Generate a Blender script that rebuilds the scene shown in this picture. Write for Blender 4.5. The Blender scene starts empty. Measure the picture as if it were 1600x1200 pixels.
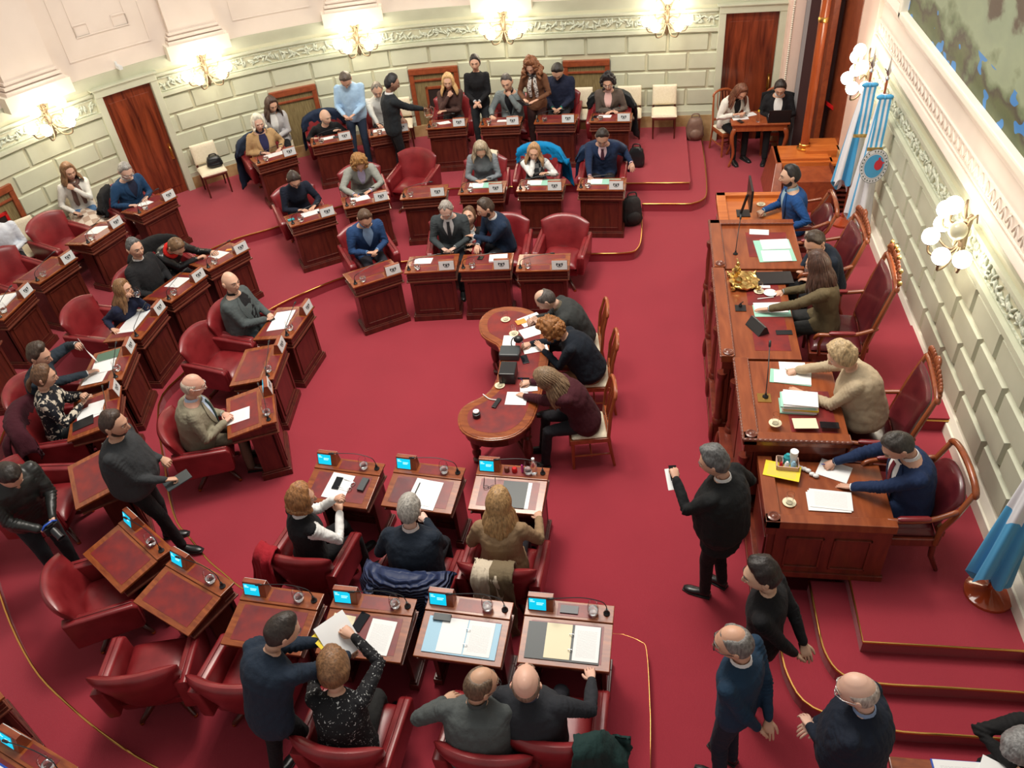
import bpy, bmesh, math, random
import numpy as np
from mathutils import Matrix, Vector

# ------------------------------------------------------------------ camera
F_PX, CX, CY, CAM_H = 1270.0, 800.0, 600.0, 6.8
def _n(v): return v/np.linalg.norm(v)
_Z = -_n(np.array([165., 1530., F_PX]))
_Y = np.array([225., -1085., F_PX]); _Y = _n(_Y-_Z*(_Y@_Z)); _X = np.cross(_Y, _Z)
RCAM = np.array([_X, _Y, _Z])          # image axes (right, down, forward) -> world
CAM = np.array([0., 0., CAM_H])
def at(u, v, z=0.0):
    """world point at height z seen at photo position u, v"""
    d = RCAM@np.array([u-CX, v-CY, F_PX]); t = (z-CAM_H)/d[2]
    return CAM+d*t
def aty(u, v, y):
    d = RCAM@np.array([u-CX, v-CY, F_PX]); return CAM+d*((y-CAM[1])/d[1])
def atx(u, v, x):
    d = RCAM@np.array([u-CX, v-CY, F_PX]); return CAM+d*((x-CAM[0])/d[0])
scene = bpy.context.scene
cam_d = bpy.data.cameras.new('camera'); cam = bpy.data.objects.new('camera', cam_d)
scene.collection.objects.link(cam); scene.camera = cam
cam_d.sensor_width = 36; cam_d.sensor_fit = 'HORIZONTAL'; cam_d.lens = F_PX/1600*36
cam_d.clip_start = 0.05; cam_d.clip_end = 100
cm = Matrix.Identity(4)
for i in range(3):
    cm[i][0] = RCAM[i][0]; cm[i][1] = -RCAM[i][1]; cm[i][2] = -RCAM[i][2]; cm[i][3] = CAM[i]
cam.matrix_world = cm

# ------------------------------------------------------------------ world, lights, exposure
scene.view_settings.view_transform = 'Standard'
scene.view_settings.look = 'None'
scene.view_settings.gamma = 1.0
scene.view_settings.use_curve_mapping = False
scene.view_settings.exposure = 0.14
w = bpy.data.worlds.new('hall_air'); scene.world = w; w.use_nodes = True
w.node_tree.nodes['Background'].inputs[0].default_value = (1.0, 0.94, 0.88, 1)
w.node_tree.nodes['Background'].inputs[1].default_value = 0.36
def area(name, loc, size, sy, power, col=(1, .95, .88), rot=(0, 0, 0)):
    l = bpy.data.lights.new(name, 'AREA'); l.shape = 'RECTANGLE'; l.size = size; l.size_y = sy
    l.energy = power; l.color = col
    o = bpy.data.objects.new(name, l); scene.collection.objects.link(o); o.location = loc; o.rotation_euler = rot
    return o
area('ceiling_skylight', (-1.5, 8.5, 11.5), 7.0, 7.0, 1020)
area('chandelier_glow', (-2.6, 8.2, 9.5), 1.6, 1.6, 380, (1, .9, .75))

# ------------------------------------------------------------------ materials
def mat(name, col, rough=.5, metal=0., **k):
    m = bpy.data.materials.new(name); m.use_nodes = True
    b = m.node_tree.nodes['Principled BSDF']
    b.inputs['Base Color'].default_value = (*col, 1); b.inputs['Roughness'].default_value = rough
    b.inputs['Metallic'].default_value = metal
    for a, v in k.items(): b.inputs[a.replace('_', ' ')].default_value = v
    m.diffuse_color = (*col, 1)
    return m
def nodes(m): return m.node_tree.nodes, m.node_tree.links, m.node_tree.nodes['Principled BSDF']
def mix_noise(m, c1, c2, scale=8, detail=4, stretch=(1, 1, 1), coord='Object', lo=.35, hi=.65, bump=0, bscale=None, dist=0.):
    n, l, b = nodes(m)
    tc = n.new('ShaderNodeTexCoord'); mp = n.new('ShaderNodeMapping'); mp.inputs['Scale'].default_value = stretch
    l.new(tc.outputs[coord], mp.inputs[0])
    no = n.new('ShaderNodeTexNoise'); no.inputs['Scale'].default_value = scale; no.inputs['Detail'].default_value = detail
    no.inputs['Distortion'].default_value = dist
    l.new(mp.outputs[0], no.inputs['Vector'])
    r = n.new('ShaderNodeValToRGB'); r.color_ramp.elements[0].position = lo; r.color_ramp.elements[1].position = hi
    r.color_ramp.elements[0].color = (*c1, 1); r.color_ramp.elements[1].color = (*c2, 1)
    l.new(no.outputs[0], r.inputs[0]); l.new(r.outputs[0], b.inputs['Base Color'])
    if bump:
        n2 = no
        if bscale:
            n2 = n.new('ShaderNodeTexNoise'); n2.inputs['Scale'].default_value = bscale; l.new(mp.outputs[0], n2.inputs['Vector'])
        bp = n.new('ShaderNodeBump'); bp.inputs['Strength'].default_value = bump; bp.inputs['Distance'].default_value = .01
        l.new(n2.outputs[0], bp.inputs['Height']); l.new(bp.outputs[0], b.inputs['Normal'])
    return m
def wood(name, c1, c2, rough=.32, scale=3, stretch=(1, 12, 12)):
    m = mat(name, c1, rough); mix_noise(m, c1, c2, scale, 6, stretch, dist=.6, lo=.3, hi=.7)
    m.node_tree.nodes['Principled BSDF'].inputs['Coat Weight'].default_value = .25
    m.node_tree.nodes['Principled BSDF'].inputs['Coat Roughness'].default_value = .2
    return m
M = {}
M['carpet'] = mat('red_carpet', (.29, .014, .028), .92, Sheen_Weight=.2)
mix_noise(M['carpet'], (.295, .0145, .031), (.335, .0175, .036), 1.3, 6, lo=.25, hi=.75, bump=.5, bscale=260)
M['mahogany'] = wood('dark_mahogany', (.055, .009, .006), (.12, .022, .012), stretch=(6, 6, 1))
M['mahogany_trim'] = wood('mahogany_moulding', (.12, .03, .018), (.2, .06, .035), .28, stretch=(1, 6, 6))
M['desk_wood'] = wood('desktop_wood', (.17, .036, .012), (.32, .085, .022), .25, stretch=(2, 9, 9))
M['dais_wood'] = wood('dais_top_wood', (.19, .042, .014), (.3, .078, .026), .24, 2.2, stretch=(6, 1, 1))
M['dais_dark'] = wood('dais_panel_wood', (.1, .016, .009), (.19, .034, .016), .3, stretch=(5, 5, 1))
M['orange_wood'] = wood('varnished_orange_wood', (.42, .1, .02), (.58, .17, .035), .25, 2, stretch=(1, 6, 6))
M['pole_wood'] = wood('pole_wood', (.22, .04, .012), (.36, .08, .02), .2, 2, stretch=(6, 6, 1))
M['door_wood'] = wood('door_wood', (.07, .013, .007), (.25, .05, .018), .22, 1.6, stretch=(7, 7, .8))
M['frame_wood'] = wood('frame_wood', (.2, .04, .016), (.31, .075, .026), .35, stretch=(4, 4, 4))
M['leather'] = mat('oxblood_leather', (.25, .015, .02), .34, Coat_Weight=.25, Coat_Roughness=.25)
mix_noise(M['leather'], (.16, .009, .012), (.26, .022, .026), 5, 5, lo=.3, hi=.7, bump=.12, bscale=160)
M['inlay'] = mat('leather_inlay', (.16, .02, .02), .36)
mix_noise(M['inlay'], (.13, .018, .022), (.24, .022, .018), 9, 5, lo=.3, hi=.7)
M['dark_leather'] = mat('maroon_leather', (.085, .01, .014), .3, Coat_Weight=.2)
mix_noise(M['dark_leather'], (.07, .008, .012), (.12, .015, .018), 5, 5)
M['brass'] = mat('brass', (.62, .36, .1), .3, 1)
M['gold'] = mat('gilt', (.75, .5, .15), .28, 1); mix_noise(M['gold'], (.55, .34, .09), (.9, .66, .25), 30, 4, bump=.4)
M['bronze'] = mat('aged_bronze', (.26, .19, .12), .42, .8)
M['green_wall'] = mat('pale_green_plaster', (.58, .58, .42), .55); mix_noise(M['green_wall'], (.50, .515, .39), (.545, .56, .43), 3, 4)
M['green_joint'] = mat('green_plaster_joint', (.54, .53, .38), .6)
M['green_relief'] = mat('grey_green_relief', (.5, .53, .42), .6); mix_noise(M['green_relief'], (.42, .46, .36), (.62, .64, .52), 26, 5, bump=.8)
M['pink_wall'] = mat('pale_pink_plaster', (.77, .64, .54), .6); mix_noise(M['pink_wall'], (.74, .645, .56), (.78, .685, .6), 2, 3)
M['pink_deep'] = mat('rose_plaster', (.8, .6, .5), .6)
M['white_plaster'] = mat('ivory_plaster', (.83, .78, .66), .55)
M['marble'] = mat('tan_marble', (.42, .27, .12), .3); mix_noise(M['marble'], (.36, .22, .09), (.5, .34, .17), 6, 6)
M['cream'] = mat('cream_upholstery', (.72, .64, .47), .75); mix_noise(M['cream'], (.7, .62, .45), (.76, .68, .52), 40, 3, bump=.15)
M['cream_wood'] = wood('chair_wood', (.25, .05, .015), (.38, .1, .03), .3, stretch=(5, 5, 1))
M['black'] = mat('black_plastic', (.012, .013, .015), .35)
M['screen_off'] = mat('black_glass', (.008, .009, .012), .08)
M['rubber'] = mat('black_rubber', (.02, .02, .02), .7)
M['steel'] = mat('steel', (.6, .6, .6), .3, 1)
M['white'] = mat('white_card', (.82, .83, .82), .5)
M['plate'] = mat('name_plate_white', (.66, .68, .68), .4)
M['ink'] = mat('dark_ink', (.03, .035, .04), .6)
M['olive'] = mat('olive_grille_cloth', (.2, .15, .06), .6); mix_noise(M['olive'], (.17, .12, .05), (.26, .2, .09), 60, 3, (1, 1, .1), bump=.3)
M['dark'] = mat('dark_void', (.02, .008, .006), .8)
M['red_paint'] = mat('red_enamel', (.5, .01, .012), .25)
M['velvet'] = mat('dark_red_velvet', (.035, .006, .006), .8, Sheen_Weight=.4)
def glass_mat(name, col=(1, 1, 1), rough=.02):
    m = mat(name, col, rough); b = m.node_tree.nodes['Principled BSDF']
    b.inputs['Transmission Weight'].default_value = 1; b.inputs['IOR'].default_value = 1.3
    return m
M['glass'] = glass_mat('clear_glass'); M['water'] = glass_mat('water', (.97, .99, 1))
M['clear_plastic'] = glass_mat('clear_plastic', (.95, .95, .97), .15)
def emit(name, col, s):
    m = mat(name, col, .5); b = m.node_tree.nodes['Principled BSDF']
    b.inputs['Emission Color'].default_value = (*col, 1); b.inputs['Emission Strength'].default_value = s
    return m
M['bulb'] = emit('lit_globe', (1, .95, .84), 9.0)
M['globe_off'] = mat('opal_glass', (.6, .58, .42), .15)
M['cyan'] = emit('cyan_screen', (.0, .5, .72), .95)
M['screen_white'] = emit('screen_text', (.5, .9, 1.), .8)
def printed(name, base=(.82, .83, .83), lines=34, strength=.34, xm=.12):
    """paper with rows of grey text, laid out in the sheet's own box"""
    m = mat(name, base, .6); n, l, b = nodes(m)
    tc = n.new('ShaderNodeTexCoord'); sp = n.new('ShaderNodeSeparateXYZ'); l.new(tc.outputs['Generated'], sp.inputs[0])
    def ma(op, a, c=None, c2=None):
        x = n.new('ShaderNodeMath'); x.operation = op
        for i, q in enumerate((a, c)):
            if q is None: continue
            if isinstance(q, (int, float)): x.inputs[i].default_value = q
            else: l.new(q, x.inputs[i])
        return x.outputs[0]
    row = ma('GREATER_THAN', ma('FRACT', ma('MULTIPLY', sp.outputs[1], lines)), .55)
    inx = ma('MULTIPLY', ma('GREATER_THAN', sp.outputs[0], xm), ma('LESS_THAN', sp.outputs[0], 1-xm))
    iny = ma('MULTIPLY', ma('GREATER_THAN', sp.outputs[1], .1), ma('LESS_THAN', sp.outputs[1], .86))
    no = n.new('ShaderNodeTexNoise'); no.inputs['Scale'].default_value = 30
    mp = n.new('ShaderNodeMapping'); mp.inputs['Scale'].default_value = (1.6, 1, 1); l.new(tc.outputs['Generated'], mp.inputs[0]); l.new(mp.outputs[0], no.inputs['Vector'])
    k = ma('MULTIPLY', ma('MULTIPLY', row, ma('MULTIPLY', inx, iny)), ma('GREATER_THAN', no.outputs[0], .42))
    k = ma('MULTIPLY', k, strength)
    mx = n.new('ShaderNodeMixRGB'); mx.inputs[1].default_value = (*base, 1); mx.inputs[2].default_value = (.25, .27, .3, 1)
    l.new(k, mx.inputs[0]); l.new(mx.outputs[0], b.inputs['Base Color'])
    return m
M['paper'] = mat('white_paper', (.84, .85, .85), .6)
M['print'] = printed('printed_paper'); M['yellow_print'] = printed('yellow_printed_paper', (.85, .66, .03), 14, .5, .1)
M['cream_paper'] = mat('cream_paper', (.8, .72, .5), .6)
M['mint'] = mat('mint_folder', (.32, .62, .5), .5); M['skyfolder'] = mat('light_blue_folder', (.33, .56, .72), .5)
M['teal'] = mat('turquoise_plastic', (.03, .35, .4), .4); M['orange'] = mat('orange_card', (.75, .3, .05), .5)
M['darkfolder'] = mat('charcoal_folder', (.045, .055, .06), .45); M['greenfolder'] = mat('green_folder', (.08, .16, .11), .5)
M['sky'] = mat('flag_sky_blue', (.06, .36, .66), .6, Sheen_Weight=.2); M['flag_white'] = mat('flag_white', (.78, .8, .84), .6)
M['magenta'] = mat('magenta_plastic', (.7, .05, .3), .4); M['blue_ink'] = mat('blue_plastic', (.02, .08, .45), .35)
M['yellow'] = mat('yellow_plastic', (.75, .5, .02), .4); M['pinkish'] = mat('flecked_cardboard', (.62, .4, .32), .6)

_cm = {}
def cloth(col, rough=.85, pat=None, key=None):
    """woven cloth of one colour; pat=(second colour, scale, threshold, stretch) prints a motif on it"""
    k = (tuple(col), rough, pat)
    if k in _cm: return _cm[k]
    m = mat('cloth_%03d' % len(_cm), col, rough, Sheen_Weight=.02); m.node_tree.nodes['Principled BSDF'].inputs['Specular IOR Level'].default_value = .25
    n, l, b = nodes(m)
    tc = n.new('ShaderNodeTexCoord'); no = n.new('ShaderNodeTexNoise'); no.inputs['Scale'].default_value = 14; no.inputs['Detail'].default_value = 3
    mp = n.new('ShaderNodeMapping'); mp.inputs['Scale'].default_value = (1, 1, .55)
    l.new(tc.outputs['Object'], mp.inputs[0]); l.new(mp.outputs[0], no.inputs['Vector'])
    bp = n.new('ShaderNodeBump'); bp.inputs['Strength'].default_value = .55; bp.inputs['Distance'].default_value = .03
    l.new(no.outputs[0], bp.inputs['Height']); l.new(bp.outputs[0], b.inputs['Normal'])
    if pat:
        c2, sc, th, kind = pat
        if kind == 'check':
            w1 = n.new('ShaderNodeTexChecker'); w1.inputs['Scale'].default_value = sc
            w1.inputs[1].default_value = (*col, 1); w1.inputs[2].default_value = (*c2, 1)
            l.new(tc.outputs['Object'], w1.inputs[0]); l.new(w1.outputs[0], b.inputs['Base Color'])
        else:
            v = n.new('ShaderNodeTexNoise'); v.inputs['Scale'].default_value = sc; v.inputs['Detail'].default_value = 2; v.inputs['Distortion'].default_value = 1.5
            l.new(tc.outputs['Object'], v.inputs['Vector'])
            r = n.new('ShaderNodeValToRGB'); r.color_ramp.elements[0].position = th; r.color_ramp.elements[1].position = th+.03
            r.color_ramp.elements[0].color = (*col, 1); r.color_ramp.elements[1].color = (*c2, 1)
            l.new(v.outputs[0], r.inputs[0]); l.new(r.outputs[0], b.inputs['Base Color'])
    _cm[k] = m; return m
_hm = {}
def hairmat(col):
    if col in _hm: return _hm[col]
    m = mat('hair_%02d' % len(_hm), col, .5); a = tuple(c*.55 for c in col); d = tuple(min(1, c*1.5) for c in col)
    mix_noise(m, a, d, 16, 5, (4, 4, 1), bump=.6, lo=.3, hi=.7); _hm[col] = m; return m
_sm = {}
def skinmat(col):
    if col in _sm: return _sm[col]
    m = mat('skin_%02d' % len(_sm), col, .5, Subsurface_Weight=.08)
    m.node_tree.nodes['Principled BSDF'].inputs['Subsurface Radius'].default_value = (.02, .008, .004)
    _sm[col] = m; return m

# ------------------------------------------------------------------ mesh building
COL = scene.collection
class MB:
    def __init__(s): s.v = []; s.f = []; s.m = []
    def add(s, vs, fs, mi=0, xf=None):
        o = len(s.v)
        if xf is not None:
            A = np.array(vs, float)@np.array(xf[0]).T+np.array(xf[1]); vs = A
        s.v.extend([tuple(map(float, p)) for p in vs]); s.f.extend([tuple(i+o for i in f) for f in fs]); s.m.extend([mi]*len(fs)); return s
    def box(s, x0, x1, y0, y1, z0, z1, mi=0, xf=None):
        vs = [(x, y, z) for z in (z0, z1) for y in (y0, y1) for x in (x0, x1)]
        return s.add(vs, [(0, 2, 3, 1), (4, 5, 7, 6), (0, 1, 5, 4), (2, 6, 7, 3), (0, 4, 6, 2), (1, 3, 7, 5)], mi, xf)
    def frus(s, b, t, z0, z1, mi=0, xf=None):
        vs = [(b[0], b[2], z0), (b[1], b[2], z0), (b[0], b[3], z0), (b[1], b[3], z0), (t[0], t[2], z1), (t[1], t[2], z1), (t[0], t[3], z1), (t[1], t[3], z1)]
        return s.add(vs, [(0, 2, 3, 1), (4, 5, 7, 6), (0, 1, 5, 4), (2, 6, 7, 3), (0, 4, 6, 2), (1, 3, 7, 5)], mi, xf)
    def prism(s, pts, d0, d1, axis=0, mi=0, xf=None):
        """polygon (2-D, other two axes in order) extruded along axis"""
        n = len(pts); vs = []
        for d in (d0, d1):
            for p in pts:
                q = [p[0], p[1]]; q.insert(axis, d); vs.append(q)
        fs = [tuple(range(n))[::-1], tuple(range(n, 2*n))]+[(i, (i+1) % n, n+(i+1) % n, n+i) for i in range(n)]
        return s.add(vs, fs, mi, xf)
    def loft(s, rings, mi=0, cap=True, closed=True, xf=None):
        k = len(rings[0]); vs = [p for r in rings for p in r]; fs = []
        for i in range(len(rings)-1):
            for j in range(k if closed else k-1):
                j2 = (j+1) % k; fs.append((i*k+j, i*k+j2, (i+1)*k+j2, (i+1)*k+j))
        if cap: fs.append(tuple(range(k))[::-1]); fs.append(tuple(range((len(rings)-1)*k, len(rings)*k)))
        return s.add(vs, fs, mi, xf)
    def lathe(s, prof, n=16, mi=0, c=(0, 0, 0), xf=None, cap=True):
        rings = [[(c[0]+r*math.cos(2*math.pi*j/n), c[1]+r*math.sin(2*math.pi*j/n), c[2]+z) for j in range(n)] for r, z in prof]
        return s.loft(rings, mi, cap, True, xf)
    def tube(s, path, rad, n=8, mi=0, flat=1.0, up=None, dome=True, xf=None):
        P = [np.array(p, float) for p in path]
        R = list(rad) if hasattr(rad, '__len__') else [rad]*len(P)
        if dome:
            d0 = _nn(P[0]-P[1]); d1 = _nn(P[-1]-P[-2])
            P = [P[0]+d0*R[0]*.8]+P+[P[-1]+d1*R[-1]*.8]; R = [R[0]*.55]+R+[R[-1]*.55]
        rings = []; x = None
        for i, p in enumerate(P):
            t = _nn(P[min(i+1, len(P)-1)]-P[max(i-1, 0)])
            if x is None:
                r = np.array(up if up is not None else ((0, 0, 1) if abs(t[2]) < .9 else (0, 1, 0)), float)
                x = _nn(np.cross(t, r))
            else: x = _nn(x-t*(x@t))
            y = np.cross(t, x)
            rings.append([p+x*R[i]*math.cos(2*math.pi*j/n)+y*R[i]*flat*math.sin(2*math.pi*j/n) for j in range(n)])
        return s.loft(rings, mi, True, True, xf)
    def ball(s, c, r, n=12, k=8, mi=0, xf=None):
        r = r if hasattr(r, '__len__') else (r, r, r)
        rings = []
        for i in range(k+1):
            a = -math.pi/2+math.pi*i/k; ca = max(math.cos(a), .02)
            rings.append([(c[0]+r[0]*ca*math.cos(2*math.pi*j/n), c[1]+r[1]*ca*math.sin(2*math.pi*j/n), c[2]+r[2]*math.sin(a)) for j in range(n)])
        return s.loft(rings, mi, True, True, xf)
    def grid(s, P, mi=0, thick=0., xf=None):
        """P: array (nu, nv, 3); with thickness it becomes a closed sheet"""
        P = np.array(P, float); nu, nv = P.shape[:2]
        idx = lambda i, j: i*nv+j
        fs = [(idx(i, j), idx(i, j+1), idx(i+1, j+1), idx(i+1, j)) for i in range(nu-1) for j in range(nv-1)]
        if not thick: return s.add(P.reshape(-1, 3), fs, mi, xf)
        du = np.gradient(P, axis=0); dv = np.gradient(P, axis=1); N = np.cross(du, dv)
        N /= (np.linalg.norm(N, axis=2, keepdims=True)+1e-9)
        Q = P+N*thick; n = nu*nv
        fb = [tuple(reversed([k+n for k in f])) for f in fs]
        bd = [(i, 0) for i in range(nu)]+[(nu-1, j) for j in range(1, nv)]+[(i, nv-1) for i in range(nu-2, -1, -1)]+[(0, j) for j in range(nv-2, 0, -1)]
        bi = [idx(*b) for b in bd]
        side = [(bi[a], bi[(a+1) % len(bi)], bi[(a+1) % len(bi)]+n, bi[a]+n) for a in range(len(bi))]
        return s.add(list(P.reshape(-1, 3))+list(Q.reshape(-1, 3)), fs+fb+side, mi, xf)
    def mesh(s, name, mats, smooth=None, bevel=0., seg=2, fix=True):
        me = bpy.data.meshes.new(name); me.from_pydata(s.v, [], s.f)
        for m in (mats if isinstance(mats, (list, tuple)) else [mats]): me.materials.append(m)
        me.polygons.foreach_set('material_index', s.m)
        if fix or bevel:
            bm = bmesh.new(); bm.from_mesh(me)
            bmesh.ops.recalc_face_normals(bm, faces=bm.faces)
            if bevel:
                es = [e for e in bm.edges if len(e.link_faces) == 2 and e.calc_face_angle(0) > .6]
                bmesh.ops.bevel(bm, geom=es, offset=bevel, segments=seg, affect='EDGES', profile=.6, clamp_overlap=True)
            bm.to_mesh(me); bm.free()
        if smooth is not None:
            me.polygons.foreach_set('use_smooth', [True]*len(me.polygons))
            if smooth < 180: me.set_sharp_from_angle(angle=math.radians(smooth))
        me.update(); return me
    def obj(s, name, mats, parent=None, smooth=None, bevel=0., seg=2, loc=None, rotz=0):
        o = bpy.data.objects.new(name, s.mesh(name, mats, smooth, bevel, seg)); COL.objects.link(o)
        if parent: o.parent = parent
        if loc is not None: o.location = loc
        if rotz: o.rotation_euler = (0, 0, rotz)
        return o
def _nn(v):
    v = np.array(v, float); return v/(np.linalg.norm(v)+1e-9)
def tag(o, label=None, cat=None, group=None, kind=None):
    if label: o['label'] = label
    if cat: o['category'] = cat
    if group: o['group'] = group
    if kind: o['kind'] = kind
    elif cat and 'kind' not in o: o['kind'] = 'thing'
    return o
def thing(name, label, cat, loc=(0, 0, 0), rotz=0, group=None):
    o = bpy.data.objects.new(name, None); COL.objects.link(o); o.empty_display_size = .1
    o.location = tuple(map(float, loc)); o.rotation_euler = (0, 0, rotz); return tag(o, label, cat, group)
def struct(o): o['kind'] = 'structure'; return o
def dup(src, loc, rotz, label, group=None, sc=None):
    """a copy of a thing with its parts and sub-parts; mesh data are shared"""
    r = src.copy(); COL.objects.link(r); r.location = tuple(map(float, loc)); r.rotation_euler = (0, 0, rotz)
    r['label'] = label
    if group: r['group'] = group
    if sc: r.scale = sc
    for ch in list(src.children):
        c = ch.copy(); COL.objects.link(c); c.parent = r
        for g in ch.children:
            d = g.copy(); COL.objects.link(d); d.parent = c
    return r
def rz(a): c, s = math.cos(a), math.sin(a); return np.array([[c, -s, 0], [s, c, 0], [0, 0, 1.]])
def rx(a): c, s = math.cos(a), math.sin(a); return np.array([[1., 0, 0], [0, c, -s], [0, s, c]])
def ry(a): c, s = math.cos(a), math.sin(a); return np.array([[c, 0, s], [0, 1., 0], [-s, 0, c]])
class Nz:
    """smooth vector noise made of sines"""
    def __init__(s, seed, scale, k=7):
        r = np.random.RandomState(seed); s.k = r.normal(size=(k, 3))*scale; s.p = r.uniform(0, 6.28, k); s.a = r.uniform(.5, 1, k); s.a /= s.a.sum()
    def __call__(s, P): return (np.sin(np.array(P)@s.k.T+s.p)*s.a).sum(-1)*1.6
def catmull(pts, n=6, closed=False):
    P = [np.array(p, float) for p in pts]; out = []
    N = len(P)
    for i in range(N if closed else N-1):
        g = lambda k: P[k % N] if closed else P[min(max(k, 0), N-1)]
        a, b, c, d = g(i-1), g(i), g(i+1), g(i+2)
        for j in range(n):
            t = j/n; out.append(.5*((2*b)+(c-a)*t+(2*a-5*b+4*c-d)*t*t+(3*b-a-3*c+d)*t**3))
    if not closed: out.append(P[-1])
    return out
random.seed(4)
R_ = math.radians
# ================================================================== THE ROOM
Z1, Z2 = .15, .30                    # the two carpeted tiers
ZD, ZP = .45, .60                    # dais, president's platform
def px(pts, z): return [at(u, v, z) for u, v in pts]
def slab(name, pts, z, h, m='carpet'):
    mb = MB(); mb.prism([(p[0], p[1]) for p in pts], z-h, z, 2); o = mb.obj(name, M[m]); return struct(o)
def nosing(name, pts, z, r=.0125):
    P = [(p[0], p[1], z-.006) for p in pts]; mb = MB(); mb.tube(P, r, 6, up=(0, 0, 1)); return struct(mb.obj(name, M['brass'], smooth=60))
mb = MB(); mb.box(-13, 5, -3, 17, -.2, 0); struct(mb.obj('floor', M['carpet']))
# tier 1
c1 = px([(1016, 1200), (1015, 1100), (1010, 1017), (1000, 1002), (975, 992), (957, 990)], Z1)
c1 = [np.array([c1[0][0], 0., Z1])]+c1
mid = [np.array([-1.2, 4.34, Z1]), np.array([-2.6, 4.38, Z1]), np.array([-3.5, 4.52, Z1])]
c1 += mid+px([(386, 923), (347, 894), (323, 873), (296, 840), (277, 817), (265, 780), (259, 740)], Z1)
c1 += [np.array([-6.27, 7.3, Z1]), np.array([-6.22, 8.0, Z1]), np.array([-6.0, 8.75, Z1])]
c1 += px([(426, 481), (480, 455), (539, 432), (620, 410)], Z1)+px([(720, 401), (810, 398), (925, 396), (980, 394.5), (996, 388), (1002, 370), (1003, 335)], Z1)
left1 = catmull(c1, 4)
c1b = px([(1003, 318), (1040, 318), (1080, 318), (1097, 312), (1104, 300), (1102, 260), (1096, 215)], Z1)
right1 = catmull(c1b[:3], 3)+catmull(c1b[2:], 4)
poly1 = left1+right1+[np.array([1.1, 16.6, 0]), np.array([-13., 16.6, 0]), np.array([-13., 0, 0])]
slab('floor_tier_lower', poly1, Z1, .149)
nosing('trim_1', left1[2:40], Z1, .006); nosing('trim_17', left1[39:], Z1); nosing('trim_2', right1, Z1)
c2a = px([(1070, 185), (1074, 230), (1079, 283)], Z2)
c2b = px([(1077, 285), (985, 286), (895, 288), (808, 291), (708, 294), (612, 304), (528, 323), (430, 355), (352, 379)], Z2)
c2b += [np.array([-7.75, 10.1, 0]), np.array([-8.12, 8.9, 0]), np.array([-8.2, 7.8, 0]), np.array([-7.95, 6.5, 0]), np.array([-7.25, 5.15, 0])]
c2b += px([(0, 930), (49, 1039), (115, 1109), (180, 1160), (245, 1200)], Z2)+[np.array([-2.6, 2.25, 0]), np.array([-1.2, 2.1, 0]), np.array([0, 2.1, 0])]
e2 = catmull(c2b, 5)
poly2 = c2a+e2+[np.array([0, -1, 0]), np.array([-13, -1, 0]), np.array([-13, 16.6, 0]), np.array([.8, 16.6, 0])]
slab('floor_tier_upper', poly2, Z2, .149)
nosing('trim_3', e2, Z2)
# dais and its steps
d3 = px([(1325, 905), (1348, 1002)], ZD)
dais = [np.array([1.92, 5.6, 0])]+d3+[np.array([3.35, 4.24, 0]), np.array([3.35, 13.2, 0]), np.array([1.1, 13.2, 0]), np.array([1.1, 12.3, 0]), np.array([1.2, 5.6, 0])]
dais = [np.array([1.93, 5.2, 0]), np.array([1.93, 4.23, 0]), np.array([3.31, 4.25, 0]), np.array([3.31, 11.3, 0]), np.array([1.25, 11.3, 0]), np.array([1.25, 5.2, 0])]
slab('floor_dais', dais, ZD, .45); nosing('trim_4', dais[:3], ZD)
s2 = catmull([(1.61, 4.95, 0), (1.62, 4.5, 0), (1.64, 4.2, 0), (1.75, 4.0, 0), (2.02, 3.94, 0), (2.6, 3.95, 0), (3.31, 3.96, 0)], 4)
slab('floor_step_middle', s2+[np.array([3.31, 4.95, 0])], .30, .3); nosing('trim_5', s2, .30)
s1 = catmull([(1.30, 4.95, 0), (1.30, 4.4, 0), (1.33, 4.04, 0), (1.5, 3.76, 0), (2.05, 3.62, 0), (2.6, 3.62, 0), (3.31, 3.63, 0)], 4)
slab('floor_step_bottom', s1+[np.array([3.31, 4.95, 0])], .15, .15); nosing('trim_6', s1, .15)
pp = [np.array(p) for p in [(1.5, 6.92, 0), (3.31, 6.92, 0), (3.31, 10.0, 0), (1.5, 10.0, 0)]]
slab('floor_president_platform', pp, ZP, .15); nosing('trim_7', pp[:2], ZP)
slab('floor_president_step', [np.array(p) for p in [(2.55, 6.93, 0), (3.30, 6.93, 0), (3.30, 8.62, 0), (2.55, 8.62, 0)]], ZP+.02, .02)

# wall path, measured from the right-hand end of the back wall
WY, WR, WC = 15.67, 7.72, (-2.95, 7.95)
XR = 2.62
SL = XR-WC[0]
def wp(s, off=0.):
    if s <= SL: return np.array([XR-s, WY-off]), np.array([0., -1.])
    a = math.pi/2+(s-SL)/WR
    return np.array([WC[0]+(WR-off)*math.cos(a), WC[1]+(WR-off)*math.sin(a)]), np.array([-math.cos(a), -math.sin(a)])
def s_of_x(x): return XR-x
def s_of_p(x, y): return SL+WR*(math.atan2(y-WC[1], x-WC[0])-math.pi/2)
SMAX = SL+WR*R_(112)
def band(mb, s0, s1, z0, z1, o0, o1=None, step=.3, mi=0, back=-.05):
    """a strip of the back wall: o = how far it stands proud at its bottom and top"""
    o1 = o0 if o1 is None else o1
    n = max(2, int(math.ceil((s1-s0)/step))+1) if s1 > SL else 2
    if s0 < SL < s1: S = [s0]+list(np.linspace(SL, s1, n))
    else: S = list(np.linspace(s0, s1, n))
    rings = []
    for s in S:
        r = []
        for o, z in ((back, z0), (o0, z0), (o1, z1), (back, z1)):
            p, _ = wp(s, o); r.append((p[0], p[1], z))
        rings.append(r)
    mb.loft(rings, mi)
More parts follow.
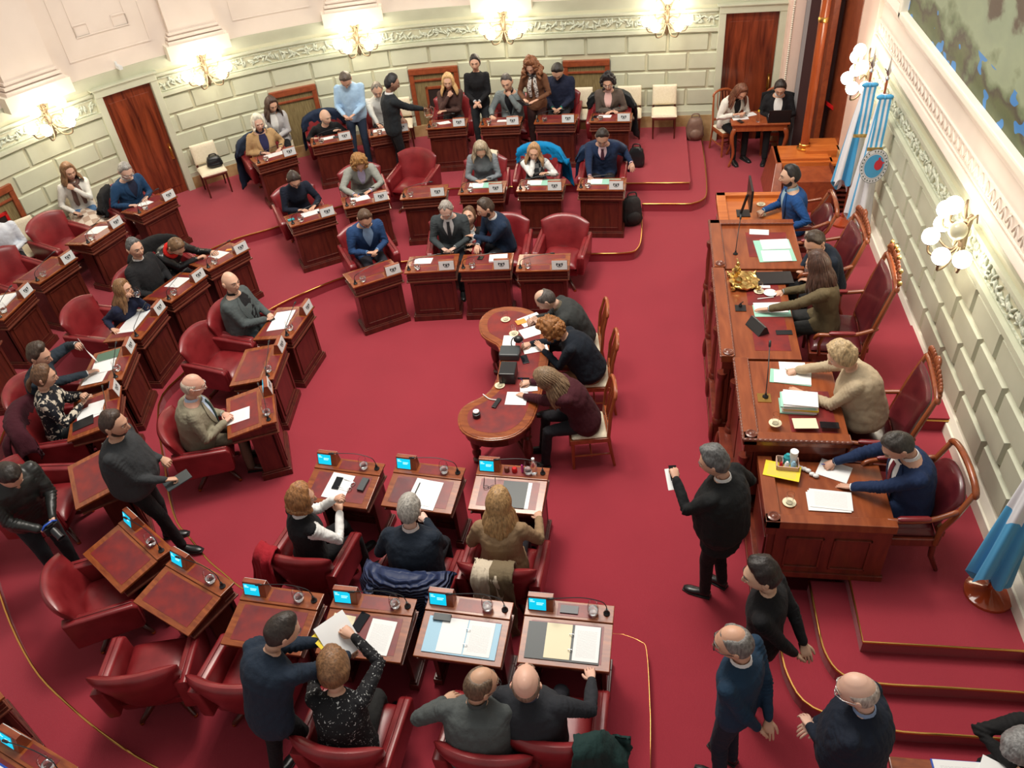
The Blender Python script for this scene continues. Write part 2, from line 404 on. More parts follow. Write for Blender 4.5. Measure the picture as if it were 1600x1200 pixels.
def gaps(s0, s1, z0, z1, holes):
    segs = [(s0, s1)]
    for a, b, c, d in holes:
        if d <= z0+.01 or c >= z1-.01: continue
        out = []
        for x, y in segs:
            if b <= x or a >= y: out.append((x, y)); continue
            if a > x: out.append((x, a))
            if b < y: out.append((b, y))
        segs = out
    return segs
DR = (s_of_x(2.28), s_of_x(1.37))                       # right door
DLs = (s_of_p(-8.57, 13.22), s_of_p(-9.11, 12.57))      # left door
holes = [(DR[0]-.1, DR[1]+.1, 0, 2.47), (DLs[0]-.1, DLs[1]+.1, 0, 2.47)]
REG = [(s_of_x(-.70), s_of_x(-1.58)), (s_of_x(-3.62), s_of_x(-4.58)), (s_of_p(-6.25, 14.87), s_of_p(-7.03, 14.45)), (s_of_p(-10.09, 10.86), s_of_p(-10.42, 9.98))]
regh = [(a, b, .3, 1.63) for a, b in REG]
w0 = MB(); band(w0, 0, SMAX, 0, 2.70, 0, back=-.25); struct(w0.obj('wall_back', M['green_joint'], smooth=30))
mb = MB()
for a, b in gaps(0, SMAX, 0, .5, holes): band(mb, a, b, 0, .52, .07)
struct(mb.obj('baseboard_back', M['marble'], smooth=30))
mb = MB()
for a, b in gaps(0, SMAX, .5, .7, holes+regh): band(mb, a, b, .52, .60, .06); band(mb, a, b, .60, .70, .045, .02)
for a, b in gaps(0, SMAX, 2.03, 2.12, holes): band(mb, a, b, 2.035, 2.06, .03, .06); band(mb, a, b, 2.06, 2.12, .075)
for a, b in gaps(0, SMAX, 2.37, 2.46, holes): band(mb, a, b, 2.375, 2.40, .02, .04); band(mb, a, b, 2.40, 2.44, .05)
band(mb, 0, SMAX, 2.50, 2.70, .0, .05)
struct(mb.obj('trim_8', M['green_wall'], smooth=30))
JOINT = s_of_x(float(aty(790, 60, WY)[0]))
mb = MB()
def block(mb, a, b, z0, z1, wpf, e=.022, h=.032):
    if b-a < .08: return
    n = max(2, int((b-a)/.2)+1); S0 = np.linspace(a, b, n); S1 = np.linspace(a+e, b-e, n); rings = []
    for sa, sb in zip(S0, S1):
        r = []
        for s, z, o in ((sa, z0, -.01), (sb, z0+e, h), (sb, z1-e, h), (sa, z1, -.01)):
            p, _ = wpf(s, o); r.append((p[0], p[1], z))
        rings.append(r)
    mb.loft(rings)
PITCH = .75
for r in range(4):
    z1 = 2.025-r*.335; z0 = z1-.31; k = -12
    while True:
        a = JOINT+(k+(.5 if r % 2 else 0))*PITCH; k += 1
        if a > SMAX: break
        if a+PITCH < 0: continue
        for x, y in gaps(max(a, 0)+.014, min(a+PITCH, SMAX)-.014, z0, z1, holes+regh): block(mb, x, y, z0, z1, wp)
struct(mb.obj('wall_back_blocks', M['green_wall']))
def frieze(mb, S, wpf, z0=2.145, z1=2.355):
    zc = (z0+z1)/2; h = (z1-z0)/2; rnd = random.Random(3)
    for i, s in enumerate(S):
        p, nn = wpf(s, .012); t = np.array([-nn[1], nn[0]])
        for q in range(3):
            ang = rnd.uniform(-1, 1)+(.9 if (i+q) % 2 else -.9); dz = rnd.uniform(-.5, .5)*h; ds = rnd.uniform(-.05, .05)
            A = np.array([[t[0], 0, nn[0]], [t[1], 0, nn[1]], [0, 1, 0]])@np.array([[math.cos(ang), -math.sin(ang), 0], [math.sin(ang), math.cos(ang), 0], [0, 0, 1]])
            mb.ball((0, 0, 0), (.062, .02, .02), 6, 4, 0, (A, (p[0]+t[0]*ds, p[1]+t[1]*ds, zc+dz)))
mb = MB(); S = []
for a, b in gaps(.15, SMAX, 2.15, 2.35, [(h[0]-.06, h[1]+.06, h[2], h[3]) for h in holes]):
    S += list(np.arange(a, b, .085))
    band(mb, a, b, 2.135, 2.15, .02); band(mb, a, b, 2.345, 2.36, .02)
frieze(mb, S, wp); struct(mb.obj('trim_9', M['green_relief'], smooth=60))
# upper pink wall, its mouldings and pilaster feet
mb = MB(); band(mb, 0, SMAX, 2.70, 6.4, .03, back=-.25); struct(mb.obj('wall_back_upper', M['pink_wall'], smooth=30))
SC_S = []
for u, v in [(1041, 44), (789, 56), (561, 78), (326, 128), (87, 217)]:
    lo = min(np.arange(0, SMAX, .01), key=lambda s: np.linalg.norm((lambda q: np.array([CX+F_PX*q[0]/q[2], CY+F_PX*q[1]/q[2]]))(RCAM.T@(np.array([*wp(s, .08)[0], 2.1])-CAM))-np.array([u, v])))
    SC_S.append(float(lo))
mb = MB(); mw = MB(); ml = MB()
for s in SC_S[1:]+[SC_S[-1]+(SC_S[-1]-SC_S[-2])]:
    band(mb, s-.42, s+.42, 2.86, 6.4, .16)
    for z0, z1, o, w_ in ((2.86, 2.92, .22, .50), (2.94, 2.99, .20, .48), (3.01, 3.05, .18, .45)): band(mb, s-w_, s+w_, z0, z1, o)
    band(mw, s-.56, s+.56, 2.62, 2.86, .24)
def groove(mb, a, b, z0, z1):
    for q in ((a, b, z0, z0+.02), (a, b, z1-.02, z1), (a, a+.02, z0, z1), (b-.02, b, z0, z1)): band(mb, q[0], q[1], q[2], q[3], .042)
prev = 0
for s in sorted(SC_S[1:]+[SC_S[-1]+(SC_S[-1]-SC_S[-2])]):
    a, b = prev+.72, s-.72
    if prev and b-a > .4:
        groove(ml, a, b, 2.98, 4.9); groove(ml, a+.25, b-.25, 3.3, 4.6); groove(ml, a+.25, a+.5, 3.3, 3.5); groove(ml, b-.5, b-.25, 3.3, 3.5)
    prev = s
struct(mb.obj('trim_10', M['pink_wall'], smooth=30)); struct(mw.obj('trim_11', M['white_plaster'], smooth=30)); struct(ml.obj('trim_12', M['pink_wall'], smooth=30))
# doors of the back wall
def wall_door(name, s0, s1, flip):
    mb = MB(); band(mb, s0, s1, 0.0, 2.35, .015, back=-.01); d = struct(mb.obj(name, M['door_wood']))
    f = MB()
    for q in ((s0-.13, s0-.005, 0, 2.47), (s1+.005, s1+.13, 0, 2.47)): band(f, q[0], q[1], q[2], q[3], .09)
    band(f, s0-.13, s1+.13, 2.355, 2.48, .1); band(f, s0-.17, s1+.17, 2.48, 2.51, .13)
    f.obj('door_frame', M['green_wall'], d, bevel=.01)
    wd = s1-s0
    for z0, z1 in ((.45, 2.2),):
        for a, b in ((s0+.07, s0+wd*.46), (s0+wd*.54, s1-.07)):
            p = MB(); band(p, a, b, z0, z1, .028, back=0); p.obj('door_panel', M['door_wood'], d, bevel=.008)
    sh = s0+.06 if flip else s1-.06
    h = MB(); band(h, sh-.025, sh+.025, .95, 1.25, .035, back=0.01); q, nn = wp(sh, .05); h.tube([(q[0], q[1], 1.2), (q[0]+nn[0]*.03, q[1]+nn[1]*.03, 1.16), (q[0]+nn[0]*.03, q[1]+nn[1]*.03, 1.02), (q[0], q[1], .99)], .01, 6)
    h.obj('door_handle', M['brass'], d, smooth=60)
wall_door('door_1', DR[0], DR[1], True); wall_door('door_2', DLs[0], DLs[1], True)
# wood-framed grille recesses low in the wall
for i, ((a, b), lab, niche) in enumerate(zip(REG, ['wooden framed wall recess with olive cloth behind the curly haired person in grey blazer', 'wooden framed wall recess holding a fire extinguisher behind the blonde woman',
        'wooden framed olive cloth wall recess beside the long haired woman in light blazer', 'wooden framed wall recess at the far left edge with red niche'], [0, 1, 0, 1])):
    p, nn = wp((a+b)/2, 0); t = thing('wall_grille', lab, 'wall recess', (p[0], p[1], .3), math.atan2(nn[1], nn[0])+math.pi/2, 'framed recesses along the curved wall')
    hw = (b-a)/2; f = MB()
    f.box(-hw, -hw+.09, -.06, .03, 0, 1.32); f.box(hw-.09, hw, -.06, .03, 0, 1.32); f.box(-hw, hw, -.07, .03, 1.22, 1.33); f.box(-hw+.05, hw-.05, -.05, .03, 1.08, 1.12)
    f.obj('frame', M['frame_wood'], t, bevel=.01)
    g = MB(); g.box(-hw+.05, hw-.05, -.02, .02, 0.02, 1.25); g.obj('grille_cloth', M['olive'], t)
    if niche:
        n_ = MB(); n_.box(-.16, .16, -.035, -.015, .25, .92); n_.obj('niche', M['dark'], t)
        r_ = MB()
        for q in ((-.2, -.15, .2, .97), (.15, .2, .2, .97), (-.2, .2, .92, .97)): r_.box(q[0], q[1], -.05, -.01, q[2], q[3])
        r_.obj('niche_frame', M['red_paint'] if i == 3 else M['frame_wood'], t, bevel=.005)
        if True:
            e = thing('fire_extinguisher', 'red fire extinguisher in the wall recess '+('behind the blonde woman' if i == 1 else 'at the far left edge'), 'fire extinguisher', (p[0]+nn[0]*.12, p[1]+nn[1]*.12, .55), t.rotation_euler[2])
            c = MB(); c.lathe([(.05, 0), (.055, .02), (.055, .3), (.03, .35), (.02, .37)], 14); c.obj('cylinder', M['red_paint'], e, smooth=50)
            c = MB(); c.box(-.02, .02, -.05, .03, .37, .39); c.tube([(0, -.05, .38), (.06, -.06, .3), (.065, -.05, .12)], .008, 6); c.obj('valve_hose', M['rubber'], e, smooth=50)

# right end: pilaster, dark doorway, pink pilaster of the right wall
mb = MB(); mb.box(2.40, 2.66, 15.30, 15.75, .5, 6.4); mb.box(2.36, 2.70, 15.26, 15.75, .5, .6); struct(mb.obj('wall_corner_pilaster', M['pink_deep'], bevel=.012))
mb = MB(); mb.box(2.37, 2.69, 15.26, 15.76, 0, .52); struct(mb.obj('baseboard_corner', M['marble'], bevel=.01))
mb = MB()
for i in range(150): mb.ball((2.46, 15.285, .7+i*.035), (.02, .015, .016), 6, 4)
struct(mb.obj('trim_13', M['white_plaster'], smooth=80))
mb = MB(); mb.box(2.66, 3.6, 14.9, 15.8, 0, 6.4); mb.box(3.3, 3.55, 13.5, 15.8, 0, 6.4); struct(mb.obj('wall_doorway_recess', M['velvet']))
mb = MB(); mb.box(2.98, 3.08, 14.62, 14.9, 0, 6.2); mb.box(3.2, 3.3, 13.66, 14.9, 0, 6.2); struct(mb.obj('door_3', M['frame_wood'], bevel=.01))
mb = MB(); mb.prism([(3.12, 14.7), (3.28, 14.2), (3.28, 14.3), (3.12, 14.8)], 1.0, 1.05, 2)
h = mb.obj('door_push_bar', M['red_paint']); h.parent = bpy.data.objects['door_3']
mb = MB(); mb.box(3.2, 3.56, 12.75, 13.62, .5, 6.4); struct(mb.obj('wall_right_pilaster', M['pink_deep'], bevel=.012))
mb = MB(); mb.box(3.16, 3.56, 12.7, 13.66, 0, .72); struct(mb.obj('baseboard_right_pilaster', M['marble'], bevel=.012))

# right wall
def wq(s, off=0.): return np.array([3.32-off, s]), np.array([-1., 0.])
mb = MB(); mb.box(3.32, 3.6, 1.0, 12.8, 0, 2.7); struct(mb.obj('wall_right', M['green_joint']))
mb = MB()
def rband(mb, z0, z1, o0, o1=None, y0=1.0, y1=12.76, back=-.02):
    o1 = o0 if o1 is None else o1
    mb.prism([(3.32-back, z0), (3.32-o0, z0), (3.32-o1, z1), (3.32-back, z1)], y0, y1, 1)
MBr = MB(); rband(MBr, .40, .58, .10, .09); rband(MBr, .58, .66, .07, .03); struct(MBr.obj('baseboard_right', M['white_plaster'], bevel=.008))
mb = MB(); rband(mb, 2.035, 2.06, .03, .06); rband(mb, 2.06, 2.12, .075); rband(mb, 2.375, 2.40, .02, .04); rband(mb, 2.40, 2.44, .05); rband(mb, 2.5, 2.62, .0, .04)
struct(mb.obj('trim_14', M['green_wall']))
mb = MB()
for r in range(4):
    z1 = 2.025-r*.335; z0 = z1-.31; a = 1.0+(.375 if r % 2 else 0)+.28
    while a < 12.7:
        block(mb, a+.014, min(a+.75, 12.74)-.014, z0, z1, wq, .03, .045); a += .75
struct(mb.obj('wall_right_blocks', M['green_wall']))
mb = MB(); rband(mb, 2.135, 2.15, .02); rband(mb, 2.345, 2.36, .02); frieze(mb, list(np.arange(1.2, 12.7, .085)), wq); struct(mb.obj('trim_15', M['green_relief'], smooth=60))
mb = MB(); rband(mb, 2.62, 2.70, .04, .12, y1=12.9); rband(mb, 2.70, 2.78, .12, .10, y1=12.9); rband(mb, 2.78, 3.26, .07, .05, y1=12.9); rband(mb, 3.26, 3.34, .1, .12, y1=12.9)
rband(mb, 3.34, 6.4, -.01, -.01, y0=11.66, y1=12.9, back=-.2); struct(mb.obj('wall_right_upper', M['pink_wall'], bevel=.012))
mb = MB(); rnd = random.Random(8)                       # carved leaf band under the mural
y = 1.1
while y < 12.7:
    p, nn = wq(y, .07); t = np.array([0, 1.])
    for q, an in ((-.05, .9), (.05, -.9), (0, 1.57)):
        A = np.array([[0, 0, -1], [1, 0, 0], [0, 1, 0]])@np.array([[math.cos(an), -math.sin(an), 0], [math.sin(an), math.cos(an), 0], [0, 0, 1]])
        mb.ball((0, 0, 0), (.075, .012, .014), 6, 4, 0, (A, (p[0], p[1]+q, 2.9)))
    y += .17
rband(mb, 2.80, 2.815, .085); rband(mb, 2.985, 3.0, .085); struct(mb.obj('trim_16', M['pink_wall'], smooth=80))
# big mural in its moulded frame: a plain stand-in of grass, flowers and dark ground
mm = mat('mural_paint', (.2, .25, .15), .5); n, l, b = nodes(mm)
tc = n.new('ShaderNodeTexCoord'); sp = n.new('ShaderNodeSeparateXYZ'); l.new(tc.outputs['Object'], sp.inputs[0])
mp = n.new('ShaderNodeMapping'); mp.inputs['Scale'].default_value = (1, .7, 1.3); l.new(tc.outputs['Object'], mp.inputs[0])
no = n.new('ShaderNodeTexNoise'); no.inputs['Scale'].default_value = 2.6; no.inputs['Detail'].default_value = 7; l.new(mp.outputs[0], no.inputs['Vector'])
ad = n.new('ShaderNodeMath'); ad.operation = 'MULTIPLY_ADD'; ad.inputs[1].default_value = .62; l.new(no.outputs[0], ad.inputs[0])
sc_ = n.new('ShaderNodeMath'); sc_.operation = 'MULTIPLY'; sc_.inputs[1].default_value = .5; l.new(sp.outputs[2], sc_.inputs[0]); l.new(sc_.outputs[0], ad.inputs[2])
r = n.new('ShaderNodeValToRGB'); cr = r.color_ramp
for i, (p_, c_) in enumerate([(.2, (.04, .06, .025)), (.38, (.10, .12, .05)), (.45, (.06, .045, .035)), (.50, (.13, .17, .09)), (.58, (.26, .31, .2)), (.74, (.22, .27, .18)), (.80, (.075, .05, .035))]):
    e = cr.elements[i] if i < 2 else cr.elements.new(min(p_, 1)); e.position = min(p_, 1); e.color = (*c_, 1)
l.new(ad.outputs[0], r.inputs[0])
vo = n.new('ShaderNodeTexNoise'); vo.inputs['Scale'].default_value = 4.5; vo.inputs['Detail'].default_value = 1; l.new(mp.outputs[0], vo.inputs['Vector'])
g1 = n.new('ShaderNodeMath'); g1.operation = 'GREATER_THAN'; g1.inputs[1].default_value = .63; l.new(vo.outputs[0], g1.inputs[0])
g2 = n.new('ShaderNodeMath'); g2.operation = 'LESS_THAN'; g2.inputs[1].default_value = .45; l.new(sp.outputs[2], g2.inputs[0])
g3 = n.new('ShaderNodeMath'); g3.operation = 'MULTIPLY'; l.new(g1.outputs[0], g3.inputs[0]); l.new(g2.outputs[0], g3.inputs[1])
mx = n.new('ShaderNodeMixRGB'); mx.inputs[2].default_value = (.04, .2, .5, 1); l.new(g3.outputs[0], mx.inputs[0]); l.new(r.outputs[0], mx.inputs[1])
l.new(mx.outputs[0], b.inputs['Base Color'])
mu = thing('mural', 'large painting of grass and flowers in a pale frame on the right wall', 'painting', (3.28, 6.4, 3.34))
mb = MB(); mb.box(0, .06, -5.2, 5.2, .05, 3.0); mb.obj('canvas', mm, mu)
mb = MB(); mb.box(-.09, .06, -5.3, 5.3, -.02, .07); mb.box(-.09, .06, 5.2, 5.32, -.02, 3.05); mb.obj('picture_frame', M['white_plaster'], mu, bevel=.02)
def limb(name, P, R, c):
    q = MB(); q.tube(P, R, 8, flat=.25, up=(1, 0, 0)); q.obj(name, mat('paint_'+name, c, .5), mu, smooth=60)
# trees and fence-like uprights painted far up the canvas
for i, (yy, zz, h_, c_) in enumerate([(3.1, .95, 1.2, (.09, .05, .035)), (1.5, 1.05, 1.4, (.16, .09, .06)), (.55, .8, 1.4, (.35, .22, .14)), (2.3, 1.2, 1.2, (.02, .05, .18))]):
    limb('painted_upright', [(-.004, yy, zz), (-.004, yy-.08, zz+h_*.5), (-.004, yy-.02, zz+h_)], [.09, .12, .2], c_)

# ------------------------------------------------------------------ wall sconces
def sconce(lab, loc, ang, lit, energy=24):
    t = thing('wall_sconce', lab, 'wall lamp', loc, ang, 'bronze globe sconces around the hall')
    mb = MB()                                   # local: -y is into the room
    mb.tube([(0, -.02, -.16), (0, -.05, -.05), (0, -.07, .12), (0, -.05, .32)], [.02, .035, .045, .03], 10)
    mb.lathe([(.01, -.24), (.03, -.2), (.05, -.17), (.03, -.12), (.04, -.1)], 10, c=(0, -.03, 0))
    for i in range(9):
        a = i*.7; mb.ball((.05*math.cos(a), -.07+.03*math.sin(a), -.1+i*.05), (.035, .02, .02), 6, 4)
    arms = []
    for j, (dx, dz, dy) in enumerate([(-.36, .0, -.16), (-.2, -.06, -.3), (.2, -.06, -.3), (.36, .0, -.16), (-.22, .24, -.22), (.22, .24, -.22), (0, .4, -.24)]):
        e = np.array([dx, dy, dz]); arms.append(e)
        mb.tube(catmull([(0, -.06, .02), (dx*.35, dy*.5-.02, dz-.12 if dz < .3 else .22), (dx*.85, dy*.95, dz-.13), (dx, dy, dz-.05)], 4), .013, 6)
        mb.lathe([(.008, -.06), (.035, -.045), (.04, -.03), (.02, -.02)], 8, c=tuple(e))
    for sx in (-1, 1): mb.tube([(sx*.02, -.06, .2), (sx*.09, -.08, .34), (sx*.16, -.06, .42), (sx*.2, -.06, .36)], [.02, .018, .012, .008], 6)
    mb.obj('scroll_arms', M['bronze'], t, smooth=70)
    for j, e in enumerate(arms):
        g = MB(); g.ball(tuple(e+np.array([0, 0, .05])), (.088, .088, .092), 14, 9)
        g.obj('globe', M['bulb'] if j in lit else M['globe_off'], t, smooth=180)
    l = bpy.data.lights.new('sconce_light', 'POINT'); l.energy = energy; l.color = (1, .85, .6); l.shadow_soft_size = .25
    o = bpy.data.objects.new('sconce_light', l); COL.objects.link(o); o.parent = t; o.location = (0, -.42, .1)
    return t
names = ['bronze sconce with glowing globes beside the right-hand dark door', 'glowing bronze sconce above the woman in a black sweater', 'glowing bronze sconce above the man in light blue sweater',
         'glowing bronze sconce right of the left-hand dark door', 'glowing bronze sconce left of the left-hand dark door']
for s, nm in zip(SC_S, names):
    p, nn = wp(s, .07); sconce(nm, (p[0], p[1], 2.27), math.atan2(nn[1], nn[0])+math.pi/2, (0, 1, 2, 3, 4, 5, 6))
sconce('glowing bronze sconce above the hanging flags on the right wall', (3.2, 12.35, 2.25), -math.pi/2, (0, 1, 2, 3, 4, 5, 6))
sconce('large bronze sconce with glowing globes on the right wall below the mural', (3.25, 7.75, 2.25), -math.pi/2, (0, 1, 2, 3, 4, 6))
# small fixtures on the back wall
p, nn = wp(s_of_p(*[float(q) for q in (wp(SC_S[3])[0]+wp(SC_S[4])[0])/2]), .05)
q = MB(); A = rz(math.atan2(nn[1], nn[0])+math.pi/2); q.box(-.03, .03, -.2, -.02, 0, .06, xf=(A, (p[0], p[1], 2.72))); q.box(-.015, .015, -.03, .05, .02, .1, xf=(A, (p[0], p[1], 2.72)))
tag(q.obj('security_camera', M['plate'], bevel=.006), 'small pale security camera above the left-hand dark door', 'camera')
# ================================================================== FURNITURE
DARKS = 0
# ---- senator's desk: local +y is the front (away from the sitter), +x the sitter's right
DW, DD = .36, .28
def build_desk(loc, rot, label, group, seatside_papers=True):
    t = thing('desk', label, 'desk', loc, rot, group)
    mb = MB()                                                     # lower carcass: front board, two side boards
    mb.box(-.325, .325, .17, .23, .0, .68); mb.box(-.325, -.285, -.06, .2, .0, .68); mb.box(.285, .325, -.06, .2, .0, .68)
    for x0, x1, z0, z1 in ((-.27, .27, .16, .18), (-.27, .27, .60, .615), (-.27, -.255, .16, .615), (.255, .27, .16, .615)): mb.box(x0, x1, .228, .242, z0, z1)
    mb.obj('carcass', M['mahogany'], t, bevel=.004)
    mb = MB(); mb.box(-.355, .355, .15, .26, 0, .085); mb.box(-.34, .34, .16, .247, .085, .105)
    for sx in (-1, 1): mb.box(min(sx*.355, sx*.27), max(sx*.355, sx*.27), -.09, .15, 0, .085); mb.box(min(sx*.34, sx*.28), max(sx*.34, sx*.28), -.075, .16, .085, .105)
    mb.obj('plinth', M['mahogany'], t, bevel=.006)
    mb = MB()                                                     # box under the lid
    mb.prism([(-.25, .68), (.255, .68), (.255, .83), (.12, .83), (-.25, .76)], -.345, .345, 0)
    mb.obj('lid_box', M['mahogany'], t, bevel=.004)
    mb = MB()
    for z0, z1, e in ((.672, .69, .018), (.72, .728, .006), (.775, .783, .006)):
        mb.box(-.345-e, .345+e, .25, .255+e, z0, z1)
        for sx in (-1, 1): mb.box(min(sx*.34, sx*(.345+e)), max(sx*.34, sx*(.345+e)), -.25 if z0 < .7 else .14, .25, z0, z1)
    mb.obj('moulding', M['mahogany_trim'], t, bevel=.003)
    mb = MB(); mb.box(-.37, .37, .115, .285, .83, .852); mb.prism([(-.285, .757), (.115, .815), (.115, .838), (-.285, .78)], -.37, .37, 0)
    mb.obj('lid', M['desk_wood'], t, bevel=.005)
    mb = MB(); mb.prism([(-.235, .7884), (.085, .8348), (.085, .8358), (-.235, .7894)], -.30, .30, 0)
    mb.box(-.1, .2, .14, .262, .852, .8535); mb.obj('leather_inlay', M['inlay'], t)
    # display block with screen towards the sitter and white plate to the front
    mb = MB(); mb.prism([(.165, .852), (.275, .852), (.25, .99), (.205, .99)], -.345, -.13, 0); d = mb.obj('display_block', M['frame_wood'], t, bevel=.004)
    A = np.array([[1, 0, 0], [0, 0, 0], [0, 0, 1]])
    mb = MB(); mb.add([(-.335, .1665+.007, .862), (-.19, .1735, .862), (-.19, .2045, .975), (-.335, .2045, .975)], [(0, 1, 2, 3)]); mb.v = [(x, y-.0075, z) for x, y, z in mb.v]; mb.obj('screen', M['cyan'], d)
    mb = MB()
    for k, (a, b_, zz) in enumerate([(-.325, -.3, .955), (-.325, -.285, .94), (-.27, -.21, .93), (-.27, -.22, .915)]):
        yy = .1735+(zz-.862)*.2743-.0085; mb.add([(a, yy-.001, zz), (b_, yy-.001, zz), (b_, yy+.002, zz+.008), (a, yy+.002, zz+.008)], [(0, 1, 2, 3)])
    mb.obj('screen_text', M['screen_white'], d)
    pl = MB(); f = lambda x, z, e: (x, .275-(z-.852)*.181+e, z)
    def quad(mb, x0, x1, z0, z1, e, mi=0): mb.add([f(x0, z0, e), f(x1, z0, e), f(x1, z1, e), f(x0, z1, e), f(x0, z0, e-.004), f(x1, z0, e-.004), f(x1, z1, e-.004), f(x0, z1, e-.004)], [(0, 1, 2, 3), (0, 4, 5, 1), (1, 5, 6, 2), (2, 6, 7, 3), (3, 7, 4, 0)], mi)
    quad(pl, -.343, -.132, .858, .984, .004)
    p_ = pl.obj('name_plate', M['plate'], d)
    cr = MB(); c0 = -.2375; zc = .925
    for k in range(9):                                            # small dark crest: wreath arc, shield, crown bar
        a0 = R_(200+k*140/9); a1 = R_(200+(k+1)*140/9-3)
        P = [(c0+r_*math.cos(a), zc+r_*.8*math.sin(a)) for r_, a in ((.030, a0), (.030, a1), (.040, a1), (.040, a0))]
        cr.add([f(x, z, .0055) for x, z in P], [(0, 1, 2, 3)])
    quad(cr, c0-.036, c0+.036, zc+.014, zc+.022, .0055); quad(cr, c0-.045, c0-.028, zc-.006, zc+.026, .0055); quad(cr, c0+.028, c0+.045, zc-.006, zc+.026, .0055)
    quad(cr, c0-.014, c0+.014, zc-.016, zc+.009, .0055); cr.obj('crest', M['ink'], d)
    mb = MB(); mb.lathe([(.028, 0), (.028, .012), (.018, .02), (.012, .05), (.012, .06)], 12, c=(.31, .2, .852))
    mb.tube(catmull([(.31, .2, .91), (.305, .2, .96), (.26, .21, 1.0), (.1, .2, 1.04), (-.12, .16, 1.05)], 4), .0042, 6)
    mb.tube([(-.12, .16, 1.05), (-.165, .155, 1.045)], .011, 8); mb.obj('microphone', M['black'], t, smooth=50)
    return t
# ---- red leather swivel armchair, faces +y
def pad(mb, fn, nu=14, nv=10, p=4):
    """closed cushion: fn(u, v) -> centre point, normal, half thickness; thickness fades at the rim"""
    F = np.zeros((nu+1, nv+1, 3)); B = np.zeros((nu+1, nv+1, 3))
    for i in range(nu+1):
        for j in range(nv+1):
            u = math.sin((i/nu-.5)*math.pi); v = math.sin((j/nv-.5)*math.pi)
            c, n_, h = fn(u, v); k = (max(0, 1-abs(u)**p)*max(0, 1-abs(v)**p))**.5
            F[i, j] = c+n_*h*k; B[i, j] = c-n_*h*k
    mb.grid(F); mb.grid(B)
def build_armchair(loc, rot, label, group):
    t = thing('swivel_armchair', label, 'armchair', loc, rot, group)
    mb = MB()
    def back(u, v):
        vv = (v+1)/2; wx = .285+.09*vv; x = wx*u
        top = .96-.085*abs(u)**2.6; z = .34+(top-.34)*vv
        y = -.25-.15*vv+.12*abs(u)**2.2
        n_ = _nn([-.45*u, 1, .22]); return np.array([x, y, z]), n_, .062
    pad(mb, back, 18, 12, 6); mb.obj('backrest', M['leather'], t, smooth=180)
    mb = MB()
    def seat(u, v): return np.array([.28*u, .02+.27*v, .425+.02*(1-u*u)*(1-v*v)]), np.array([0, 0, 1.]), .075
    pad(mb, seat, 12, 12, 6); mb.obj('seat', M['leather'], t, smooth=180)
    mb = MB(); mb.frus((-.28, .28, -.25, .24), (-.30, .30, -.27, .26), .27, .38); mb.obj('seat_base', M['leather'], t, bevel=.015, smooth=40)
    for sx in (-1, 1):
        mb = MB()
        pr = [(-.34, .33), (.24, .30), (.27, .34), (.285, .60), (.25, .635), (-.34, .70)]
        rings = []
        for k, (xa, dz) in enumerate([(.270, -.012), (.287, .0), (.365, .006), (.382, -.012)]):
            rings.append([(sx*(xa+(.02 if z > .5 else 0)), y*(1 if k in (1, 2) else .985), z+(dz if z > .5 else -dz)) for y, z in pr])
        mb.loft(rings if sx > 0 else rings[::-1]); mb.obj('armrest', M['leather'], t, smooth=50, bevel=.014)
        mb = MB(); mb.tube([(sx*.345, -.30, .706), (sx*.345, .24, .648), (sx*.345, .288, .60), (sx*.325, .272, .34)], .004, 5); mb.obj('piping', M['leather'], t, smooth=90)
    mb = MB(); mb.lathe([(.06, .14), (.045, .17), (.04, .22), (.07, .25), (.16, .27)], 14); mb.obj('swivel_column', M['mahogany'], t, smooth=40)
    for k in range(4):
        a = R_(45+90*k); A = rz(a); mb = MB()
        mb.tube([(.02, 0, .19), (.14, 0, .16), (.27, 0, .07), (.33, 0, .035)], [.035, .032, .026, .022], 8, flat=1.1, xf=(A, (0, 0, 0))); l_ = mb.obj('leg', M['mahogany'], t, smooth=60)
        mb = MB(); mb.lathe([(.012, .0), (.02, .008), (.02, .03), (.012, .04)], 8, c=(.335, 0, 0), xf=(A, (0, 0, 0))); mb.obj('caster', M['brass'], l_, smooth=50)
    return t
# glass: stemless tumbler on the desk
def build_glass(loc, label):
    t = thing('water_glass', label, 'glass', loc, 0, 'water glasses on the desks')
    mb = MB(); mb.lathe([(.022, 0), (.036, .005), (.047, .035), (.048, .08), (.038, .135), (.036, .135), (.0455, .08), (.0445, .037), (.033, .009), (.002, .008)], 18, cap=True)
    mb.obj('tumbler', M['glass'], t, smooth=60)
    mb = MB(); mb.lathe([(.001, .0085), (.032, .010), (.0438, .037), (.0452, .055), (.001, .055)], 16); mb.obj('water', M['water'], t, smooth=60)
    return t
PROTO = {}
def get(kind, builder, loc, rot, label, group=None):
    if kind not in PROTO: PROTO[kind] = builder(loc, rot, label, group); return PROTO[kind]
    return dup(PROTO[kind], loc, rot, label, group)
def desk_at(A, B, z, label, group):
    """A, B: the sitter's-left and sitter's-right ends of the front top edge, as seen in the photo"""
    a = at(*A, z+.852); b = at(*B, z+.852); d = _nn((b-a)[:2]); ctr = (a+b)[:2]/2; ny = np.array([-d[1], d[0]])
    o = ctr-ny*.285; return get('desk', build_desk, (o[0], o[1], z), math.atan2(d[1], d[0]), label, group)
def dl(t, x, y, z=0.): a = t.rotation_euler[2]; p = rz(a)@np.array([x, y, z])+np.array(t.location); return p
GL = [None]
def glass_on(t, label, x=.2, y=.19, z=.8535):
    p = dl(t, x, y, z)
    if GL[0] is None: GL[0] = build_glass(p, label); return GL[0]
    return dup(GL[0], p, random.random()*3, label)
SLOPE = math.atan2(.058, .4)
def lidz(y): return .852+.0016 if y > .115 else .7895+(y+.235)*.145
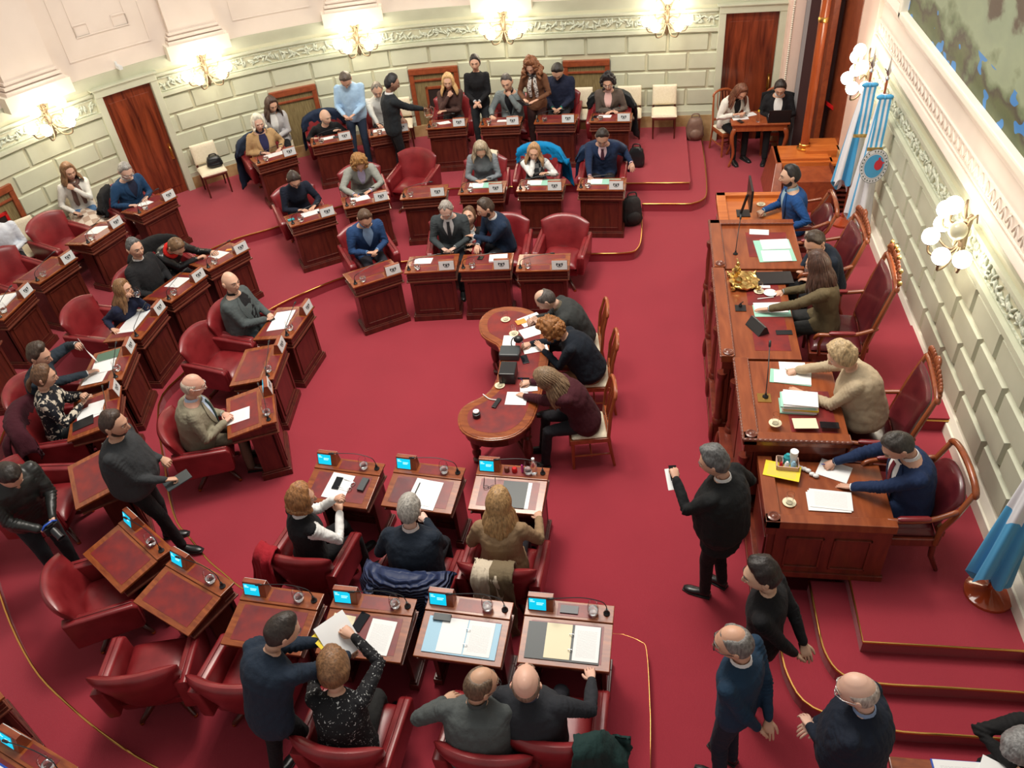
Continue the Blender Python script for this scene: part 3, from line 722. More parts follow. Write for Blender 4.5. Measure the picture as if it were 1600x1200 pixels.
def sheet(t, name, label, cat, x, y, w_, h_, m, rot=0, th=.003, dz=0., group=None, bend=0.):
    """a sheet or folder lying on the sloping lid of desk t"""
    mb = MB(); mb.box(-w_/2, w_/2, -h_/2, h_, 0, th) if False else mb.box(-w_/2, w_/2, -h_/2, h_/2, 0, th)
    o = mb.obj(name, m); a = t.rotation_euler[2]; p = dl(t, x, y, lidz(y)+dz+.001)
    A = rz(a)@rx(SLOPE if y < .115 else 0)@rz(rot)
    mw = Matrix.Identity(4)
    for i in range(3):
        for j in range(3): mw[i][j] = A[i, j]
        mw[i][3] = p[i]
    o.matrix_world = mw; return tag(o, label, cat, group)

# (A, B, tier, who, occupied by, group)
G1, G2, G3 = 'desks of the front ring', 'desks of the middle ring', 'desks of the back ring'
DESKS = {
 # back ring, top
 'R3a': ((467, 240), (400, 259), Z2, 'the white-haired elderly woman', G3), 'R3b': ((551, 217), (487, 229), Z2, 'the bald man in black', G3),
 'R3c': ((641, 204), (576, 215), Z2, 'the man hidden behind the waiter', G3), 'R3d': ((729, 197), (665, 202), Z2, 'the blonde woman in brown', G3),
 'R3e': ((814, 195), (747, 198), Z2, 'the man in grey jacket with hand on chin', G3), 'R3f': ((899, 192), (834, 193), Z2, 'the man with green cuffs', G3),
 'R3g': ((986, 190), (920, 191), Z2, 'the woman with black curly hair', G3),
 # middle ring, top
 'R2a': ((527, 334), (453, 355), Z1, 'the woman in buttoned navy', G2), 'R2b': ((612, 311), (535, 327), Z1, 'the curly blonde woman in grey blazer', G2),
 'R2c': ((698, 306), (624, 312), Z1, None, G2), 'R2d': ((788, 301), (715, 304), Z1, 'the grey-haired woman in grey sweater', G2),
 'R2e': ((880, 298), (806, 299), Z1, 'the woman in argyle vest', G2), 'R2f': ((976, 297), (901, 297), Z1, 'the man in navy suit and pink shirt', G2),
 # front ring, top
 'R1a': ((630, 425), (552, 450), 0, 'the man in blue blazer with glasses', G1), 'R1b': ((711, 422), (633, 427), 0, 'the grey-haired man in charcoal suit', G1),
 'R1c': ((797, 421), (718, 424), 0, 'the man turned sideways in navy', G1), 'R1d': ((887, 422), (808, 424), 0, None, G1),
 # front ring, left
 'L1a': ((494, 474), (452, 533), 0, 'the bald man in dark grey suit', G1), 'L1b': ((448, 537), (428, 590), 0, None, G1), 'L1c': ((425, 592), (433, 665), 0, 'the bald man in beige suit', G1),
 # middle ring, left
 'L2a': ((389, 389), (328, 422), Z1, 'the woman in red scarf', G2), 'L2b': ((324, 430), (267, 472), Z1, 'the grey-haired man in black coat', G2),
 'L2c': ((262, 478), (219, 530), Z1, 'the long-haired woman drinking', G2), 'L2d': ((214, 536), (190, 593), Z1, 'the man lifting a sheet of paper', G2),
 'L2e': ((190, 600), (183, 664), Z1, 'the woman in floral blouse', G2), 'L2f': ((186, 690), (203, 752), Z1, None, G2),
 'L2g': ((204, 797), (275, 861), Z1, None, G2), 'L2h': ((277, 860), (370, 912), Z1, None, G2),
 # back ring, left
 'L3a': ((278, 306), (218, 337), Z2, 'the man in blue sweater by the wall', G3), 'L3b': ((196, 347), (139, 384), Z2, None, G3),
 'L3c': ((121, 402), (61, 443), Z2, None, G3), 'L3d': ((55, 452), (5, 500), Z2, None, G3), 'L3e': ((-2, 512), (-38, 572), Z2, None, G3),
 'L3y': ((-55, 1010), (8, 1090), Z2, None, G3), 'L3z': ((20, 1136), (122, 1198), Z2, None, G3),
 # middle ring, bottom
 'B2a': ((384, 911), (510, 928), Z1, 'the standing young man in navy suit', G2), 'B2b': ((525, 923), (652, 936), Z1, 'the woman in black patterned top', G2),
 'B2c': ((675, 926), (800, 941), Z1, 'the man in grey zip jacket', G2), 'B2d': ((828, 934), (956, 946), Z1, 'the bald man with white-striped collar', G2),
 # front ring, bottom
 'B1a': ((498, 712), (605, 725), 0, 'the woman in black vest and white sleeves', G1), 'B1b': ((622, 719), (728, 731), 0, 'the grey-haired man seen from behind', G1),
 'B1c': ((751, 723), (857, 731), 0, 'the long-haired woman in tan blazer', G1),
}
EMPTY = {'R2c': 'empty, behind the grey-haired man in charcoal', 'R1d': 'empty, last on the right of the upper front row', 'L1b': 'empty, between the two bald men', 'L2f': 'bare, behind the standing bearded man',
 'L2g': 'bare leather-topped, with a tumbler, beside the bearded man\'s shoe', 'L2h': 'bare leather-topped, below the first bare one', 'L3b': 'unoccupied, holding a white sheet, near the scarf woman',
 'L3c': 'unoccupied with only a glass, near the wall', 'L3d': 'heaped with white papers at the left edge', 'L3e': 'cut off by the left edge of view', 'L3y': 'mostly outside the lower left edge', 'L3z': 'with glass and papers in the lower left corner'}
DK = {}
for k, (A, B, z, who, g) in DESKS.items():
    DK[k] = desk_at(A, B, z, ('mahogany desk of '+who) if who else 'mahogany desk, '+EMPTY[k], g)
CH = {}
def chair_at(key, loc, rot, label, group='red leather swivel armchairs'):
    CH[key] = get('armchair', build_armchair, loc, rot, label, group); return CH[key]
# ================================================================== PEOPLE
def sstep(x, a, b): t = np.clip((x-a)/(b-a), 0, 1); return t*t*(3-2*t)
# ---- head template: centre of the head at the origin, +y is the face, chin at z=-.115
NL, NA = 40, 56
def head_template(jowl=1.0):
    el = np.linspace(-math.pi/2, math.pi/2, NL+1)[1:-1]; az = np.linspace(0, 2*math.pi, NA, endpoint=False)
    E, A = np.meshgrid(el, az, indexing='ij')
    dx = np.cos(E)*np.sin(A); dy = np.cos(E)*np.cos(A); dz = np.sin(E)
    x = .077*dx; y = .096*dy; z = .115*dz
    low = sstep(-z, 0.0, .115); front = sstep(y, -.02, .06)
    x = x*(1-.26*low*jowl**-1); y = np.where(y < 0, y*(1-.35*low), y*(1-.06*low))
    y = y-.012*(1-front)*low*0
    y = np.where(y > 0, y*(1+.10*sstep(-z, .03, .1)*np.exp(-(x/.035)**2)), y)
    g = lambda cx, cz, sx, sz: np.exp(-((x-cx)/sx)**2-((z-cz)/sz)**2)*(y > 0)
    y = y+.006*(g(-.03, .032, .022, .01)+g(.03, .032, .022, .01)+g(0, .03, .02, .012))         # brow
    y = y-.010*(g(-.031, .010, .016, .013)+g(.031, .010, .016, .013))                          # sockets
    y = y+.004*(g(-.042, -.022, .018, .02)+g(.042, -.022, .018, .02))                          # cheeks
    y = y+.010*g(0, -.016, .013, .024)+.006*g(0, -.062, .024, .012)-.004*g(0, -.08, .025, .008)+.008*g(0, -.098, .022, .015)
    x = x*(1-.05*sstep(z, .05, .11)); z = z+.003*(z > .09)
    P = np.stack([x, y, z], -1).reshape(-1, 3)
    P = np.vstack([P, [[0, -.01, -.117], [0, -.005, .1165]]])
    fs = []
    n = NL-1
    for i in range(n-1):
        for j in range(NA):
            j2 = (j+1) % NA; fs.append((i*NA+j, i*NA+j2, (i+1)*NA+j2, (i+1)*NA+j))
    for j in range(NA):
        j2 = (j+1) % NA; fs.append((n*NA, j2, j)); fs.append((n*NA+1, (n-1)*NA+j, (n-1)*NA+j2))
    return P, fs
HP, HF = head_template()
HC = np.array([HP[list(f)].mean(0) for f in HF])
def head_into(mb, xf, sk=0, eye=1, iris=2, brow=3, lip=4):
    """skin head with nose, ears, eyes, brows and lips"""
    mi = [sk]*len(HF)
    for k, (c) in enumerate(HC):
        if c[1] > .06 and abs(c[0]) < .026 and abs(c[2]+.062) < .0085: mi[k] = lip
    o = len(mb.v); A = HP@np.array(xf[0]).T+np.array(xf[1])
    mb.v.extend([tuple(map(float, p)) for p in A]); mb.f.extend([tuple(i+o for i in f) for f in HF]); mb.m.extend(mi)
    mb.tube([(0, .086, .024), (0, .099, .0), (0, .108, -.02), (0, .098, -.033)], [.0075, .009, .0125, .011], 8, sk, xf=xf)
    for sx in (-1, 1):
        mb.ball((sx*.0115, .097, -.030), (.0075, .009, .007), 6, 5, sk, xf=xf)
        mb.ball((sx*.078, -.008, -.004), (.009, .019, .031), 8, 7, sk, xf=xf); mb.ball((sx*.085, -.016, .008), (.006, .014, .02), 8, 6, sk, xf=xf)
        mb.ball((sx*.031, .0785, .010), (.0135, .009, .0085), 8, 6, eye, xf=xf); mb.ball((sx*.031, .0865, .009), (.0055, .0035, .0058), 8, 6, iris, xf=xf)
        mb.tube([(sx*.031-.016, .082, .0155), (sx*.031, .0885, .0185), (sx*.031+.016, .082, .0155)], .0028, 5, sk, xf=xf)
        mb.tube([(sx*.014, .0975, .030), (sx*.032, .094, .036), (sx*.05, .081, .031)], [.0032, .0036, .0022], 5, brow, xf=xf)
def scalp(mb, xf, style, seed, mi=0):
    P = HP.copy(); r = np.linalg.norm(P, axis=1, keepdims=True); D = P/r
    th = np.degrees(np.arctan2(np.abs(P[:, 0]), P[:, 1])); z = P[:, 2]
    hl = np.interp(th, [0, 25, 48, 62, 78, 92, 105, 120, 150, 180], [.087, .086, .076, .048, .016, .004, -.028, -.055, -.08, -.088])
    hl = hl+.006*Nz(seed+5, 60)(P)
    if style == 'receding': hl = np.interp(th, [0, 20, 35, 55, 70, 90, 105, 120, 180], [.082, .098, .1, .06, .015, .0, -.03, -.055, -.088])
    if style in ('long', 'bob', 'curly', 'updo', 'cap'): hl = np.interp(th, [0, 20, 45, 62, 75, 95, 120, 180], [.084, .08, .06, .012, -.03, -.07, -.085, -.09])
    if style == 'beard':
        m = np.interp(th, [0, 12, 24, 42, 60, 80, 92, 110], [-.040, -.046, -.060, -.066, -.050, -.02, -.005, -.12])-z
        m = np.where((np.abs(P[:, 0]) < .022) & (np.abs(z+.062) < .010) & (P[:, 1] > .05), -1, m)
        d = .0042*sstep(m, 0, .012)-.006*(1-sstep(m, -.004, .002))
    else:
        m = z-hl
        if style == 'fringe': m = np.minimum(m, .048-z+.0*th); m = np.where(th < 62, -1, m)
        if style == 'crown': m = np.minimum(m, np.where(th > 100, .09-z, .1-z)); m = np.where((np.abs(P[:, 0]) < .045) & (z > .085) & (P[:, 1] < .05), -.01, m)
        top = sstep(z, .03, .11)
        T = dict(short=.010, cap=.022, receding=.007, fringe=.005, crown=.008, quiff=.012, long=.014, bob=.02, curly=.03, updo=.010).get(style, .01)
        add = dict(short=.008, cap=.014, quiff=.022, curly=.02, bob=.014, long=.008, updo=.008).get(style, .004)
        nz = Nz(seed, 75 if style == 'curly' else 45); nz2 = Nz(seed+1, 130)
        tt = T+add*top; tt = tt*(1+.3*nz(P))+(.35*tt if style == 'curly' else .12*tt)*nz2(P)
        d = tt*sstep(m, 0, .024)-.008*(1-sstep(m, -.006, .001))
    Q = P+D*d[:, None]
    keep = [f for f in HF if d[list(f)].max() > -.0035]
    mb.add(Q, keep, mi, xf)
def locks(mb, hx, drop, L, seed, az0=58, n=22, wave=.008, rad=.02, spread=.02, back=.02):
    """strands from the crown over the side and down; hx = head frame, drop = hanging direction in body space"""
    rnd = random.Random(seed); A, c = np.array(hx[0]), np.array(hx[1]); s = np.linalg.norm(A[:, 0])
    for k in range(n):
        az = R_(az0+(360-2*az0)*(k+.5)/n)+rnd.uniform(-.05, .05); dx, dy = math.sin(az), math.cos(az)
        side = abs(dx); pts = [(dx*.03, dy*.03-.01, .118), (dx*.066, dy*.082, .075), (dx*.084, dy*.1, .01), (dx*.08, dy*.096+(.0 if dy > 0 else 0), -.04)]
        W = [A@np.array(p)+c for p in pts]; out = A@np.array([dx, dy*1.0, 0]); out = _nn(out-drop*(out@drop))
        L2 = L*rnd.uniform(.88, 1.06); ph = rnd.uniform(0, 6)
        for q in range(1, 6):
            t = q/5; W.append(W[3]+drop*L2*t+out*(spread*math.sin(t*2.6)+back*t)+out*wave*math.sin(ph+t*7)+A@np.array([math.cos(ph), 0, 0])*wave*math.cos(ph+t*6)*.7)
        mb.tube(catmull(W, 2), [rad*s*k_ for k_ in (.5, .7, .95, 1.05, 1.1, 1.1, 1.12, 1.15, 1.15, 1.15, 1.1, 1.05, 1.0, .9, .8, .6, .35)], 6, flat=.55, dome=False)
# ---- hand template: wrist at the origin, fingers along +y, back of the hand +z, thumb on +x side (left hand palm-down)
def hand_into(mb, xf, pose='rest', mirror=1, mi=0):
    V = MB()
    V.loft([[(w_*math.cos(a), y, zc+h*math.sin(a)) for a in np.linspace(0, 2*math.pi, 10, endpoint=False)] for y, w_, h, zc in ((-.02, .026, .019, 0), (0, .027, .018, 0), (.03, .037, .016, 0), (.06, .041, .014, 0), (.084, .039, .011, -.001), (.092, .034, .007, -.002))])
    curl = {'rest': (14, 18, 12), 'flat': (4, 6, 4), 'grip': (48, 62, 40), 'pinch': (38, 52, 26), 'fist': (72, 82, 55)}[pose]
    for k, (x, L, r) in enumerate(((.030, .072, .0088), (.010, .082, .0092), (-.011, .076, .0088), (-.030, .060, .0078))):
        p = np.array([x, .084-.004*abs(k-1), -.001]); a = 0; pts = [p-np.array([0, .012, 0])]+[p]; sp = (x*.9) if pose in ('rest', 'flat') else x*.2
        for q, (f, c) in enumerate(zip((.45, .32, .23), curl)):
            a += R_(c*(1+.12*k)); d = np.array([sp*2.0*(1 if q == 0 else .6), math.cos(a), -math.sin(a)]); p = p+_nn(d)*L*f; pts.append(p)
        V.tube(pts, [r*1.05, r*1.08, r, r*.92, r*.8], 7)
    if pose in ('grip', 'pinch', 'fist'): th = [(.022, .02, -.008), (.040, .045, -.020), (.038, .07, -.036), (.024, .09, -.045)]
    else: th = [(.022, .018, -.004), (.045, .042, -.010), (.056, .066, -.014), (.060, .088, -.017)]
    V.tube(th, [.014, .0125, .0105, .0085], 7)
    P = np.array(V.v); P[:, 0] *= mirror
    mb.add(P, V.f, mi, xf)
def ik(a, b, l1, l2, pole):
    a, b = np.array(a, float), np.array(b, float); d = b-a; D = np.linalg.norm(d); mx = (l1+l2)*.995
    if D > mx: b = a+d/D*mx; d = b-a; D = mx
    D = max(D, .08); u = d/D; p = np.array(pole, float); p = _nn(p-u*(p@u))
    x = (l1*l1-l2*l2+D*D)/(2*D); h = math.sqrt(max(l1*l1-x*x, 0)); return a+u*x+p*h, b
def remesh(mb, name, m, vox=.016, sm=5, fold=.004, seed=0, folds=(), hem=None):
    me = bpy.data.meshes.new('tmp'); me.from_pydata(mb.v, [], mb.f)
    bm = bmesh.new(); bm.from_mesh(me); bmesh.ops.recalc_face_normals(bm, faces=bm.faces); bm.to_mesh(me); bm.free()
    o = bpy.data.objects.new('tmp', me); COL.objects.link(o)
    r = o.modifiers.new('r', 'REMESH'); r.mode = 'VOXEL'; r.voxel_size = vox
    if sm: s_ = o.modifiers.new('s', 'SMOOTH'); s_.iterations = sm; s_.factor = .5
    dg = bpy.context.evaluated_depsgraph_get(); ev = o.evaluated_get(dg); out = bpy.data.meshes.new_from_object(ev); out.name = name
    bpy.data.objects.remove(o); bpy.data.meshes.remove(me)
    n = len(out.vertices); co = np.zeros(n*3); out.vertices.foreach_get('co', co); co = co.reshape(-1, 3)
    no = np.zeros(n*3); out.vertices.foreach_get('normal', no); no = no.reshape(-1, 3)
    if fold:
        a = Nz(seed, 11); b_ = Nz(seed+1, 26); c_ = Nz(seed+2, 9)
        Q = co.copy(); Q += .04*np.stack([Nz(seed+3, 8)(co), Nz(seed+4, 8)(co), Nz(seed+5, 8)(co)], -1)
        h = fold*(.7*a(Q)+.9*np.abs(b_(Q))-.5)
        for (cx, rad, amp, ax) in folds:      # crease rings round the elbows, knees, waist
            t = (Q-np.array(cx)); dd = np.linalg.norm(t, axis=1); h += amp*np.exp(-(dd/rad)**2)*np.sin((t@np.array(ax))*190+2*c_(Q*3))
        co += no*h[:, None]
    out.vertices.foreach_set('co', co.ravel())
    out.materials.clear(); out.materials.append(m)
    out.polygons.foreach_set('material_index', [0]*len(out.polygons)); out.polygons.foreach_set('use_smooth', [True]*len(out.polygons)); out.update()
    return out
SHOE = {}
def shoe_mesh(kind):
    if kind in SHOE: return SHOE[kind]
    mb = MB(); R = []
    for y, w_, h in ((-.075, .026, .075), (-.06, .034, .085), (-.02, .036, .085), (.03, .038, .07), (.08, .045, .052), (.13, .046, .045), (.17, .036, .036), (.19, .02, .025)):
        R.append([(w_*math.cos(a), y, h*.5+.008+h*.5*math.sin(a)*(1 if math.sin(a) > 0 else .9)) for a in np.linspace(0, 2*math.pi, 12, endpoint=False)])
    mb.loft(R)
    mb.loft([[(w_*1.06*c_, y_, z) for c_, y_ in ((-1, -.078), (1, -.078), (1.25, 0.05), (1.32, .13), (.8, .195), (-.8, .195), (-1.32, .13), (-1.25, .05))] for z, w_ in ((0, .034), (.018, .036))], 1)
    SHOE[kind] = mb.mesh('shoe', [mat('shoe_'+kind, dict(black=(.012, .012, .013), brown=(.07, .03, .02), white=(.6, .62, .62), tan=(.2, .09, .04))[kind], .3), M['rubber'] if kind != 'sneaker' else M['white']], smooth=60)
    return SHOE[kind]
_n_person = [0]
def person(label, u, v, z0, yaw, *, seat=True, seat_z=.455, s=1.0, sex='m', lean=12, side=0, twist=0, hy=0, hp=20, ht=0, lh=None, rh=None, lp='rest', rp='rest', lpole=None, rpole=None,
           hair='short', hc=(.03, .02, .015), skin=(.62, .36, .25), beard=None, glasses=None, top=(.02, .025, .04), topmat=None, jacket=True, shirt=None, tie=None, vdepth=.3, bottom=(.015, .015, .02), shoes='black',
           fat=0., hairlen=.2, bun=None, scarf=None, legs=True, knees=None, feet=None, vox=.016, hem=None, collar=None, cuff=None, sleeve=None, at_root=None, lup=None, rup=None, coat_open=False, spread=0., legdirs=0, beard_c=None, hood=None, skirt=None, low=0., vest=None, sleeves=None):
    """one posed figure, placed so that its head centre is seen at photo position u, v"""
    _n_person[0] += 1; seed = _n_person[0]*13; rnd = random.Random(seed)
    fem = sex == 'f'; up = np.array([0, 0, 1.]); KS = 1.1; s *= KS; seat_z *= KS
    if knees: knees = [np.array(q)*KS for q in knees]
    if feet: feet = [np.array([q[0]*KS, q[1]*KS, q[2]]) for q in feet]
    hipz = (seat_z+.095-low) if seat else (.93*s-low)
    # spine
    N_ = 12; L = .54*s; pts = [np.array([0, 0, hipz])]; frames = []
    for i in range(N_+1):
        f = i/N_; a = R_(lean)*(.45+.95*f); b_ = R_(side)*(.4+.8*f); Rm = rz(R_(twist)*f)@ry(b_)@rx(-a)
        frames.append(Rm)
        if i < N_: pts.append(pts[-1]+Rm[:, 2]*L/N_)
    def spine(t):
        q = np.clip(t/L, 0, 1)*N_; i = min(int(q), N_-1); fr = q-i; p = pts[i]*(1-fr)+pts[i+1]*fr
        if t < 0: p = pts[0]+frames[0][:, 2]*t
        if t > L: p = pts[-1]+frames[-1][:, 2]*(t-L)
        return p, frames[min(int(round(np.clip(t/L, 0, 1)*N_)), N_)]
    ts = np.array([-.12, -.05, .0, .1, .2, .3, .38, .44, .49, .525, .545])*s
    if fem: A_ = np.array([.15, .175, .178, .155, .138, .148, .158, .150, .105, .066, .052])*s; B_ = np.array([.1, .118, .12, .102, .098, .118, .118, .098, .078, .056, .05])*s
    else: A_ = np.array([.145, .168, .175, .168, .165, .18, .19, .18, .125, .075, .06])*s; B_ = np.array([.1, .115, .118, .112, .112, .125, .125, .11, .085, .062, .055])*s
    fw = np.array([.3, .7, .9, 1, 1, .7, .4, .25, .15, .1, 0]); A_ = A_+.055*fat*fw; B_ = B_+.085*fat*fw
    def sec(t, gx=1., gy=1., off=0., n=18):
        p, Fr = spine(t); a = np.interp(t, ts, A_)*gx+off; b_ = np.interp(t, ts, B_)*gy+off
        sh = .02*fat*np.interp(t, [0, .15*s, .35*s], [.6, 1.2, 0.2]); k = np.linspace(0, 2*math.pi, n, endpoint=False)
        bust = (.022*s if fem else .0)*math.exp(-((t-.33*s)/(.07*s))**2)
        return [p+Fr[:, 0]*a*math.sin(q)+Fr[:, 1]*(b_*math.cos(q)+sh+(bust*max(0, math.cos(q)))) for q in k]
    def surf(t, ang, off):
        """point on the trunk surface, ang degrees from straight ahead (+ to the right)"""
        p, Fr = spine(t); a = np.interp(t, ts, A_)+off; b_ = np.interp(t, ts, B_)+off; sh = .02*fat*np.interp(t, [0, .15*s, .35*s], [.6, 1.2, 0.2]); q = R_(ang)
        bust = (.022*s if fem else .0)*math.exp(-((t-.33*s)/(.07*s))**2)
        return p+Fr[:, 0]*a*math.sin(q)+Fr[:, 1]*(b_*math.cos(q)+sh+bust*max(0, math.cos(q)))
    # head
    pN, FN = spine(.53*s); hR = rz(R_(hy))@rx(-R_(hp))@ry(R_(ht))
    J = pN+_nn(FN[:, 2]+up*.6)*.03*s; hs = s*(.98 if fem else 1.0)*1.16
    hcen = J+hR@np.array([0, .018, .112])*hs*.97; HX = (hR*hs, hcen)
    if at_root is None:
        wpnt = at(u, v, z0+hcen[2]); r0 = wpnt[:2]-(rz(R_(yaw))@np.array([hcen[0], hcen[1], 0]))[:2]
    else: r0 = np.array(at_root)
    P = thing('person', label, 'person', (r0[0], r0[1], z0), R_(yaw), None)
    # arms
    shw = (.162 if fem else .19)*s; sp_, SF = spine(.455*s); out = {}
    l1, l2 = .285*s, .255*s; arms = []
    def loc_(q):
        if q is None: return q
        if not isinstance(q[0], str): return np.array(q, float)*KS
        if q[0] == 'w': wv = np.array(q[1:4], float)
        else: wv = dl(DK[q[0]], q[1], q[2], lidz(q[2])+q[3])
        return rz(-R_(yaw))@(wv-np.array([r0[0], r0[1], z0]))
    for sx, tgt, pole, pose, hup in ((-1, lh, lpole, lp, lup), (1, rh, rpole, rp, rup)):
        S = sp_+SF[:, 0]*sx*shw-SF[:, 2]*.01; tgt = loc_(tgt)
        if tgt is None: tgt = np.array((sx*.16, .33, hipz+.14) if seat else (sx*.29, .06, hipz-.12))
        pl = pole if pole is not None else (sx*.75, -.5, -.9)
        El, W = ik(S, tgt, l1, l2, pl); fd = _nn(W-El)
        arms.append((sx, S, El, W, fd))
        hd = _nn(fd+np.array([-sx*.25, 0, 0])) if pose != 'rest0' else fd
        upv = np.array(hup if hup is not None else (-sx*.25, 0, 1.), float); zz = upv-hd*(upv@hd)
        zz = _nn(zz if np.linalg.norm(zz) > .1 else np.array([0, -1., 0])); xx = np.cross(hd, zz)
        HR = np.stack([xx, hd, zz], 1)*s*.95; out['l' if sx < 0 else 'r'] = (HR, W)
    skm = skinmat(skin); hm = hairmat(hc)
    # continuous body: trunk, neck, head, arms, hands, legs
    mb = MB(); nb = 14
    mb.loft([sec(t, .86, .86, 0, nb) for t in ts]+[[(pN+(J-pN)*.6+hR[:, 0]*.052*s*math.sin(q)+hR[:, 1]*.054*s*math.cos(q)) for q in np.linspace(0, 2*math.pi, nb, endpoint=False)]]+[[hcen+hR@np.array([.046*math.sin(q), .05*math.cos(q)-.018, -.085])*s for q in np.linspace(0, 2*math.pi, nb, endpoint=False)]])
    head_into(mb, HX)
    for (sx, S, El, W, fd) in arms:
        mb.tube([S, (S+El)/2, El, (El+W)/2, W], [.045*s, .042*s, .036*s, .034*s, .024*s], 8, dome=False)
        HR, Wp = out['l' if sx < 0 else 'r']; hand_into(mb, (HR, Wp+fd*.012), (lp if sx < 0 else rp), mirror=sx*-1 if True else 1)
    # legs
    hj = [spine(-.01)[0]+frames[0][:, 0]*sx*.088*s for sx in (-1, 1)]; leg = []
    for i, sx in enumerate((-1, 1)):
        if seat:
            K = np.array(knees[i] if knees else (sx*(.12+spread+.02*fat), .40*s, seat_z+.05)); An = np.array(feet[i] if feet else (K[0]+sx*.0, K[1]+rnd.uniform(-.04, .08), .085))
        else:
            An = np.array(feet[i] if feet else (sx*.09*s, 0, .085)); K, An = ik(hj[i], An, .42*s, .43*s, (0, 1, 0)) if knees is None else (np.array(knees[i]), An)
        leg.append((hj[i], K, An))
        mb.tube([hj[i], K, An], [.06, .045, .034], 8, dome=False)
    bo = mb.obj('body', [skm, mat_eye, mat_iris, hm, mat_lip], P, smooth=180)
    # hair
    if hair:
        hb = MB(); scalp(hb, HX, hair if hair in ('short', 'receding', 'fringe', 'crown', 'quiff', 'long', 'bob', 'curly', 'updo', 'cap') else 'short', seed)
        drop = _nn(-up*.8-FN[:, 2]*.7); 
        if hair == 'long': locks(hb, HX, drop, hairlen, seed, rad=.021, wave=.005, back=.05 if hairlen > .14 else .0, n=24)
        if hair == 'bob': locks(hb, HX, _nn(-up+hR[:, 2]*-.4), .055, seed, az0=52, rad=.024, wave=.006, back=-.01, n=22)
        if hair == 'curly':
            r2 = random.Random(seed)
            for k in range(60):
                az, e_ = r2.uniform(45, 315), r2.uniform(-45, 80); d = np.array([math.sin(R_(az))*math.cos(R_(e_)), math.cos(R_(az))*math.cos(R_(e_)), math.sin(R_(e_))]); c_ = d*np.array([.1, .112, .125])
                hb.ball(tuple(c_), (r2.uniform(.016, .028),)*3, 7, 5, 0, HX)
            if hairlen > .1: locks(hb, HX, drop, hairlen, seed, rad=.028, wave=.03, back=.03, n=22, spread=.05)
        if bun is not None:
            bp = hcen+hR@np.array(bun[:3])*s
            if len(bun) > 3 and bun[3] == 'tail':
                D2 = _nn(drop+hR@np.array([0, -.4, 0])); hb.tube(catmull([bp+hR@np.array([0, .03, .01]), bp, bp+D2*.09+hR@np.array([0, -.03, 0]), bp+D2*.2], 3), [.02, .024, .026, .028, .03, .03, .028, .026, .02, .01], 8)
            else: hb.ball(tuple(bp), (.036*s, .036*s, .032*s), 12, 8); hb.ball(tuple(bp+hR@np.array([.012, 0, .012])), (.026*s,)*3, 10, 6)
        hb.obj('hair', hm, P, smooth=180)
    if beard: q = MB(); scalp(q, HX, 'beard', seed); q.obj('beard', hairmat(beard_c or tuple(c*.9 for c in hc)), P, smooth=180)
    if glasses:
        q = MB()
        for sx in (-1, 1):
            ring = [(sx*.031+.021*math.cos(a), .104-.004*math.cos(a)*sx*0, .006+.016*math.sin(a)) for a in np.linspace(0, 2*math.pi, 13)]
            q.tube(ring, .0022, 5, dome=False, xf=HX); q.tube([(sx*.05, .102, .012), (sx*.078, .06, .012), (sx*.086, -.01, .008)], .0022, 5, xf=HX)
        q.tube([(-.011, .106, .01), (.011, .106, .01)], .002, 5, xf=HX)
        q.obj('glasses', M['black'] if glasses == 'dark' else M['steel'], P, smooth=90)
    # upper garment
    gm = topmat or cloth(top); g = MB(); t0 = (-.05 if seat else -.12)*s
    if hem is not None: t0 = -hem*s
    tj = np.array([t for t in ts if t >= t0+.02]); tj = np.concatenate([[t0], tj[tj <= (.495 if jacket and shirt else .53)*s]])
    gx = 1.12 if jacket else 1.06
    rings = []
    for t in tj:
        fl = 1+(.10*sstep(-t, .0, .3*s) if not seat else .0); o_ = .004+(.006 if jacket else 0)
        if t < -.12*s: o_ += .008
        rings.append(sec(t, gx*fl if t < .45*s else 1.0, gx*fl if t < .45*s else 1.0, o_))
    g.loft(rings)
    fl_ = []
    for (sx, S, El, W, fd) in arms:
        Wc = W+fd*(-.005 if sleeve is None else -sleeve)
        thick = 1.0 if jacket else .9
        g.tube([S-SF[:, 0]*sx*.03-SF[:, 2]*.01, S+(El-S)*.12, (S+El)/2, El, El+(Wc-El)*.5, Wc], [.072*s*thick, .074*s*thick, .063*s*thick, .056*s*thick, .048*s*thick, .040*s*thick], 12)
        g.ball(tuple(S), (.068*s, .064*s, .06*s), 10, 8)
        fl_ += [(El, .10, .008, _nn(W-S)), (S+(El-S)*.2, .09, .006, _nn(El-S))]
    if seat and jacket:
        for i, (h_, K, An) in enumerate(leg): g.tube([h_+np.array([0, .02, .015]), h_+(K-h_)*.35+np.array([0, 0, .02])], [.1*s, .085*s], 10)
    fl_ += [(spine(.12*s)[0]+frames[2][:, 1]*.1, .13, .005, frames[2][:, 2])]
    me = remesh(g, 'top', gm, vox, 4, .0075 if jacket else .0055, seed, fl_)
    if sleeves is not None:
        me.materials.append(cloth(sleeves)); n_ = len(me.polygons); cc_ = np.zeros(n_*3); me.polygons.foreach_get('center', cc_); cc_ = cc_.reshape(-1, 3); sel = np.zeros(n_, int)
        for (sx, S, El, W, fd) in arms:
            for a_, b__ in ((S, El), (El, W)):
                d_ = b__-a_; t_ = np.clip(((cc_-a_)@d_)/(d_@d_), 0, 1.1); di = np.linalg.norm(cc_-a_-t_[:, None]*d_, axis=1); sel |= (di < .085*s) & (t_ > (.02 if a_ is S else 0))
        me.polygons.foreach_set('material_index', sel.tolist())
    if True:
        pass
    o = bpy.data.objects.new('jacket' if jacket else 'sweater', me); COL.objects.link(o); o.parent = P
    # shirt front, collar, lapels, tie
    sm_ = cloth(shirt, .6) if shirt else None
    base = .014 if jacket else .008
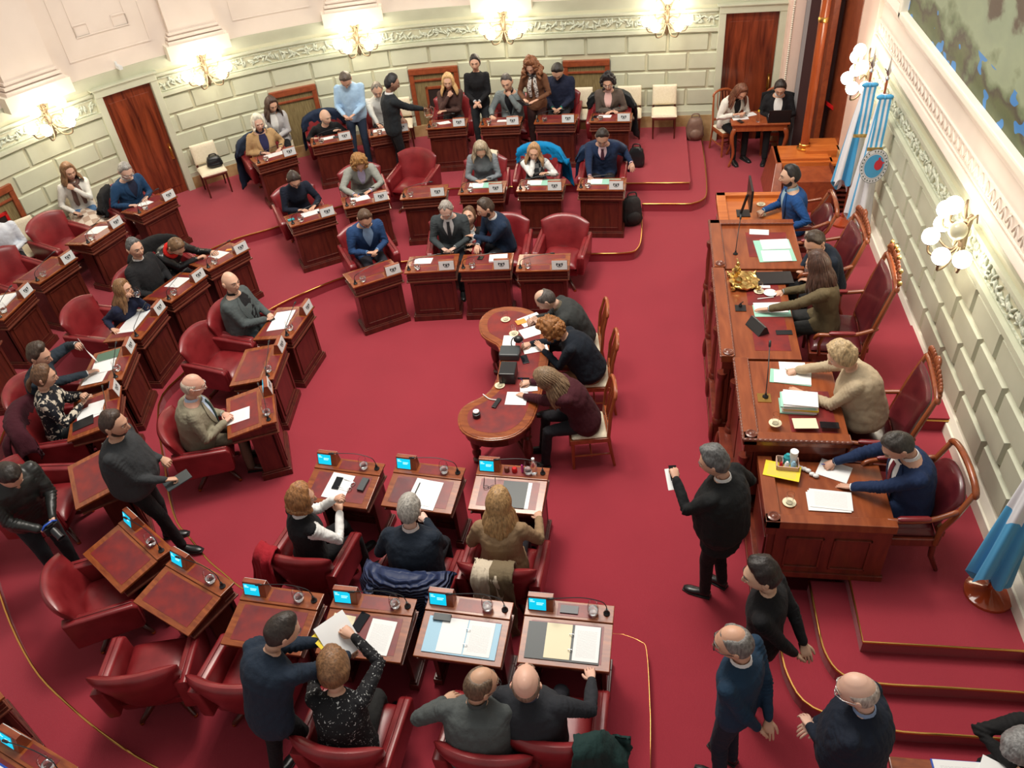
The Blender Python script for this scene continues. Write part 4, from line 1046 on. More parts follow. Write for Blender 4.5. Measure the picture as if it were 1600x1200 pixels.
    if shirt and vdepth > 0:
        q = MB(); T = np.linspace(.515*s, (.50-vdepth)*s, 9); G = [[surf(t, a*(26*(1-i/8.)**.8+1.5), base+.012) for a in np.linspace(-1, 1, 7)] for i, t in enumerate(T)]
        q.grid(G, thick=-.006); q.obj('shirt', sm_, P, smooth=60)
        if jacket:
            for sx in (-1, 1):
                q = MB(); G = []
                for i, t in enumerate(T):
                    w0_ = 26*(1-i/8.)**.8+1.5; ww = 15*math.sin(math.pi*min(1, (i+1.2)/8.5))+3
                    G.append([surf(t, sx*(w0_-2+ww*k), base+.024+.005*math.sin(k*3.1)) for k in (0, .5, 1)])
                q.grid(G, thick=.010 if sx > 0 else -.010); q.obj('lapel', gm, P, smooth=50)
    if tie:
        q = MB(); T = np.linspace(.495*s, (.50-vdepth*.96)*s, 8); G = [[surf(t, a*(5 if i else 8)*(1+.5*i/7), base+.022) for a in (-1, 0, 1)] for i, t in enumerate(T)]
        q.grid(G, thick=-.008); q.obj('tie', cloth(tie, .5), P, smooth=60)
    cc = collar if collar is not None else shirt
    if cc:
        q = MB(); pc, Fc = spine(.515*s); ax = _nn(Fc[:, 2]+hR[:, 2]*.3)
        R1 = []
        for rr, hh_ in ((.072, -.012), (.066, .032), (.060, .034), (.062, -.01)):
            R1.append([pc+Fc[:, 0]*rr*s*math.sin(a)*1.0+Fc[:, 1]*(rr*s*math.cos(a)*.98)+ax*(hh_-(.022 if math.cos(a) > .8 else 0))*s for a in np.linspace(0, 2*math.pi, 16, endpoint=False)])
        q.loft(R1, cap=False); q.obj('collar', cloth(cc, .6), P, smooth=50)
    cf = cuff if cuff is not None else (shirt if jacket else None)
    if cf:
        for (sx, S, El, W, fd) in arms:
            q = MB(); q.tube([W-fd*.012, W+fd*.012], [.0315*s, .031*s], 12, dome=False); q.obj('cuff', cloth(cf, .6), P, smooth=50)
    if vest is not None:
        pass
    if scarf:
        q = MB(); pc, Fc = spine(.5*s); ring = [pc+Fc[:, 0]*.088*s*math.sin(a)+Fc[:, 1]*.085*s*math.cos(a)+Fc[:, 2]*(.02+.012*math.sin(3*a)-.02*math.cos(a)) for a in np.linspace(0, 2*math.pi, 17)]
        q.tube(ring, [.028*s+.005*math.sin(k*2) for k in range(17)], 8, dome=False)
        if scarf[1]:
            for sx in (-1, 1):
                q.tube([surf(.47*s, sx*14, .03), surf(.36*s, sx*16, .035), surf(.25*s, sx*20, .035), surf((.47-scarf[1])*s, sx*18, .035)], [.03, .036, .036, .03], 8, flat=.45)
        q.obj('scarf', cloth(scarf[0], .9, scarf[2] if len(scarf) > 2 else None), P, smooth=70)
    if hood:
        q = MB(); pc, Fc = spine(.47*s); q.tube([pc+Fc[:, 0]*.1*math.sin(a)+Fc[:, 1]*(-.02+.1*math.cos(a))+Fc[:, 2]*(.03-.03*math.cos(a)) for a in np.linspace(R_(50), R_(310), 9)], [.02, .03, .036, .042, .046, .042, .036, .03, .02], 9); q.obj('hood', cloth(hood), P, smooth=90)
    # trousers, shoes
    bm_ = cloth(bottom); g = MB(); g.loft([sec(t, 1.0, 1.0, .002) for t in np.array([-.12, -.05, 0, .08])*s])
    for i, (h_, K, An) in enumerate(leg):
        if skirt: g.tube([h_, K], [.1, .085], 10)
        Ae = An if not skirt else K+(An-K)*.15
        g.tube([h_, h_+(K-h_)*.5, K, K+(Ae-K)*.5, Ae], [(.09+.01*fat)*s, .08*s, .064*s, .056*s, .05*s], 12, dome=not skirt)
    me = remesh(g, 'trousers', bm_, vox*1.1, 4, .004, seed+3, [(leg[0][1], .1, .005, _nn(leg[0][0]-leg[0][2])), (leg[1][1], .1, .005, _nn(leg[1][0]-leg[1][2]))]); o = bpy.data.objects.new('trousers' if not skirt else 'skirt', me); COL.objects.link(o); o.parent = P
    for i, (h_, K, An) in enumerate(leg):
        o = bpy.data.objects.new('shoe', shoe_mesh(shoes)); COL.objects.link(o); o.parent = P; o.location = (An[0], An[1]+.02, max(An[2]-.085, 0)); o.rotation_euler = (0, 0, R_((-8, 8)[1-i]))
    # hands in world space, for whatever they hold
    Rw = rz(R_(yaw)); o3 = np.array([r0[0], r0[1], z0]); res = {'root': P, 'xy': r0, 'yaw': R_(yaw), 'surf': lambda t, a, off: Rw@surf(t*s, a, off)+o3}
    for k in ('l', 'r'): HR, W = out[k]; res[k] = (Rw@HR, Rw@W+o3)
    return res
mat_eye = mat('eye_white', (.7, .66, .6), .25); mat_iris = mat('iris_dark', (.03, .018, .012), .15); mat_lip = mat('lips', (.5, .17, .14), .5)
def place(o, A, p):
    mw = Matrix.Identity(4)
    for i in range(3):
        for j in range(3): mw[i][j] = A[i][j]
        mw[i][3] = p[i]
    o.matrix_world = mw
def held(h, mb, name, m, label, cat, off=(0, .07, -.03), R=None, bevel=0., smooth=None, group=None):
    """an object in a hand: hand frame x = thumb side, y = fingers, z = back of the hand"""
    A, p = h; A = A/np.linalg.norm(A[:, 0]); o = mb.obj(name, m, bevel=bevel, smooth=smooth)
    B = A if R is None else A@R; place(o, B, p+A@np.array(off)); return tag(o, label, cat, group)
def phone(h, label, off=(0, .075, -.03)):
    mb = MB(); mb.box(-.036, .036, -.072, .072, -.004, .004); return held(h, mb, 'smartphone', M['screen_off'], label, 'phone', off, bevel=.002)
def pen(h, label, m='blue_ink', side=1):
    mb = MB(); mb.tube([(0, 0, -.07), (0, 0, .07)], .0042, 6); return held(h, mb, 'pen', M[m], label, 'pen', (side*.02, .085, -.01), R=rx(-.5), smooth=60)
W_ = (.75, .76, .76)
NAVY = (.012, .02, .05); BLK = (.010, .010, .012); JEAN = (.035, .07, .14); CHAR = (.03, .034, .036)
DBG = []
def sit(key, label, u, v, dyaw=0, z=None, coff=(0, 0), cyaw=None, chair=None, **k):
    d = DK.get(key); z = DESKS[key][2] if z is None else z
    yaw = math.degrees(d.rotation_euler[2])+dyaw; p = person(label, u, v, z, yaw, **k)
    q = rz(-d.rotation_euler[2])@(np.array([*p['xy'], 0])-np.array([d.location[0], d.location[1], 0])); DBG.append((key, round(float(q[0]), 2), round(float(q[1]), 2)))
    a = d.rotation_euler[2] if cyaw is None else R_(cyaw)
    c = p['xy']+(rz(a)@np.array([coff[0], .05+coff[1], 0]))[:2]
    chair_at(key, (c[0], c[1], z), a, 'red leather swivel armchair '+(chair or ('under '+DESKS[key][3])))
    return p
def dk(key, x=.15, y=-.27, h=.035): return (key, x, y, h)
Q = {}
# ---- front ring, top
Q['R1a'] = p = sit('R1a', 'man in blue blazer and dark glasses looking down at a phone', 570, 341, lean=16, hp=40, glasses='dark', hc=(.09, .05, .03), hair='short', top=(.02, .055, .15), shirt=(.28, .46, .72), bottom=(.02, .02, .03), lh=(-.05, .34, .72), rh=(.10, .36, .74), lp='grip', rp='pinch', beard=True, vox=.014)
phone(p['l'], 'dark smartphone held by the man in blue blazer and dark glasses')
Q['R1b'] = p = sit('R1b', 'grey-haired man in charcoal suit and dark tie looking down', 697, 327, dyaw=-2, lean=12, hp=36, hair='receding', hc=(.3, .27, .24), skin=(.66, .42, .33), top=(.045, .055, .06), shirt=W_, tie=(.04, .045, .05), lh=(-.08, .36, .70), rh=(.10, .36, .70), lp='grip', rp='grip', vox=.014)
phone(p['r'], 'small phone in the hands of the grey-haired man in charcoal suit')
Q['R1c'] = p = sit('R1c', 'man in dark navy jacket turned sideways to whisper to a crouching woman', 759, 325, dyaw=-52, lean=22, side=-4, hp=22, hy=-20, hc=(.05, .032, .022), top=(.012, .025, .055), collar=W_, cuff=W_, lh=(.12, .40, .76), rh=(.02, .42, .68), beard=True, lp='rest', chair='under the man turned sideways in navy', cyaw=180, coff=(.0, .03), vox=.014)
Q['crouch'] = person('brown-haired woman crouching between two armchairs, face turned up', 733, 339, Z1, 200, seat=True, seat_z=.0, sex='f', lean=10, hp=-22, hy=-25, hair='updo', hc=(.12, .06, .03), top=BLK, shirt=W_, vdepth=.2, lh=(-.02, .3, .45), rh=(.14, .3, .4), lp='rest', knees=[(-.1, .34, .3), (.1, .38, .1)], feet=[(-.1, .15, .085), (.1, -.05, .085)])
chair_at('R1d', tuple(at(874, 440, .0)+np.array([.06, .0, 0])), R_(172), 'empty red leather armchair turned beside the last upper front desk')
# ---- middle ring, top
Q['R2a'] = sit('R2a', 'woman in buttoned navy top and glasses reading a sheet', 459, 280, sex='f', lean=18, hp=42, hair='updo', hc=(.035, .022, .018), top=(.010, .014, .028), jacket=False, glasses='dark', lh=dk('R2a', -.15), rh=dk('R2a', .12), bun=(0, -.1, .03))
Q['R2b'] = p = sit('R2b', 'woman with curly blonde hair in grey blazer writing with a pen', 561, 254, sex='f', lean=24, hp=48, hair='curly', hairlen=.1, hc=(.32, .16, .05), top=(.3, .31, .28), shirt=(.55, .5, .72), vdepth=.22, lh=dk('R2b', -.13, -.24), rh=dk('R2b', .15, -.2), rp='pinch', lpole=(-1, -.2, -.5), rpole=(1, -.2, -.5))
pen(p['r'], 'pen held by the curly blonde woman in grey blazer')
Q['R2d'] = p = sit('R2d', 'woman with long grey-blonde hair in grey sweater looking at a phone', 751, 233, sex='f', lean=16, hp=40, hy=8, hair='long', hairlen=.16, hc=(.36, .29, .2), top=(.21, .235, .26), jacket=False, lh=(-.07, .34, .74), rh=(.08, .36, .74), lp='grip', rp='pinch')
phone(p['l'], 'phone held by the grey-haired woman in grey sweater')
Q['R2e'] = sit('R2e', 'woman with long strawberry blonde hair, white sleeves and patterned vest, hand on mouth', 834, 237, dyaw=4, s=.95, low=.04, sleeves=(.75, .75, .74), topmat=cloth((.05, .055, .065), .85, ((.35, .38, .4), 13., 0, 'check')), coff=(0, -.25), sex='f', lean=26, hp=12, ht=-6, hair='long', hairlen=.2, hc=(.40, .23, .11), top=(.72, .72, .71), jacket=False, lh=(-.2, .34, .80), rh=(-.0, .25, 1.02), rp='fist', rpole=(.3, .5, -1), rup=(0, 1, .2))
Q['R2f'] = sit('R2f', 'man in navy suit, waistcoat and pink shirt with dark tie', 941, 214, dyaw=4, lean=14, hp=38, hc=(.02, .014, .012), skin=(.48, .27, .19), top=(.010, .022, .06), shirt=(.72, .5, .56), tie=(.06, .015, .03), vdepth=.17, lh=(-.42, .12, .72), rh=dk('R2f', .22, -.25), fat=.3)
chair_at('R2c', tuple(at(652, 330, Z1)+np.array([-.02, .12, 0])), R_(168), 'empty red leather armchair by the waiter in black suit')
# ---- back ring, top
Q['R3a'] = sit('R3a', 'elderly woman with white hair in tan jacket over navy scarf', 403, 191, sex='f', lean=14, hp=14, hair='long', hairlen=.10, hc=(.72, .66, .54), top=(.42, .27, .13), shirt=(.02, .02, .07), vdepth=.4, lh=dk('R3a', -.2), rh=dk('R3a', .15), fat=.7, skin=(.66, .4, .3))
Q['R3b'] = sit('R3b', 'bald man in black zip sweater looking to his left', 508, 183, s=.92, low=.12, coff=(.0, -.12), knees=[(-.12, .33, .5), (.12, .33, .5)], feet=[(-.12, .2, .085), (.12, .25, .085)], lean=30, hp=12, hy=38, hair=None, skin=(.66, .42, .3), top=BLK, jacket=False, beard=True, hc=(.4, .34, .28), lh=dk('R3b', -.2, -.33), rh=(.26, .3, .7), fat=.3)
Q['R3c'] = sit('R3c', 'grey-haired man half hidden behind the standing waiter', 589, 140, lean=10, hp=30, hair='receding', hc=(.2, .17, .14), top=(.5, .5, .48), jacket=False, lh=dk('R3c', -.15), rh=dk('R3c', .15))
Q['R3d'] = sit('R3d', 'woman with long blonde hair in brown top resting chin on her fist', 700, 127, sex='f', lean=12, hp=12, hair='long', hairlen=.2, hc=(.55, .34, .15), top=(.075, .038, .032), jacket=False, rh=(.02, .24, .98), rp='fist', rpole=(.4, .5, -1), rup=(0, 1, .2), lh=(.08, .28, .76))
Q['R3e'] = sit('R3e', 'man in light grey jacket over black shirt, hand on his chin', 792, 129, dyaw=-6, lean=16, hp=16, ht=8, hc=(.08, .07, .065), top=(.17, .2, .205), shirt=(.012, .014, .018), vdepth=.4, lh=(-.04, .26, .99), lp='fist', lpole=(-.4, .5, -1), lup=(0, 1, .2), rh=dk('R3e', .2))
Q['R3f'] = p = sit('R3f', 'man in dark navy jacket with green cuffs looking at a phone', 871, 111, s=1.05, seat_z=.53, coff=(0, .1), lean=8, hp=48, hc=(.02, .016, .014), top=(.010, .014, .035), collar=(.01, .05, .04), cuff=(.02, .35, .22), lh=(-.06, .34, .72), rh=(.09, .34, .72), lp='grip', rp='pinch', fat=.5)
phone(p['l'], 'purple-black phone held by the man with green cuffs')
Q['R3g'] = sit('R3g', 'person with black curly hair in brown-grey blazer and pink shirt', 950, 128, sex='f', lean=14, hp=24, hair='curly', hairlen=.06, hc=(.012, .010, .012), top=(.11, .085, .07), shirt=(.75, .48, .45), vdepth=.34, lh=dk('R3g', -.03, -.28), rh=dk('R3g', .04, -.28), glasses='steel')
# ---- seated or standing by the curved wall
def wallchair(key, p, label, dy=-.04, yaw=None):
    a = p['yaw'] if yaw is None else R_(yaw); c = p['xy']+(rz(a)@np.array([0, dy, 0]))[:2]; return cream_chair_at((c[0], c[1], Z2), a, label)
def build_cream(loc, rot, label, group):
    t = thing('cream_side_chair', label, 'chair', loc, rot, group)
    mb = MB()
    def st(u, v): return np.array([.235*u, .0+.23*v, .43]), np.array([0, 0, 1.]), .05
    pad(mb, st, 10, 10, 8); mb.obj('seat', M['cream'], t, smooth=180)
    mb = MB()
    def bk(u, v): vv = (v+1)/2; return np.array([.225*u, -.215-.06*vv, .50+.36*vv]), _nn([0, 1, .2]), .035
    pad(mb, bk, 10, 10, 8); mb.obj('backrest', M['cream'], t, smooth=180)
    mb = MB(); mb.box(-.215, .215, -.215, .215, .37, .40); mb.obj('seat_rail', M['mahogany'], t)
    for sx in (-1, 1):
        mb = MB(); mb.tube([(sx*.2, .2, 0), (sx*.2, .2, .39)], [.013, .02], 4, dome=False); mb.obj('leg', M['mahogany'], t)
        mb = MB(); mb.tube([(sx*.2, -.26, 0), (sx*.2, -.21, .40), (sx*.2, -.235, .55)], [.013, .02, .018], 4, dome=False); mb.obj('leg', M['mahogany'], t)
    return t
def cream_chair_at(loc, a, label): return get('cream', build_cream, loc, a, label, 'cream upholstered chairs along the curved wall')
Q['scarf'] = p = person('woman with brown scarf and plaid wrap resting her chin on her hand', 107, 268, Z2, 222, sex='f', lean=12, hp=14, hy=14, hair='long', hairlen=.16, hc=(.2, .1, .045), top=(.72, .7, .64), jacket=False, scarf=((.16, .09, .075), .3), bottom=(.09, .19, .36), lh=(.02, .27, .98), lp='fist', lpole=(-.3, .5, -1), lup=(0, 1, .2), rh=(.16, .30, .66), rp='grip', shoes='tan')
wallchair('s', p, 'cream chair under the woman with brown scarf')
phone(p['r'], 'phone in the lap of the woman with brown scarf')
mb = MB(); mb.grid([[(x, y, .59+.05*math.cos(x*7)-(.35*max(0, y-.42))+.01*math.sin(9*x+4*y)) for y in np.linspace(.02, .66, 8)] for x in np.linspace(-.26, .26, 9)], thick=.012)
o = mb.obj('plaid_wrap', cloth((.45, .32, .24), .9, ((.68, .58, .48), 9., 0, 'check')), smooth=80); A = rz(p['yaw']); place(o, A, np.array([*p['xy'], Z2])); tag(o, 'beige plaid wrap over the lap of the woman with brown scarf', 'blanket')
Q['blazer'] = p = person('woman with long dark hair in pale grey blazer holding a phone by the wall', 424, 163, Z2, 205, sex='f', lean=10, hp=26, hy=22, hair='long', hairlen=.24, hc=(.05, .025, .018), top=(.42, .41, .42), shirt=(.78, .78, .76), vdepth=.42, lh=(.0, .30, .70), rh=(.16, .32, .66), lp='grip', bottom=BLK)
wallchair('b', p, 'cream chair under the woman in pale grey blazer'); phone(p['l'], 'phone held by the woman in pale grey blazer')
Q['skysweater'] = p = person('man in light blue sweater and dark jeans leaning on the wall with a phone', 540, 124, Z2, 190, seat=False, lean=8, hp=52, hc=(.09, .07, .055), top=(.36, .54, .74), jacket=False, lh=(-.04, .32, 1.02), rh=(.12, .32, 1.02), lp='grip', rp='grip', bottom=(.02, .03, .055), shoes='white', fat=.5, feet=[(-.12, .2, .085), (.1, .3, .085)])
phone(p['r'], 'phone held by the man in light blue sweater')
Q['waiter'] = p = person('standing waiter in black suit pouring from a glass jug, seen from behind', 612, 130, Z2, -58, seat=False, lean=4, hp=22, hy=-6, hc=(.010, .010, .012), skin=(.34, .19, .13), top=(.016, .02, .024), collar=W_, cuff=(.02, .02, .02), rh=(.10, .52, 1.12), rp='grip', lh=(-.22, .2, .95), bottom=BLK)
mb = MB(); mb.lathe([(.045, 0), (.075, .02), (.085, .07), (.07, .13), (.045, .17), (.05, .21), (.047, .21), (.042, .17), (.066, .13), (.08, .07), (.07, .025), (.002, .01)], 20)
mb.tube([(.045, 0, .19), (.1, 0, .17), (.1, 0, .1), (.08, 0, .07)], .008, 6); jug = mb.obj('water_jug', M['glass'], smooth=60); place(jug, np.eye(3), p['r'][1]+np.array([.10, .02, -.16])); tag(jug, 'round glass water jug held out by the standing waiter', 'jug')
Q['bun'] = p = person('dark-haired woman in black sweater by the wall, hands clasped in front', 742, 98, Z2, 186, seat=False, sex='f', lean=3, hp=8, hair='updo', hc=(.02, .014, .012), top=BLK, jacket=False, lh=(-.03, .25, .96), rh=(.05, .25, .96), cuff=(.5, .52, .55), bottom=(.03, .035, .04), bun=(0, -.10, .04), s=.95)
Q['curly'] = p = person('standing woman with long curly auburn hair, brown sweater and white scarf', 830, 103, Z2, 172, seat=False, sex='f', lean=8, hp=34, hy=-4, hair='curly', hairlen=.16, hc=(.22, .085, .035), top=(.14, .06, .03), jacket=False, scarf=((.7, .66, .62), .32, ((.05, .05, .055), 22, .52, 'n')), lh=(-.10, .28, 1.04), rh=(.12, .28, 1.04), lp='flat', rp='grip', bottom=(.05, .022, .02), s=.97)
mb = MB(); mb.box(-.09, .09, -.12, .12, -.004, .004); held(p['r'], mb, 'tablet', M['screen_off'], 'dark tablet held by the standing woman with curly auburn hair', 'tablet', off=(.06, .09, -.02))
# ---- small table by the right-hand door
Q['cardigan'] = p = person('woman with long brown hair in white coat and black boots writing', 1157, 143, 0, 205, sex='f', lean=24, hp=42, hair='long', hairlen=.24, hc=(.14, .05, .025), top=(.7, .68, .62), hem=.1, shirt=BLK, vdepth=.3, lh=(-.06, .38, .80), rh=(.14, .36, .80), lp='pinch', bottom=BLK)
Q['topknot'] = p = person('person with topknot in black jacket and white speckled shirt at a laptop', 1219, 137, 0, 174, sex='f', lean=16, hp=34, hair='updo', hc=(.03, .025, .022), bun=(0, -.02, .13), top=BLK, shirt=(.72, .73, .72), vdepth=.36, lh=(-.12, .38, .78), rh=(.12, .38, .78), bottom=BLK, fat=.9)
# ---- left, front ring
Q['L1a'] = p = sit('L1a', 'bald man in dark grey suit and black shirt holding a phone', 360, 441, dyaw=0, lean=2, hp=4, hy=-18, hair=None, skin=(.7, .42, .3), top=(.075, .09, .092), shirt=BLK, vdepth=.44, lh=(-.04, .38, .76), rh=(.06, .38, .74), lp='grip', rp='grip', fat=.9, cuff=(.01, .01, .01), bottom=(.05, .07, .08), vox=.014)
phone(p['l'], 'black phone held by the bald man in dark grey suit')
chair_at('L1b', tuple(at(352, 568, .45)*np.array([1, 1, 0])), R_(-98), 'empty red leather armchair between the two bald men on the left')
Q['L1c'] = p = sit('L1c', 'bald man in beige suit and dark green tie reading a page', 301, 603, dyaw=2, lean=10, hp=16, hair='fringe', hc=(.5, .42, .34), skin=(.7, .38, .28), top=(.25, .225, .16), shirt=(.5, .62, .8), tie=(.01, .04, .035), vdepth=.38, lh=('L1c', -.05, -.32, .045), rh=('L1c', .13, -.30, .05), lp='flat', rp='pinch', fat=.8, glasses='steel', bottom=(.16, .13, .09), shoes='brown', vox=.013)
# ---- left, middle ring
Q['L2a'] = p = sit('L2a', 'woman with tied-up blonde hair, red scarf and black leather jacket leaning over papers', 275, 385, sex='f', lean=46, hp=52, hy=8, hair='updo', hc=(.16, .09, .045), bun=(0, -.07, .09), top=(.012, .012, .014), topmat=mat('black_leather_cloth', (.012, .012, .013), .35), scarf=((.6, .02, .015), 0), lh=dk('L2a', .0, -.2), rh=dk('L2a', .24, -.22), rp='pinch')
Q['L2b'] = sit('L2b', 'grey-haired man in black coat and white collar looking right', 211, 388, dyaw=6, lean=6, hp=4, hy=-14, hc=(.11, .11, .11), top=(.014, .014, .016), collar=W_, lh=(-.14, .32, .66), rh=(.18, .34, .66), fat=.6)
Q['L2c'] = p = sit('L2c', 'woman with long light brown hair in navy jacket drinking from a glass', 192, 452, s=.93, low=.04, coff=(0, -.38), sex='f', lean=24, hp=2, hair='long', hairlen=.26, hc=(.22, .115, .05), top=(.014, .018, .045), lh=(.0, .32, 1.0), lp='grip', lpole=(-.3, .3, -1), rh=dk('L2c', .12))
g = glass_on(DK['L2c'], 'drinking glass raised to the mouth of the long-haired woman'); g.location = Vector(p['l'][1]+np.array([.05, .0, .0]))
Q['L2d'] = p = sit('L2d', 'dark-haired man in charcoal suit lifting a sheet of paper', 61, 556, lean=16, hp=18, hy=-6, hc=(.05, .032, .022), hair='quiff', skin=(.6, .34, .24), top=(.022, .032, .045), collar=W_, lh=(-.24, .48, 1.12), lp='pinch', lpole=(-1, -.2, -.3), rh=dk('L2d', .12, -.12), cuff=W_, shirt=None)
mb = MB(); mb.grid([[(x, .02*math.sin(z*9), z) for z in np.linspace(-.28, .02, 8)] for x in np.linspace(-.1, .1, 4)], thick=.002); o = mb.obj('sheet_of_paper', M['paper'], smooth=80); place(o, rz(p['yaw']+.6)@rx(.25), p['l'][1]+rz(p['yaw'])@np.array([.03, .08, .03])); tag(o, 'white sheet lifted by the man in charcoal suit on the left', 'paper')
Q['L2e'] = p = sit('L2e', 'woman with ponytail in black and cream floral blouse using a phone', 68, 589, dyaw=4, sex='f', lean=10, hp=14, hair='updo', hc=(.12, .06, .03), bun=(0, -.1, .0, 'tail'), top=(.015, .016, .02), topmat=cloth((.012, .014, .02), .7, ((.62, .55, .45), 11, .55, 'n')), jacket=False, lh=(-.02, .36, .86), rh=(.06, .34, .80), lp='grip', rp='rest', bottom=(.02, .024, .028), vox=.014)
phone(p['l'], 'phone held up by the woman in floral blouse')
# ---- left, standing
Q['beard'] = p = person('standing bearded man in dark grey sweater holding a tablet, black trousers and trainers', 178, 663, Z1, -82, seat=False, lean=6, hp=10, hy=0, hc=(.045, .026, .018), hair='short', beard=True, skin=(.55, .31, .21), top=(.035, .038, .042), jacket=False, lh=(-.12, .27, 1.06), rh=(.10, .36, 1.0), lp='grip', rp='grip', lpole=(-.4, -.8, -.9), rpole=(.5, -.8, -.9), bottom=BLK, fat=1.3, s=1.0, feet=[(-.1, -.02, .085), (.1, .20, .085)], shoes='black', vox=.014)
mb = MB(); mb.box(-.10, .10, -.13, .13, -.006, .006); held(p['r'], mb, 'tablet', M['darkfolder'], 'grey tablet held by the standing bearded man', 'tablet', off=(-.02, .12, -.035), R=rx(.5), bevel=.003)
Q['photographer'] = p = person('photographer in black leather jacket and grey hood bending over a camera', 14, 742, Z1, -118, seat=False, lean=16, hp=56, hc=(.02, .015, .012), hair='short', top=(.014, .015, .014), topmat=mat('soft_black_leather', (.014, .015, .014), .4), hood=(.12, .13, .14), lh=(-.06, .40, 1.02), rh=(.07, .40, 1.00), lp='grip', rp='grip', bottom=(.014, .016, .02), vox=.014, fat=.4)
c_ = (p['l'][1]+p['r'][1])/2+rz(p['yaw'])@np.array([0, .08, -.02]); t = thing('camera', 'black camera with blue details in the hands of the photographer', 'camera', c_, p['yaw'])
mb = MB(); mb.box(-.07, .07, -.03, .03, -.045, .045); mb.box(-.03, .03, -.03, .03, .045, .07); mb.obj('camera_body', M['black'], t, bevel=.008)
mb = MB(); mb.lathe([(.034, 0), (.037, .03), (.034, .09), (.039, .12), (.033, .12), (.03, .1)], 16, xf=(rx(-math.pi/2-.5), (0, .03, 0))); mb.obj('lens', M['black'], t, smooth=40)
mb = MB(); mb.tube([(-.07, 0, .04), (-.04, .01, .075), (.04, .01, .075), (.07, 0, .04)], .01, 6); mb.obj('strap', M['blue_ink'], t, smooth=60)
Q['edge'] = person('person in white shirt and dark vest at the far left edge by the wall', -16, 338, Z2, 230, lean=8, hp=14, hc=(.03, .02, .015), top=(.62, .66, .72), jacket=False, lh=(-.05, .24, .7), rh=(.1, .24, .7), knees=[(-.1, .28, .52), (.1, .28, .52)], feet=[(-.1, .14, .085), (.1, .14, .085)])
wallchair('e', Q['edge'], 'cream chair at the far left edge of view')
# ---- back ring, left
Q['L3a'] = p = sit('L3a', 'grey-haired man with glasses in blue cardigan looking down at papers', 196, 267, lean=14, hp=34, hy=-10, hc=(.3, .29, .27), skin=(.66, .42, .32), top=(.014, .05, .12), shirt=(.015, .02, .045), vdepth=.28, collar=(.6, .6, .6), glasses='steel', lh=dk('L3a', -.15), rh=dk('L3a', .2), rp='pinch', cuff=(.014, .05, .12))
chair_at('L3b', tuple(dl(DK['L3b'], .0, -.80)), DK['L3b'].rotation_euler[2], 'empty red leather armchair below the woman with brown scarf')
chair_at('L3c', tuple(dl(DK['L3c'], .0, -.70)), DK['L3c'].rotation_euler[2], 'empty red leather armchair at the left edge of view')
# ---- front ring, bottom
Q['B1a'] = p = sit('B1a', 'woman with auburn bob, black vest and white sleeves sitting sideways', 470, 780, dyaw=-34, sex='f', lean=4, hp=10, hy=-22, hair='bob', sleeves=(.78, .78, .77), hc=(.28, .125, .045), top=BLK, jacket=False, lh=(.0, .36, .98), rh=(.06, .34, .86), lp='grip', rp='rest', rpole=(1, -.3, -.8), lpole=(-.6, .1, -1), collar=W_, bottom=BLK, vox=.013, fat=.3)
Q['B1b'] = sit('B1b', 'grey-haired man in dark navy jacket seen from behind', 640, 797, dyaw=3, lean=8, hp=18, hc=(.34, .32, .29), skin=(.7, .45, .36), top=(.012, .019, .032), collar=(.66, .6, .6), cuff=W_, lh=(-.2, .26, .72), rh=(.02, .36, .80), rp='grip', fat=.8, vox=.013)
Q['B1c'] = sit('B1c', 'woman with long straight blonde hair in tan blazer seen from behind', 779, 786, dyaw=2, sex='f', lean=6, hp=16, hair='long', hairlen=.3, hc=(.34, .2, .085), top=(.26, .17, .095), lh=(-.16, .3, .72), rh=(.27, .38, .72), rp='rest', fat=.3, vox=.013, cuff=(.26, .17, .095))
# ---- middle ring, bottom
Q['B2b'] = p = sit('B2b', 'woman with brown hair in black top with white pattern lifting papers', 521, 1046, dyaw=6, sex='f', lean=16, hp=26, hy=8, hair='cap', coff=(0, .12), hc=(.2, .1, .045), top=BLK, topmat=cloth((.010, .010, .012), .8, ((.45, .46, .46), 34, .64, 'n')), jacket=False, lh=(-.12, .42, .98), rh=(.05, .50, 1.12), lp='grip', rp='grip', rpole=(1, -.1, -.4), fat=.7, bottom=(.02, .02, .02), vox=.013)
mb = MB(); mb.grid([[(x, y, .025*math.sin(y*8)+.01*math.sin(x*9)) for y in np.linspace(-.16, .16, 9)] for x in np.linspace(-.13, .13, 6)], thick=.002)
o = mb.obj('sheets_of_paper', M['paper'], smooth=80); pc_ = (p['l'][1]+p['r'][1])/2; place(o, rz(p['yaw']+.75)@rx(.42), pc_+rz(p['yaw'])@np.array([-.03, .05, .06])); tag(o, 'white sheets held up by the woman in black patterned top', 'paper')
mb = MB(); mb.box(-.12, .12, -.15, .15, 0, .003); o = mb.obj('yellow_sheet', M['yellow_print']); place(o, rz(p['yaw']+.95)@rx(.42), pc_+rz(p['yaw'])@np.array([-.06, .03, .04])); tag(o, 'yellow sheet behind the papers lifted by the woman in patterned top', 'paper')
Q['B2a'] = p = person('young man in dark navy suit standing and leaning over to point at papers', 440, 987, Z1, -22, seat=False, lean=26, twist=-8, hp=34, hy=-28, hc=(.028, .02, .016), hair='short', top=(.014, .024, .042), lh=(.10, .62, 1.02), rh=(.26, .58, 1.0), lp='flat', rp='grip', bottom=BLK, vox=.013, s=1.0, feet=[(-.14, -.1, .085), (.12, .12, .085)])
